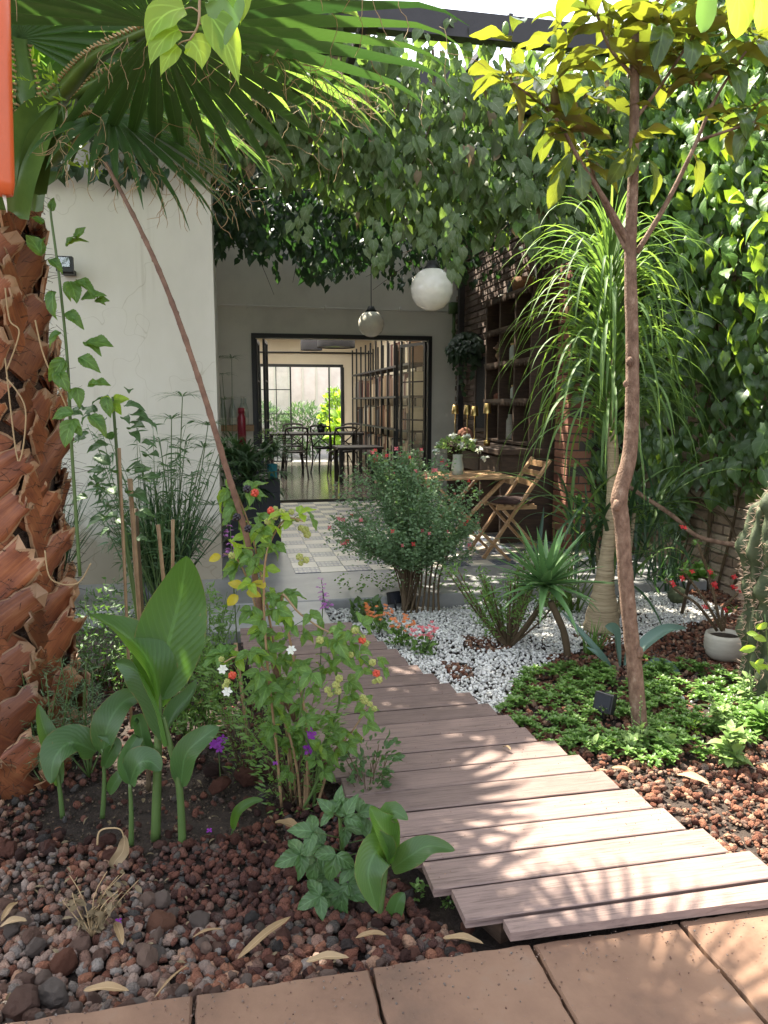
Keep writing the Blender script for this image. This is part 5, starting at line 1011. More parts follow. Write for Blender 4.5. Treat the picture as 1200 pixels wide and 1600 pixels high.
# ================================================================= PONYTAIL PALM
pb = G(940, 985); YP = pb.y
pn = thing('ponytail_palm', 'ponytail palm with a ringed tan stem and a fountain of long drooping leaves', 'palm tree', pb)
mb = MB(); c = bez([pb, W(945, 900, YP), W(955, 800, YP), W(958, 720, YP), W(955, 655, YP), W(952, 560, YP), W(950, 420, YP)], 8); m = len(c)
mb.tube(c, [ip([(0, .115), (.07, .095), (.14, .062), (.22, .042), (.34, .035), (.6, .032), (1, .016)], i/(m-1))*(1+.04*math.sin(i*2.9)) for i in range(m)], 18, wob=.02); mb.out('trunk', 'ponybark', pn)
axis = c[-15:]
for k in range(280):
    h = (k/280.)**.8; o = W(952-2*h, 700-270*h, YP); a = k*2.39996+U(-.2, .2); el = .75+.6*h+U(-.25, .2); d = Vector((math.cos(a)*math.cos(el), math.sin(a)*math.cos(el), math.sin(el)))
    mb = MB(); blade(mb, o, d, U(.62, 1.02)*(1 if h < .8 else .8), U(.015, .023), grav=U(1.6, 3.0) if h < .85 else U(1.2, 2.2), fold=.35, n=13, hint=None); mb.out('leaf', 'pony', pn)
pn2 = thing('ponytail_offshoot', 'low strappy offshoot with dark arching leaves at the foot of the ponytail palm', 'plant', (pb.x+.05, pb.y+.25, 0))
for k in range(100):
    o = Vector((pb.x+.1+U(-.25, .35), pb.y+.2+U(-.12, .15), U(.25, .75))); a = U(0, 6.28); el = U(.3, 1.3); d = Vector((math.cos(a)*math.cos(el), math.sin(a)*math.cos(el), math.sin(el)))
    mb = MB(); blade(mb, o, d, U(.5, .9), U(.018, .03), grav=U(.6, 1.1), fold=.35, n=10); mb.out('leaf', 'grassd' if k % 3 else 'pony', pn2)
for k in range(3): stem(pn2, [(pb.x+.05+k*.08, pb.y+.2, 0), (pb.x+.08+k*.1, pb.y+.22, .35), (pb.x+k*.15, pb.y+.2, .7)], .018, .012, 'ponybark')
# ================================================================= IVY
def ivycloud(tf, n, f, size, face=(0, -1, .3), hang=.8, spread=.5):
    for _ in range(n):
        p = f()
        if p is None: continue
        d = Vector((U(-.7, .7), U(-.6, .2), -hang))+rdir()*.35; tf.append(lmat(p, d, Vector(face)+rdir()*spread, size*U(.45, 1.35), U(.7, 1.1)))
# over the right wall
iv = thing('wall_ivy', 'dense heart leaved ivy covering the brick wall along the right side', 'ivy', (3.5, 4.3, 0)); tf = []
CL = [(U(2.9, 6.6), U(.7, 4.1), U(.2, .45)) for _ in range(90)]
def bare(y, z): # the stretch of old brick left uncovered
    s = XW
    return z < ip([(1.0, .75), (3.4, .8), (4.0, .78), (4.8, .8), (5.3, .5), (5.9, .35), (6.6, .1)], y)+.10*math.sin(y*9)+.05*math.sin(y*23)
def fw():
    y = U(2.9, 6.9); z = U(.1, 4.3)
    if bare(y, z): return None
    b = 0
    for cy, cz, cr in CL:
        q = ((y-cy)**2+(z-cz)**2)/(cr*cr)
        if q < 1: b = max(b, (1-q))
    return Vector((3.57-.08-b*.30*U(.5, 1)-U(0, .07)-max(0, z-2.6)*.12, y, z))
ivycloud(tf, 8200, fw, .115, (-.8, -.25, .8), spread=.6)
scatter(iv, TP['ivy'], 'ivy', tf, 290)
for k in range(16):
    y = U(2, 6.5); z = U(.6, 3); stem(iv, [(3.56, y, 0 if k < 6 else z-.8), (3.5, y+U(-.3, .3), z*.5+.2), (3.45, y+U(-.5, .5), z), (3.4, y+U(-.6, .6), z+.7)], .012, .005, 'brownstem', 'vine_stem', n=6)
tfl = []; ivycloud(tfl, 950, lambda: Vector((U(3.02, 3.3), U(3.4, 5.7), 1.75+2.1*math.sqrt(U(0, 1)))), .12, (-.6, -.3, .9), hang=.6, spread=.6); scatter(iv, TP['ivy'], 'bramble', tfl, 150, part='young_leaf', stuff='young_foliage')
tfp = []; ivycloud(tfp, 900, lambda: Vector((U(2.9, 3.55), 6.28+U(-.14, .04), U(0, 1)**.8*2.5+1.45)), .11, (-.4, -.8, .5)); scatter(iv, TP['ivy'], 'ivy', tfp, 0)
# hanging mat on the pergola front
cv = thing('hanging_vine', 'thick grey green vine hanging over the front of the pergola', 'vine', (1.8, 5.6, 3.0)); tf = []; tfd = []
CL2 = [(U(-.3, 3.6), U(2.85, 3.95), U(.2, .4)) for _ in range(60)]
def botz(x): return ip([(-.3, 3.0), (.5, 2.98), (1.0, 2.78), (1.45, 2.72), (2.0, 2.68), (2.5, 2.62), (3.2, 2.5), (3.6, 2.3)], x)+.07*math.sin(x*12)
def fc_():
    x = U(-.3, 3.55); z = U(2.45, 4.05)
    if z < botz(x): return None
    if z > 3.78+.1*math.sin(x*7) and rng.random() < .72: return None
    b = 0
    for cx, cz, cr in CL2:
        q = ((x-cx)**2+(z-cz)**2)/(cr*cr)
        if q < 1: b = max(b, 1-q)
    return Vector((x, 5.75-b*.38*U(.4, 1)+U(0, .3), z))
ivycloud(tf, 4600, fc_, .12, (-.1, -.8, .75))
ivycloud(tf, 1900, lambda: Vector((U(-1.15, .75), U(4.75, 5.7), 3.72+U(-.12, .22))), .125, (-.1, -.4, 1), hang=.3, spread=.8)  # vine overhang added ahead of the pergola to shade the upper path
tfy = []; ivycloud(tfy, 160, fc_, .11, (-.1, -.8, .75)); scatter(cv, TP['ivy'], 'deadbrown', tfy, 60, part='withered_leaf', stuff='withered_foliage')
tfy = []; ivycloud(tfy, 220, fc_, .10, (-.1, -.8, .75)); scatter(cv, TP['ivy'], 'bramble', tfy, 60, part='young_leaf', stuff='young_foliage')
for yy in (4.8, 5.2): mb = MB(); mb.bar((-1.3, yy, 3.62), (.95, yy, 3.62), .04, .05); mb.out('rafter', 'beam', pg, smooth=False)  # supports for the vine overhang added for its shade
for xx in (-1.1, -.05, .85): mb = MB(); mb.bar((xx, 4.7, 3.57), (xx, 5.9, 3.57), .04, .05); mb.out('rafter', 'beam', pg, smooth=False)  # cross supports of the same added overhang
for (px, y0, y1, Y) in [(583, 340, 430, 5.3), (700, 320, 425, 5.2), (712, 360, 440, 5.15), (665, 330, 395, 5.3), (900, 340, 420, 5.2), (610, 350, 410, 5.3), (470, 320, 380, 5.6), (830, 350, 400, 5.3)]:
    pts = [W(px+U(-8, 8), y0+(y1-y0)*i/4, Y) for i in range(5)]; stem(cv, pts, .0025, .0015, 'greenstem', 'hanging_shoot', n=4, sm=2)
    for i in range(int((y1-y0)/7)): p = W(px+U(-14, 14), y0+i*7, Y+U(-.03, .03)); tf.append(lmat(p, (U(-.8, .8), -.2, -1), (U(-.3, .3), -1, .4), U(.07, .1)))
scatter(cv, TP['ivy'], 'ivy_dusty', tf, 290)
for k in range(14): x = U(-.2, 3.5); stem(cv, [(x, 5.7, 3.9), (x+U(-.2, .2), 5.65, 3.4), (x+U(-.4, .4), 5.6, 2.9)], .008, .003, 'brownstem', 'vine_stem', n=5)
# canopy over the patio
cc_ = thing('canopy_vine', 'dark leafy vine roofing the patio and trailing before the back wall', 'vine', (1.5, 8, 3.2)); tf = []
def fr_():
    x = U(-.4, 3.6); y = U(5.9, 10.1); 
    return Vector((x, y, 3.55+.3*math.sin(x*3+y*2)*.6+U(-.22, .3)))
ivycloud(tf, 5200, fr_, .14, (0, -.2, 1), hang=.3, spread=.9)
def fb_():
    x = U(-.04, 1.6); y = U(6.2, 8.2); zb = 2.62+.1*math.sin(x*5)+.12*math.sin(x*13)+max(0, x-.9)*.05+(y-6.2)*.12
    z = zb+U(0, 1)**1.6*1.0; return Vector((x, y, z))
ivycloud(tf, 1500, fb_, .09, (0, -.6, .6))
def fb2():
    x = U(1.3, 3.1); y = U(7.5, 9.9); return Vector((x, y, 2.95+U(0, 1)**1.4*.8+.12*math.sin(x*8)))
ivycloud(tf, 650, fb2, .085, (0, -.6, .6))
for _ in range(26):
    x = U(.1, 2.9); y = U(6.4, 9); L = U(.15, .5); z0 = 2.85+(y-6.4)*.12
    for q in range(int(L/.045)): tf.append(lmat(Vector((x+U(-.03, .03), y, z0-q*.045)), (U(-.9, .9), -.2, -.9), (0, -1, .4), U(.05, .085)))
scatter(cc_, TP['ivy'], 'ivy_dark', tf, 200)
for k in range(24): x = U(.1, 3); y = U(6.5, 9.5); stem(cc_, [(x, y, 3.5), (x+U(-.5, .5), y, 3.1), (x+U(-.8, .8), y, 2.75+U(-.1, .2))], .006, .002, 'brownstem', 'vine_stem', n=4)
ei = thing('roof_ivy', 'small dark tuft of ivy on top of the white wall behind the palm fronds', 'ivy', (-.8, 5.75, 3.0)); tf = []
ivycloud(tf, 260, lambda: Vector((U(-1.35, -.25), 5.70+U(-.08, .06), 3.02+U(-.12, .9))), .10); scatter(ei, TP['ivy'], 'ivy_dark', tf, 40); stem(ei, [(-.8, 5.76, 3.95), (-.85, 5.7, 3.4), (-.8, 5.72, 2.95)], .006, .003, 'brownstem', 'vine_stem')
st = thing('dry_branch', 'bare grey brown branch slanting across the foot of the brick wall', 'branch', W(985, 765, 4.3)); mb = MB(); c = bez([W(960, 745, 4.5), W(1000, 772, 4.3), (W(1050, 805, 4.15)), W(1090, 838, 4.05), W(1150, 852, 3.95), W(1200, 862, 3.9)], 6); mb.tube(c, .014, 8, wob=.08); mb.out('stem', 'bark', st)
# ================================================================= LEFT BED PLANTS
def PP(pts, Y): return [W(x, y, Y) if not isinstance(Y, (list, tuple)) else W(x, y, Y[i]) for i, (x, y) in enumerate(pts)]
B0 = G(262, 1315); YC = B0.y
cnn = thing('canna_plant', 'large canna with a huge upright sunlit green leaf in the left bed', 'plant', B0)
stem(cnn, PP([(243, 1312), (246, 1200), (248, 1100), (246, 1050)], YC), .016, .008, 'greenstem', 'stalk'); stem(cnn, PP([(285, 1322), (280, 1230), (262, 1150), (255, 1120)], YC-.04), .013, .007, 'greenstem', 'stalk')
bigleaf(cnn, PP([(243, 1095), (262, 1010), (282, 930), (292, 868)], [YC, YC+.02, YC+.04, YC+.02]), .215, (.1, -.95, .2), fold=.15, ruffle=.015, n=24)
bigleaf(cnn, PP([(250, 1110), (238, 1045), (200, 995), (140, 958)], [YC, YC-.03, YC, YC+.05]), .155, (.75, -.5, .3), fold=.5, n=20)
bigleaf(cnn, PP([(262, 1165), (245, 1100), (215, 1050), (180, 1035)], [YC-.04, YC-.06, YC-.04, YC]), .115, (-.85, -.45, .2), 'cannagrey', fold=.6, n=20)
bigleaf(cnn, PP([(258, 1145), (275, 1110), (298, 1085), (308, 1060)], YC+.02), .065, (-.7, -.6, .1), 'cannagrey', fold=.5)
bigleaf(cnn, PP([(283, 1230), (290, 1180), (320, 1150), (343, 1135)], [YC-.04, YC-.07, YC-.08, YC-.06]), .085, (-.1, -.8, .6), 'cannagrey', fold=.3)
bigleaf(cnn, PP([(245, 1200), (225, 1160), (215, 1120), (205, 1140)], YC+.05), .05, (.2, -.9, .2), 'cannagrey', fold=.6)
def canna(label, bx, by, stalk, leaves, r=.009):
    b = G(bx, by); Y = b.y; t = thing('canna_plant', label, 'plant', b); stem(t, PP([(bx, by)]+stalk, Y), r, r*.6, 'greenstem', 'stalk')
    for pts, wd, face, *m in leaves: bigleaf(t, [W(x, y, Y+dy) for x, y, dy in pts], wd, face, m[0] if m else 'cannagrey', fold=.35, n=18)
canna('small canna with one long leaf folded over to the left, beside the palm foot', 98, 1278, [(93, 1230), (88, 1200)], [([(92, 1230, 0), (80, 1170, 0), (66, 1130, .02), (60, 1100, .04)], .07, (.6, -.7, .2)), ([(150, 1175, 0), (112, 1160, -.04), (85, 1185, -.08), (80, 1225, -.1)], .13, (-.2, -.6, .7))])
canna('medium canna with an arching leaf, between the huge one and the palm', 160, 1278, [(163, 1220), (160, 1170)], [([(160, 1180, 0), (170, 1130, 0), (195, 1095, .05), (228, 1085, .09)], .11, (-.3, -.8, .4)), ([(163, 1200, 0), (172, 1180, -.02), (180, 1160, -.02), (152, 1150, 0)], .05, (.2, -.8, .3)), ([(170, 1240, 0), (185, 1215, -.02), (200, 1200, 0)], .045, (-.5, -.8, .1))])
canna('short canna with an umbrella like drooping leaf in front of the huge one', 205, 1322, [(205, 1270), (203, 1225)], [([(203, 1225, 0), (215, 1195, -.03), (235, 1190, -.04), (252, 1205, -.05)], .10, (0, -.6, .8)), ([(203, 1225, 0), (195, 1190, 0), (215, 1150, .03), (205, 1165, .03)], .05, (.2, -.9, .2))])
canna('canna with broad tattered drooping leaves at the left edge of the boardwalk', 592, 1440, [(600, 1380), (605, 1340)], [([(600, 1345, 0), (590, 1328, -.07), (575, 1365, -.11), (590, 1425, -.12)], .10, (0, -.9, .4)), ([(612, 1358, 0), (640, 1338, -.03), (670, 1322, -.03), (712, 1328, -.02)], .075, (0, -.6, .8)), ([(602, 1350, 0), (597, 1300, 0), (612, 1268, -.02), (638, 1282, -.05)], .08, (.2, -.8, .5)), ([(610, 1350, 0), (606, 1310, -.04), (590, 1285, -.05), (578, 1260, -.04)], .09, (.6, -.7, .2), 'canna'), ([(610, 1445, 0), (622, 1410, -.02), (632, 1395, -.02)], .05, (-.5, -.8, .2))])
canna('single curved strap leaf sprouting left of the bramble', 362, 1305, [(364, 1295)], [([(364, 1298, 0), (372, 1268, -.02), (395, 1252, -.03), (412, 1250, -.03)], .035, (-.3, -.7, .6), 'canna')], .004)
# front bramble shoot with dark serrated leaves
b = G(535, 1418); YB = b.y; t = thing('bramble_shoot', 'low bramble shoot with bluish serrated leaves in front, left of the tattered canna', 'plant', b)
stem(t, PP([(535, 1415), (538, 1370), (533, 1310), (530, 1262)], YB), .009, .004, 'greenstem'); tf = []
for x, y, dx, dy, s in [(505, 1320, -.9, .1, .07), (470, 1335, -1, .3, .075), (495, 1345, -.4, .9, .07), (525, 1335, -.3, .9, .075), (490, 1300, -1, -.3, .07), (540, 1292, .9, .1, .065), (570, 1330, 1, .3, .07), (575, 1310, .8, -.5, .065), (555, 1350, .5, .9, .075), (540, 1275, .3, -.9, .06), (520, 1270, -.6, -.7, .055), (560, 1270, .9, -.3, .06), (520, 1385, -.5, .8, .08), (535, 1390, -.1, 1, .085), (500, 1400, -.9, .3, .07), (515, 1365, -.9, 0, .06), (545, 1380, .7, .6, .07), (530, 1258, 0, -1, .05)]:
    tf += trifol(t, W(x, y, YB-.03+U(-.06, .04)), RT*dx-UP*dy+V(0, -.2, 0), s*1.05, face=(U(-.3, .3), -.6, .8))
    stem(t, [W(534, min(1400, max(1265, y+10)), YB), W(x, y, YB-.03)], .002, .0015, 'greenstem', n=4, sm=2)
scatter(t, TP['serr'], 'bluegreen', tf, 40)
# main bramble: canes, leaves, berries, stakes
bb = G(470, 1262); br = thing('bramble_bush', 'tall raspberry bramble with backlit yellow green leaves and green berries beside the boardwalk', 'bush', bb); tf = []; ty = []
canes = [([(440, 1260), (430, 1150), (418, 1040), (412, 930), (418, 860), (445, 812), (475, 815)], 2.5, 2.2), ([(455, 1262), (448, 1140), (432, 1030), (408, 900), (392, 830), (378, 790), (368, 765)], 2.55, 2.35), ([(480, 1265), (478, 1130), (455, 1010), (440, 930), (470, 960), (520, 990), (560, 985)], 2.5, 2.25), ([(490, 1260), (500, 1180), (530, 1100), (522, 1020), (545, 1015), (585, 1045)], 2.5, 2.3), ([(470, 1262), (460, 1180), (430, 1080), (400, 1030), (372, 1025), (350, 1035)], 2.5, 2.3), ([(465, 1260), (440, 1100), (400, 950), (375, 880), (350, 865)], 2.55, 2.4), ([(495, 1262), (520, 1180), (545, 1150), (575, 1105)], 2.5, 2.35), ([(475, 1262), (500, 1200), (470, 1130), (480, 1060), (505, 1040)], 2.45, 2.3)]
for pts, ya, yb in canes:
    P = [W(x, y, ya+(yb-ya)*i/(len(pts)-1)) for i, (x, y) in enumerate(pts)]; stem(br, P, .0055, .002, 'bamboo' if rng.random() < .4 else 'greenstem', 'cane', n=6); c = bez(P, 5)
    for i in range(4, len(c)):
        if rng.random() < .95: 
            o = rdir(-.5, .6); q = c[i]+o*U(.02, .05); stem(br, [c[i], q], .0013, .001, 'greenstem', 'leaf_stalk', n=3, sm=1)
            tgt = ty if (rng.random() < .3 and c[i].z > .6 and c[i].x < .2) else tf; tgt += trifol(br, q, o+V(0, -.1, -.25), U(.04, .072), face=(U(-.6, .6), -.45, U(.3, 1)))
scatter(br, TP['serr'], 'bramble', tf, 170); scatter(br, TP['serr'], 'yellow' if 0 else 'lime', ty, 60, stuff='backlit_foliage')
tf = [lmat(W(x, y, 2.33), RT*dx-UP*dy, (U(-.4, .4), -.8, .4), s) for x, y, dx, dy, s in [(372, 930, -.7, .6, .055), (385, 925, .6, .1, .05), (380, 915, -.6, -.1, .05), (415, 918, -.8, -.5, .05), (345, 868, -.5, .2, .045)]]; scatter(br, TP['serr'], 'yellow', tf, 9, stuff='foliage')
def berry(x, y, Y, r, mat, nm='berry'):
    c = W(x, y, Y); mb = MB(); 
    for k in range(16): a = k*2.4; h = -1+2*(k+.5)/16; q = math.sqrt(1-h*h); mb.ball(c+Vector((q*math.cos(a), q*math.sin(a), h))*r*.68, r*.42, 5)
    mb.out(nm, mat, br)
for x, y in [(455, 800), (430, 808), (465, 812), (477, 828), (447, 818), (480, 835), (470, 825), (440, 800), (418, 815), (362, 868), (478, 875), (468, 870), (500, 1000), (567, 995), (555, 985), (572, 1005), (512, 1078), (525, 1070), (528, 1080), (530, 1060), (582, 1035), (592, 1062), (578, 1100), (570, 1095), (585, 1107), (346, 1030), (352, 1072), (548, 1023), (567, 1090), (355, 1065), (470, 880), (430, 795), (585, 1065), (516, 1085)]: berry(x, y, 2.24, U(.008, .0125), 'berry')
for x, y, m in [(398, 770, 'redberry'), (588, 1052, 'redberry'), (363, 1055, 'redberry'), (566, 1000, 'redberry'), (386, 764, 'blackberry'), (370, 808, 'blackberry'), (388, 826, 'blackberry'), (424, 798, 'orange')]: berry(x, y, 2.24, .0125, m if m != 'orange' else 'redberry', 'ripe_berry')
for x, y in [(455, 1015), (348, 1045), (355, 1080)]:
    mb = MB(); cpt = W(x, y, 2.2)
    for k in range(6): mb.add(*TP['petal'][0], mat=lmat(cpt, Vector((math.cos(k), -.4, math.sin(k))), (U(-.5, .5), -1, .6), .017))
    mb.out('flower', 'white', br)
# low leafy understorey with purple flowers
for (nm, lb, px, py, rx, rz, n, mat, fl) in [('purple_flower_shrub', 'low leafy shrub with a few violet flowers under the bramble', 455, 1210, .19, .20, 900, 'cover', 'purple'), ('leafy_shrub', 'small grey green shrub at the boardwalk edge by the foot of the leaning cane', 575, 1215, .10, .12, 240, 'bluegreen', None), ('leafy_shrub', 'lanky narrow leaved shrub behind the dark rocks left of the bramble', 385, 1165, .14, .22, 620, 'cover', None)]:
    b = G(px, py+50); t = thing(nm, lb, 'shrub', b); tf = []; base = Vector((b.x, b.y, 0))
    for _ in range(n):
        h = U(0, 1)**.7; d = rdir(); p = base+Vector((d.x*rx*(.4+h*.7), d.y*rx*(.4+h*.7), h*rz*2)); tf.append(lmat(p, Vector((d.x, d.y, U(.1, .9))), rdir(.3, 1), U(.016, .038)))
    scatter(t, TP['lance' if mat == 'cover' else 'oval'], mat, tf, 60)
    for k in range(14): stem(t, [base+V(U(-.03, .03), U(-.03, .03), 0), base+Vector((U(-rx, rx)*.8, U(-rx, rx)*.7, rz*U(1, 2)))], .003, .0015, 'brownstem', n=4, sm=2)
def flower(parent, c, r, mat, n=5, face=(0, -1, .4), name='flower', tp='petal'):
    mb = MB(); f = Vector(face).normalized(); x = f.orthogonal().normalized(); y = f.cross(x)
    for k in range(n): a = 6.283*k/n; mb.add(*TP[tp][k % 2], mat=lmat(c, x*math.cos(a)+y*math.sin(a)+f*.25, f, r))
    return mb.out(name, mat, parent)
t = thing('violet_flower', 'bright violet flower cluster beside the dark rocks left of the bramble', 'flower', G(340, 1225)); 
for dx, dy in ((0, 0), (8, -5), (-7, 3), (3, 9)): flower(t, W(340+dx, 1160+dy, 2.75), .02, 'purple', 5)
stem(t, [G(345, 1225), W(341, 1165, 2.76)], .002, .0015, 'greenstem', n=4)
t = thing('violet_flower', 'violet flower peeking out behind the leaning cane above its foot', 'flower', G(490, 1262))
for dx, dy in ((0, 0), (-3, -12), (-5, 10)): flower(t, W(488+dx, 1160+dy, 2.44), .025, 'purple', 5)
stem(t, [G(490, 1262), W(488, 1165, 2.45)], .002, .0015, 'greenstem', n=4)
for x, y, lb in ((430, 1193, 'tiny violet flower low in the leaves under the bramble'), (327, 1298, 'tiny fallen violet petal on the soil right of the canna stalks'), (185, 1440, 'small purple petal beside a dry leaf on the lava gravel')):
    c = W(x, y, 2.4) if y < 1200 else G(x, y, .04); t = flower(None, c, .012, 'purple', 4, (0, -.3, 1), 'violet_petal'); tag(t, lb, 'flower')
def spike(label, x0, y0, x1, y1, Y, n, r, base):
    t = thing('salvia_spike', label, 'flower', base); stem(t, [base, W((x0+x1)/2, (y0+y1)/2, Y)], .003, .002, 'greenstem', n=4); stem(t, [W(x1, y1, Y), W(x0, y0, Y)], .002, .0012, 'greenstem', n=4)
    for k in range(n):
        f = k/(n-1); c = W(x0+(x1-x0)*f+U(-5, 5), y0+(y1-y0)*f, Y+U(-.01, .01)); rr = r*(.5+.6*f); mb = MB()
        for q in range(6): d = rdir(-.2, .5); mb.add(*TP['petal'][0], mat=lmat(c+d*rr*.2, d, (0, 0, 1), rr))
        mb.out('blossom', 'mauve', t)
spike('tall mauve salvia flower spike left of the leaning cane', 358, 792, 362, 868, 3.0, 9, .026, G(375, 1080)); spike('short mauve salvia spike above the far end of the boardwalk', 502, 905, 508, 948, 3.4, 7, .03, G(500, 1060))
spike('dark violet salvia sprig near the top left of the boardwalk', 440, 980, 448, 1000, 3.2, 4, .02, G(430, 1060))
# stakes
for x0, y0, x1, y1, Y, r, lb in [(203, 748, 222, 1020, 3.5, .014, 'tall bamboo stake between the palm and the huge canna'), (186, 700, 200, 1010, 3.35, .009, 'thin leaning bamboo stake, leftmost of the stakes'), (213, 795, 226, 1015, 3.8, .012, 'darker stake just right of the tall bamboo one'), (247, 820, 257, 920, 3.6, .012, 'short bamboo stake behind the tip of the huge canna leaf'), (270, 812, 270, 900, 3.7, .011, 'short bamboo stake right of another, behind the canna tip'), (368, 1005, 394, 1205, 2.85, .009, 'bamboo stake left of the bramble with its cut end showing'), (230, 1110, 232, 1205, 2.75, .013, 'dark weathered stake behind the huge canna stalk'), (478, 1110, 484, 1260, 2.55, .007, 'cut cane stake in the middle of the bramble foot'), (478, 1210, 476, 1250, 2.5, .009, 'short stake stub by the bramble foot')]:
    a, b = W(x0, y0, Y), W(x1, y1, Y); d = (b-a); b = a+d*(a.z/max(.01, -d.z)) if d.z < 0 else b
    if b.z < -.02: b.z = 0
    mb = MB(); c = [a.lerp(b, i/12) for i in range(13)]; r *= .72; mb.tube(c, [r*(1.14 if i % 4 == 0 else 1) for i in range(13)], 9, wob=.03); tag(mb.out('garden_stake', 'bamboo' if 'dark' not in lb else 'brownstem'), lb, 'stake', 'garden stakes in the left bed')
# feathery grey plants near the palm foot
for lb, px, py, n in [('feathery silvery green plant in front of the palm foot', 70, 1230, 9), ('second feathery silvery plant between the palm foot and the cannas', 140, 1215, 10)]:
    b = G(px, py); t = thing('feathery_plant', lb, 'plant', b); tf = []
    for k in range(n):
        top = b+Vector((U(-.13, .13), U(-.08, .08), U(.25, .52))); stem(t, [b, (b+top)/2+V(U(-.02, .02), 0, 0), top], .0035, .002, 'greenstem', n=4, sm=3)
        for q in range(26):
            h = U(.25, 1); c = b.lerp(top, h); d = rdir(-.1, .7)
            for s in range(5): tf.append(lmat(c+d*s*.011, d+rdir()*.7, rdir(), U(.02, .034)))
    scatter(t, TP['needle'], 'feather', tf, 0, stuff='foliage')
# fern like understorey right of canna, behind
for lb, px, py, rx, rz, n, mat in [('ferny dark green clump right of the huge canna leaf', 310, 1150, .17, .24, 1500, 'cover'), ('leafy green undergrowth behind the cannas beside the palm', 175, 1080, .28, .26, 1500, 'bluegreen'), ('ferny undergrowth at the walkway corner behind the huge leaf', 330, 1050, .16, .22, 900, 'cover'), ('dense low undergrowth at the foot of the stakes', 240, 1100, .2, .2, 900, 'cover')]:
    b = G(px, py); t = thing('undergrowth', lb, 'plant', b); tf = []
    for _ in range(n): d = rdir(); r = U(.4, 1); h = U(0, 1); tf.append(lmat(b+Vector((d.x*rx*r, d.y*rx*r*.8, .03+h*rz*2*(1-.35*abs(d.x)))), rdir(0, 1), rdir(.2, 1), U(.02, .045)))
    scatter(t, TP['lance'], mat, tf, 40)
    for k in range(16): stem(t, [b+V(U(-rx, rx)*.4, 0, 0), b+Vector((U(-rx, rx), U(-rx, rx)*.6, rz*U(1, 2)))], .003, .0015, 'greenstem', n=4, sm=2)
# dark grasses and papyrus before the white wall
def grass(name, label, c, n, L, w_, mat='grassd', spread=.08, pot=None):
    t = thing(name, label, 'plant', c)
    for k in range(n):
        a = U(0, 6.28); el = U(.75, 1.5); d = Vector((math.cos(a)*math.cos(el), math.sin(a)*math.cos(el), math.sin(el))); mb = MB(); blade(mb, Vector(c)+Vector((U(-spread, spread), U(-spread, spread), 0)), d, L*U(.6, 1.1), w_, grav=U(.1, .5), fold=.4, n=7, kind='spike'); mb.out('leaf', mat, t)
    return t
def pot(label, c, r, h, mat='navy'):
    mb = MB(); mb.lathe([(0, 0), (r*.85, 0), (r, h), (r*.92, h), (r*.9, h-.03), (0, h-.035)], c, 22); return tag(mb.out('plant_pot', mat), label, 'pot')
p1, p2 = Vector((-.42, 5.15, .0)), Vector((-1.18, 5.2, .0))
pot('black plant pot below the dark grass in the middle of the white wall', p1, .17, .26); pot('black plant pot behind the stakes below the left grass clump', p2, .17, .26)
grass('lily_turf', 'big clump of dark grassy leaves in front of the white wall right of the stakes', p1+V(0, 0, .24), 240, .78, .018, spread=.13); grass('lily_turf', 'dark grassy clump before the white wall beside the palm trunk', p2+V(.0, 0, .24), 170, .8, .017, spread=.12)
cyperus('papyrus_plant', 'airy umbrella papyrus rising before the white wall behind the leaning cane', (-.36, 5.3, .24), [W(285, 620, 5.25), W(268, 655, 5.2), W(325, 665, 5.2), W(318, 700, 5.1), W(300, 745, 5.2), W(262, 730, 5.2), W(345, 730, 5.2), W(250, 690, 5.3), W(333, 790, 5.1), W(290, 690, 5.3), W(240, 750, 5.1), W(350, 690, 5.3)], L=.24, w_=.012, n=18)
t = thing('bamboo_leaf_shrub', 'fine leaved bamboo like shrub in front of the papyrus', 'shrub', (-.5, 4.95, 0)); tf = []
for k in range(44):
    b0 = Vector((-.45+U(-.08, .08), 4.9, 0)); top = Vector((-.48+U(-.38, .42), 4.95+U(-.2, .2), U(.6, 1.3))); stem(t, [b0, (b0+top)/2+V(U(-.05, .05), 0, .1), top], .004, .0015, 'greenstem', n=4, sm=3)
    for q in range(20): c = b0.lerp(top, U(.45, 1)); tf.append(lmat(c, rdir(-.6, .4), rdir(.2, 1), U(.06, .12)))
scatter(t, TP['narrow'], 'reed', tf, 60)
# withered plant and dry leaves on the gravel
b = G(145, 1465, .02); t = thing('withered_plant', 'withered brown tuft of dead stems on the lava gravel, left', 'plant', b); tf = []
for k in range(12):
    top = b+Vector((U(-.08, .12), U(-.05, .05), U(.08, .2))); stem(t, [b, (b+top)/2+V(U(-.02, .02), 0, .02), top], .002, .001, 'fibre', n=4, sm=3)
    for q in range(10): tf.append(lmat(b.lerp(top, U(.2, 1)), rdir(-.8, .4), rdir(), U(.015, .035)))
scatter(t, TP['oval'], 'deadbrown', tf, 40)
b = G(160, 1350, .03); t = thing('withered_stalk', 'curled dry flower stalk drooping over the gravel below the small cannas', 'plant', b); stem(t, PP([(152, 1320), (155, 1300), (170, 1294), (190, 1298), (195, 1325)], 2.28), .003, .002, 'fibre'); bigleaf(t, PP([(195, 1305), (192, 1330), (178, 1350), (185, 1365)], 2.27), .04, (0, -1, .3), 'dead', ruffle=.2)
def dryleaf(px0, py0, px1, py1, wd, label, z=.045, mat='dead'):
    wd *= .8
    a, b = G(px0, py0, z), G(px1, py1, z); t = bigleaf(None, [a, a.lerp(b, .5)+V(0, 0, .012), b+V(0, 0, .006)], wd, (U(-.2, .2), -.2, 1), mat, 'oval', n=10, cross=2, fold=.4, ruffle=.06, name='dry_leaf'); tag(t, label, 'leaf')
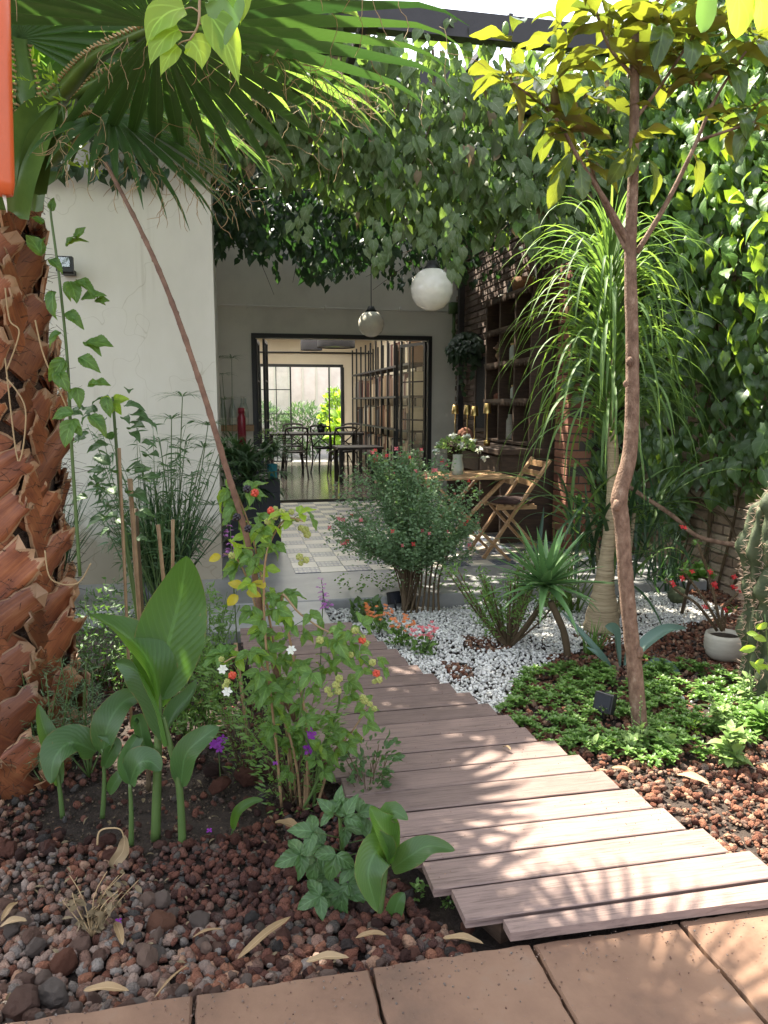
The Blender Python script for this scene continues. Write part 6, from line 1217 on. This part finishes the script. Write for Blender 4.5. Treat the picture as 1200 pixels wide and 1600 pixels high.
for a in [(370, 1500, 455, 1435, .028, 'long sunlit split dry leaf on the gravel left of the front canna'), (478, 1503, 545, 1500, .03, 'pale dry leaf lying at the paving edge'), (130, 1548, 202, 1552, .03, 'curved yellowish dry leaf near the paving, bottom left'), (180, 1440, 192, 1480, .028, 'pale folded dry leaf beside the withered tuft'), (0, 1448, 42, 1442, .028, 'dry leaf at the left edge of the picture, lower of two'), (2, 1440, 28, 1412, .024, 'dry leaf at the left edge of the picture, upper of two'), (300, 1465, 348, 1455, .012, 'narrow pale dry leaf in the middle of the dark gravel'), (240, 1560, 295, 1510, .008, 'thin straw at the paving edge near the bottom left'), (555, 1466, 605, 1464, .022, 'small dry leaf under the tattered canna'), (692, 1466, 755, 1478, .03, 'brown dry leaf by the boardwalk corner'), (1058, 1210, 1108, 1228, .045, 'large sunlit pale dry leaf on the red gravel right of the boardwalk'), (1180, 1195, 1200, 1207, .035, 'pale dry leaf at the right edge of the picture'), (955, 1200, 990, 1210, .03, 'brown dry leaf beside the boardwalk on the right'), (430, 1285, 470, 1300, .05, 'curled brown dry leaf under the bramble')]: dryleaf(*a)
dryleaf(786, 1168, 798, 1174, .018, 'tiny orange dry leaf lying on the boardwalk', .108, 'dead'); dryleaf(0, 1200, 32, 1202, .02, 'brown dry strip on the soil at the palm foot', .03, 'deadbrown')
# small leaf litter over both beds
mb = MB()
for k in range(420):
    if k % 3: x, y = U(-1.1, .5), U(1.68, 3.4)
    else: x, y = U(1.0, 3.4), U(1.72, 4.3)
    if on_path(x, y) or in_pebbles(x, y) and rng.random() < .6: continue
    mb.add(*rng.choice(TP['oval']), mat=lmat(Vector((x, y, bedz(x, y)+U(.012, .034))), Vector((U(-1, 1), U(-1, 1), U(-.25, .25))), Vector((U(-.5, .5), U(-.5, .5), 1)), U(.008, .034), U(.5, 1)))
mb.out('leaf_litter', 'deadbrown', ground, kind='stuff')
# ================================================================= SALVIA SHRUB AND FLOWERS
b = G(640, 955); YS = b.y; sv = thing('flowering_shrub', 'airy round shrub of tiny leaves dotted with small red flowers, centre', 'shrub', b); tf = []
cen = W(640, 790, YS); cl = [(rdir()*U(.3, .95), U(.12, .25)) for _ in range(46)]
twigs = []
for k in range(70):
    a = U(0, 6.283); el = U(-.55, 1.5); L = U(.8, 1.08); tip = cen+Vector((math.cos(a)*math.cos(el)*.50*L, math.sin(a)*math.cos(el)*.42*L, math.sin(el)*.46*L-.1)); st0 = b+V(U(-.05, .05), U(-.05, .05), 0)
    P = [st0, b+Vector(((tip.x-b.x)*.25, (tip.y-b.y)*.25, .35)), b.lerp(tip, .65)+V(0, 0, .08), tip]; c = bez(P, 7); twigs.append(c); stem(sv, P, .006 if k < 12 else .0028, .0012, 'brownstem', n=5, sm=4)
    for i in range(7, len(c)):
        for q in range(20):
            p = c[i]+rdir()*U(0, .07); tf.append(lmat(p, rdir(-.3, .8), rdir(.3, 1), U(.016, .032)))
for _ in range(5200):
    d, r = rng.choice(cl); p = cen+Vector((d.x*.55, d.y*.45, d.z*.42-.05))+rdir()*r*U(.2, 1); tf.append(lmat(p, rdir(-.3, .8), rdir(.3, 1), U(.014, .03)))
scatter(sv, TP['tiny'], 'salvia', tf, 0)
for k in range(64):
    c = rng.choice(twigs); p = c[-1]+rdir(0, 1)*U(0, .09); flower(sv, p, U(.012, .02), 'red' if k % 3 == 0 else 'pinkred', 4, (U(-.5, .5), -1, .3))
    if k % 2: stem(sv, [c[-2], p], .0012, .0008, 'brownstem', n=3, sm=1)
stem(sv, [G(632, 958), W(631, 900, YS), W(634, 840, YS)], .020, .014, 'brownstem', 'trunk'); 
for k in range(7): stem(sv, [G(632+k*9, 960), W(645+k*7, 900, YS), W(620+k*16, 830, YS)], .009, .005, 'brownstem', 'trunk')
def kal(label, px, py, mat, n=60, s=1, leaf='cover'):
    b = G(px, py); t = thing('flowering_succulent', label, 'flower', b); tf = [lmat(b+Vector((U(-.07, .07)*s, U(-.05, .05)*s, U(.01, .10)*s)), rdir(.1, 1), rdir(.2, 1), U(.03, .055)*s) for _ in range(n)]; scatter(t, TP['oval'], leaf, tf, 20)
    if mat:
        for k in range(30): p = b+Vector((U(-.08, .08)*s, U(-.06, .06)*s, U(.11, .19)*s)); flower(t, p, .014*s, mat, 5, (U(-.4, .4), -.4, 1)); 
        for k in range(8): stem(t, [b, b+Vector((U(-.07, .07)*s, U(-.05, .05)*s, .14*s))], .002, .0015, 'greenstem', n=4, sm=1)
kal('orange flowering succulent, leftmost beside the boardwalk on the white pebbles', 592, 992, 'orange'); kal('orange flowering succulent, middle of three beside the boardwalk', 628, 1012, 'orange'); kal('red and orange flowering succulent, rightmost of three beside the boardwalk', 662, 1025, 'pinkred'); kal('leafy dark rosette plant without blooms left of the shrub stems', 572, 972, None, 110, 1.4, 'ivy')
for lb, px, py in (('small round leaved creeper over the patio step, left part', 590, 930), ('small round leaved creeper over the patio step beside the shrub', 650, 925)):
    b = G(px, py, .05); t = thing('creeper', lb, 'plant', b); tf = [lmat(b+Vector((U(-.3, .3), U(-.06, .05), U(.0, .16))), rdir(-.5, .6), rdir(.2, 1), U(.02, .035)) for _ in range(170)]; scatter(t, TP['oval'], 'cover', tf, 20)
def spot(label, c, rz):
    t = thing('garden_spotlight', label, 'lamp', c, rz=rz); mb = MB(); mb.cbox((-.045, -.012, .05), (.045, .02, .135), .004, mat=Matrix.Rotation(-.3, 4, 'X')); mb.out('housing', 'steel', t, local=True, smooth=False); mb = MB(); mb.box((-.036, -.0145, .06), (.036, -.0125, .126), mat=Matrix.Rotation(-.3, 4, 'X')); mb.out('lens', 'navy', t, local=True, smooth=False); mb = MB(); mb.tube([(0, .01, 0), (0, .01, .08)], .008, 8); mb.out('spike', 'steel', t, local=True)
spot('small black garden spotlight among the white pebbles by the shrub stems', G(619, 955), .3); spot('black flat garden spotlight tilted in the ground cover', G(938, 1130), -1.0)
# ================================================================= RIGHT BED PLANTS
b = G(795, 1012); t = thing('jade_bush', 'low woody succulent bush with tiny oblong leaves on the white pebbles', 'shrub', b); tf = []
for k in range(30):
    a = U(0, 6.28); top = b+Vector((math.cos(a)*U(.1, .40), math.sin(a)*U(.05, .3), U(.2, .50))); mid = b.lerp(top, .5)+V(0, 0, -.03); P = [b, mid, top]; stem(t, P, .016 if k < 9 else .007, .004, 'brownstem', 'branch', n=6)
    for q in range(60): c = mid.lerp(top, U(.1, 1.1))+rdir()*U(0, .06); tf.append(lmat(c, rdir(0, 1), rdir(), U(.024, .042)))
scatter(t, TP['lance'], 'cover', tf, 40)
b = G(888, 1028); YA = b.y; t = thing('aloe_plant', 'spiky green aloe rosette on a short dark leaning trunk', 'plant', b); hd = W(852, 915, YA)
stem(t, [b, W(880, 985, YA), W(860, 940, YA)], .022, .018, 'brownstem', 'trunk', wob=.1)
for k in range(58):
    a = k*2.4; el = -.25+1.55*(k/58); d = Vector((math.cos(a)*math.cos(el), math.sin(a)*math.cos(el), math.sin(el))); mb = MB(); blade(mb, hd, d, U(.30, .42), .058, grav=.12 if el > 0 else .5, fold=.5, n=9, kind='spike')
    v0 = list(mb.v); lf = mb.out('leaf', 'aloe', t); th = MB()
    for i in range(1, 8):
        for j in (0, 2): p = Vector(v0[i*3+j]); o = (p-Vector(v0[i*3+1])).normalized(); th.add([p-o*.001+Vector((0, 0, .002)), p-o*.001-Vector((0, 0, .002)), p+o*.007+d*.004], [(0, 1, 2)])
    th.out('teeth', 'palegreen', lf, kind='stuff', smooth=False)
b = G(968, 1048); YG = b.y; t = thing('agave_plant', 'blue grey agave with broad arching leaves behind the sapling trunk', 'plant', b)
for pts, wd, face in [([(985, 1040, 0), (1005, 1010, -.02), (1040, 985, 0), (1073, 982, .02)], .075, (-.2, -.5, .9)), ([(968, 1045, 0), (962, 1010, 0), (958, 985, -.03), (945, 978, -.05)], .085, (.7, -.7, .1)), ([(1000, 1048, 0), (1025, 1038, -.05), (1050, 1048, -.1), (1066, 1072, -.12)], .075, (0, -.5, .9)), ([(955, 1042, 0), (925, 1010, 0), (895, 975, .03), (872, 950, .05)], .045, (.3, -.8, .5)), ([(975, 1040, 0), (985, 1010, .05), (985, 985, .08)], .07, (0, -.9, .3)), ([(955, 1045, 0), (935, 1025, -.05), (915, 1010, -.03)], .05, (.3, -.7, .7))]:
    bigleaf(t, [W(x, y, YG+dy) for x, y, dy in pts], wd, face, 'agave', 'lance' if wd < .06 else 'oval', fold=.5, ruffle=.01)
grass('grass_tuft', 'small green grassy tuft at the aloe foot', G(925, 1022), 40, .22, .012, 'cover', .04)
grass('grass_tuft', 'long strappy tuft left of the ponytail palm behind the aloe', G(880, 955), 46, .6, .02, 'pony', .1); grass('grass_tuft', 'dark strappy tuft against the brick wall right of the sapling trunk', Vector((3.2, 5.1, 0)), 60, .6, .022, 'grassd', .15)
bigleaf(None, PP([(838, 900), (842, 850), (850, 790)], 5.1), .07, (0, -1, .1), 'agave', 'spike', name='tall_leaf'); o = bpy.data.objects['tall_leaf']; tag(o, 'single upright grey green leaf standing behind the aloe', 'leaf')
# cactus
c0 = Vector((2.585, 3.05, 0)); t = thing('column_cactus', 'tall lumpy column cactus bristling with spines at the right edge', 'cactus', c0)
def cactus(c0, H_, r0, seed, name='column'):
    n = 72; m = 60; vs = []; r_ = random.Random(seed); ph = [r_.uniform(0, 6) for _ in range(6)]
    for i in range(m+1):
        z = H_*i/m; cap = min(1, math.sqrt(max(0, 1-((z-H_*.93)/(H_*.07))**2))) if z > H_*.93 else 1; rb = r0*(1+.16*math.sin(z*14+ph[0])+.10*math.sin(z*31+ph[1]))*cap
        for k in range(n): a = 6.283*k/n+.25*math.sin(z*6); rr = rb*(1+.17*math.cos(a*9)+.05*math.sin(z*60+a*3)); vs.append((c0.x+rr*math.cos(a)+.02*math.sin(z*7), c0.y+rr*math.sin(a), z))
    mb = MB(); mb.add(vs, [(i*n+k, i*n+(k+1) % n, (i+1)*n+(k+1) % n, (i+1)*n+k) for i in range(m) for k in range(n)]); mb.out(name, 'cactus', t)
    mb = MB()
    for i in range(2, m, 2):
        for j in range(9):
            k = int(round((2*math.pi*j/9)/(6.283)*n)) % n; p = Vector(vs[i*n+k])
            if (p-c0).dot(Vector((-.4, -.8, 0))) < -.05: continue
            o = Vector((p.x-c0.x, p.y-c0.y, 0)).normalized()
            for q in range(7): d = (o+rdir()*.9).normalized(); mb.tube([p, p+d*U(.018, .045)], [.0017, .0004], 3, cap=False)
    mb.out('spines', 'spine', t, kind='stuff')
cactus(c0, 1.30, .125, 3); cactus(c0+V(-.06, .12, 0), .95, .09, 5, 'side_column')
# crown of thorns in pale pot
pc = G(1130, 1028); YE = pc.y; tp_ = thing('clay_pot', 'round pale clay pot standing on the red gravel by the cactus', 'pot', pc); r = .102
mb = MB(); mb.lathe([(0, 0), (.07, 0), (.092, .02), (r+.003, .06), (r+.002, .12), (r-.004, .142), (r-.014, .142), (r-.018, .12), (0, .118)], pc, 32); mb.out('pot_body', 'potclay', tp_); mb = MB(); mb.lathe([(r-.019, .121), (0, .123)], pc, 20); mb.out('potting_soil', 'soil', tp_)
e = thing('crown_of_thorns', 'thorny branching plant with small red flowers growing in the pale pot', 'plant', pc+V(0, 0, .12)); E0 = pc+V(0, 0, .12)
for pts in ([(1128, 985), (1120, 950), (1108, 900), (1090, 850)], [(1128, 985), (1105, 945), (1085, 915), (1065, 890)], [(1120, 985), (1090, 945), (1060, 925), (1040, 905)], [(1130, 985), (1130, 950), (1150, 930), (1163, 910)], [(1130, 985), (1135, 960), (1145, 955)]):
    P = [W(x, y, YE+U(-.03, .03)) for x, y in pts]; stem(e, P, .009, .006, 'brownstem', 'thorny_stem', wob=.1); c = bez(P, 10); mb = MB()
    for p in c:
        for q in range(3): d = rdir(); mb.tube([p, p+d*U(.012, .022)], [.0014, .0003], 3, cap=False)
    mb.out('thorns', 'spine', e, kind='stuff'); tf = [lmat(P[-1]+rdir()*.02, rdir(-.2, 1), rdir(.2, 1), U(.02, .035)) for _ in range(10)]; scatter(e, TP['oval'], 'cover', tf, 10)
for x, y in [(1068, 826), (1108, 893), (1116, 913), (1147, 903), (1146, 916), (1158, 925), (1135, 955), (1079, 892), (1052, 913), (1100, 950), (1065, 905), (1120, 918), (1152, 920)]:
    for q in range(2): flower(e, W(x+U(-3, 3), y+U(-3, 3), YE-.02), .017, 'red', 4, (U(-.3, .3), -.7, .7))
a = thing('aeonium', 'green rosette succulent on a bare stem beside the wall behind the pot', 'plant', G(1060, 960)); hc = W(1080, 895, 4.0); stem(a, [G(1065, 960), hc], .012, .01, 'brownstem')
for k in range(5):
    c = hc+Vector((U(-.1, .1), U(-.05, .05), U(-.05, .04)))
    for q in range(18): an = q*2.4; el = .1+q*.07; mb = MB(); mb.add(*TP['petal'][0], mat=lmat(c, Vector((math.cos(an)*math.cos(el), math.sin(an)*math.cos(el), math.sin(el))), (0, -.2, 1), .065)); mb.out('leaf', 'cover', a)
p_ = G(1058, 945); mb = MB(); mb.ball(p_+V(0, 0, .07), .07, 14, .9, .1); tag(mb.out('round_cactus', 'cactus'), 'small round grey cactus at the foot of the wall behind the red gravel', 'cactus')
# ground cover carpet (nobody could count it)
def in_cover(x, y): 
    if on_path(x, y) or in_pebbles(x, y): return False
    return ((x-1.78)/.80)**2+((y-3.08)/.56)**2 < 1+.25*math.sin(x*17)*math.sin(y*15) and x > ip(RE, y)+.06
mb = MB(); arr = [(np.array(q[0]), q[1], q[2]) for q in TP['oval']]
for k in range(2300):
    x = U(1.0, 2.75); y = U(2.45, 3.65)
    if not in_cover(x, y) or math.sin(x*13+2*y)*math.sin(y*11-x*3) > .45: continue
    h = U(.01, .065); c = Vector((x, y, h)); L = U(.026, .042)
    for q in range(9):
        an = q*2.4+k; el = .15+q*.12; m = lmat(c, Vector((math.cos(an)*math.cos(el), math.sin(an)*math.cos(el), math.sin(el))), (0, 0, 1), L*(1-.04*q)); t_ = arr[q % 3]; bb_ = len(mb.v); mm = np.array(m); v = t_[0]@mm[:3, :3].T+mm[:3, 3]; mb.v.extend(map(tuple, v.tolist())); mb.f.extend([tuple(i+bb_ for i in f) for f in t_[1]]); mb.uv.extend(t_[2])
mb.hasuv = True; o = mb.out('ground_cover', 'cover', None, kind='stuff'); tag(o, 'low carpet of small green leaves around the sapling foot', 'ground cover')
def rosette(label, px, py, n=40, L=.06, hgt=.06, mat='palegreen', stalks=0, s=1.):
    b = G(px, py); t = thing('leafy_weed', label, 'plant', b, 'pale leafy weeds in the right bed'); tf = []
    for k in range(n): an = k*2.4; el = U(0, 1.3); tf.append(lmat(b+Vector((U(-.02, .02), U(-.02, .02), U(.01, hgt))), Vector((math.cos(an)*math.cos(el), math.sin(an)*math.cos(el), math.sin(el))), (0, 0, 1), L*U(.6, 1.1)))
    scatter(t, TP['oval'], mat, tf, 40)
    for k in range(stalks):
        top = b+Vector((U(-.05, .05), U(-.04, .04), U(.12, .22)*s)); stem(t, [b, top], .002, .001, 'greenstem', 'flower_stalk', n=4, sm=1); mb = MB()
        for q in range(12): mb.ball(b.lerp(top, U(.5, 1.03))+rdir()*.005, .0035, 5)
        mb.out('seed_head', 'palegreen', t, kind='stuff')
for a_ in [('pale leafy weed closest to the boardwalk in front of the ground cover', 935, 1180, 26, .05, .05, 'palegreen', 0), ('pale leafy weed second from the boardwalk', 985, 1185, 30, .05, .08, 'palegreen', 2), ('pale weed with tall seed stalks just right of the sapling foot', 1000, 1172, 30, .045, .1, 'palegreen', 3), ('low rosette weed on the soil in the middle right', 1045, 1175, 34, .06, .05, 'palegreen', 0), ('yellow green sprig on bare soil behind the large dry leaf', 1085, 1155, 18, .03, .08, 'lime', 0), ('bright sunlit weed clump, largest at the right', 1140, 1200, 90, .07, .14, 'palegreen', 3), ('sunlit weed clump with tall seed stalks behind the largest one', 1120, 1150, 70, .065, .12, 'palegreen', 5), ('green leafy weed at the right edge on the red gravel', 1190, 1150, 60, .08, .1, 'cover', 3), ('weed with small pale flowers below the cactus', 1165, 1110, 40, .05, .15, 'palegreen', 6), ('tiny weed right of the boardwalk corner', 1020, 1205, 14, .03, .03, 'cover', 0), ('small sprout between the front canna and the boardwalk', 655, 1405, 20, .025, .06, 'cover', 0), ('tiny clover patch at the boardwalk corner', 700, 1420, 40, .012, .02, 'cover', 0)]: rosette(*a_)
t = thing('leafy_sprig', 'lime green leafy sprig at the right edge in front of the cactus', 'plant', G(1190, 1100)); tf = [lmat(W(1190+U(-8, 12), 1000+U(-40, 60), 2.3), rdir(-.6, .6), (0, -1, .3), U(.04, .06)) for _ in range(12)]; scatter(t, TP['oval'], 'lime', tf, 14); stem(t, [W(1205, 1080, 2.3), W(1195, 960, 2.3)], .003, .002, 'greenstem')
# ================================================================= HANGING FOREGROUND
t = thing('hanging_twig', 'twig of backlit lime green leaves hanging into the top of the picture', 'twig', W(312, 60, 1.6)); YT = 1.55
stem(t, PP([(316, -60), (312, 0), (310, 38), (297, 62)], YT), .003, .0018, 'bamboo'); stem(t, PP([(312, 20), (300, 12), (288, 14)], YT), .0015, .001, 'bamboo'); stem(t, PP([(303, 50), (288, 50), (279, 47)], YT), .0015, .001, 'bamboo'); stem(t, PP([(310, 35), (322, 42), (332, 45)], YT), .0015, .001, 'bamboo'); stem(t, PP([(298, 62), (285, 65), (278, 70)], YT), .0015, .001, 'bamboo')
for pts, wd, m in [([(288, 12), (262, 20), (240, 42), (229, 72)], .068, 'lime'), ([(280, 46), (262, 55), (244, 78), (233, 106)], .055, 'lime'), ([(278, 72), (268, 82), (258, 100), (250, 121)], .036, 'lime'), ([(296, 63), (306, 72), (314, 90), (316, 110)], .058, 'lime'), ([(330, -20), (350, 0), (350, 45), (345, 84)], .078, 'cover'), ([(326, 20), (345, 50), (362, 90), (374, 136)], .066, 'lime'), ([(340, -50), (365, -30), (376, 10), (375, 40)], .06, 'lime')]:
    bigleaf(t, PP(pts, YT-.0), wd, (U(-.2, .2), -.9, .4), m, 'heart', n=14, fold=.15, ruffle=.03)
t = thing('overhanging_twig', 'large fresh green leaves hanging into the upper right corner', 'twig', W(1120, -30, 1.7)); stem(t, PP([(1130, -120), (1120, -50), (1100, -20)], 1.7), .004, .002, 'bamboo')
for pts, wd, m in [([(1108, -40), (1105, -10), (1100, 30), (1095, 52)], .05, 'cover'), ([(1130, -50), (1150, -20), (1155, 20), (1150, 60)], .075, 'lime'), ([(1165, -40), (1185, -10), (1190, 25), (1184, 50)], .06, 'lime')]: bigleaf(t, PP(pts, 1.7), wd, (U(-.2, .2), -.9, .4), m, 'oval', n=14, fold=.2, ruffle=.03)
t = thing('orange_tube', 'glossy orange plastic tube hanging vertically at the left edge with a thread at its tip', 'tube', W(5, 300, 1.3)); mb = MB(); mb.tube([W(0, -90, 1.3), W(2, 100, 1.3), W(5, 285, 1.3), W(6, 305, 1.3)], [.012, .014, .016, .013], 14); mb.out('tube_body', 'orangeplastic', t); mb = MB(); mb.tube([W(6, 303, 1.3), W(9, 318, 1.3), W(11, 332, 1.3)], [.003, .002, .0005], 5); mb.out('thread', 'white_wall', t)
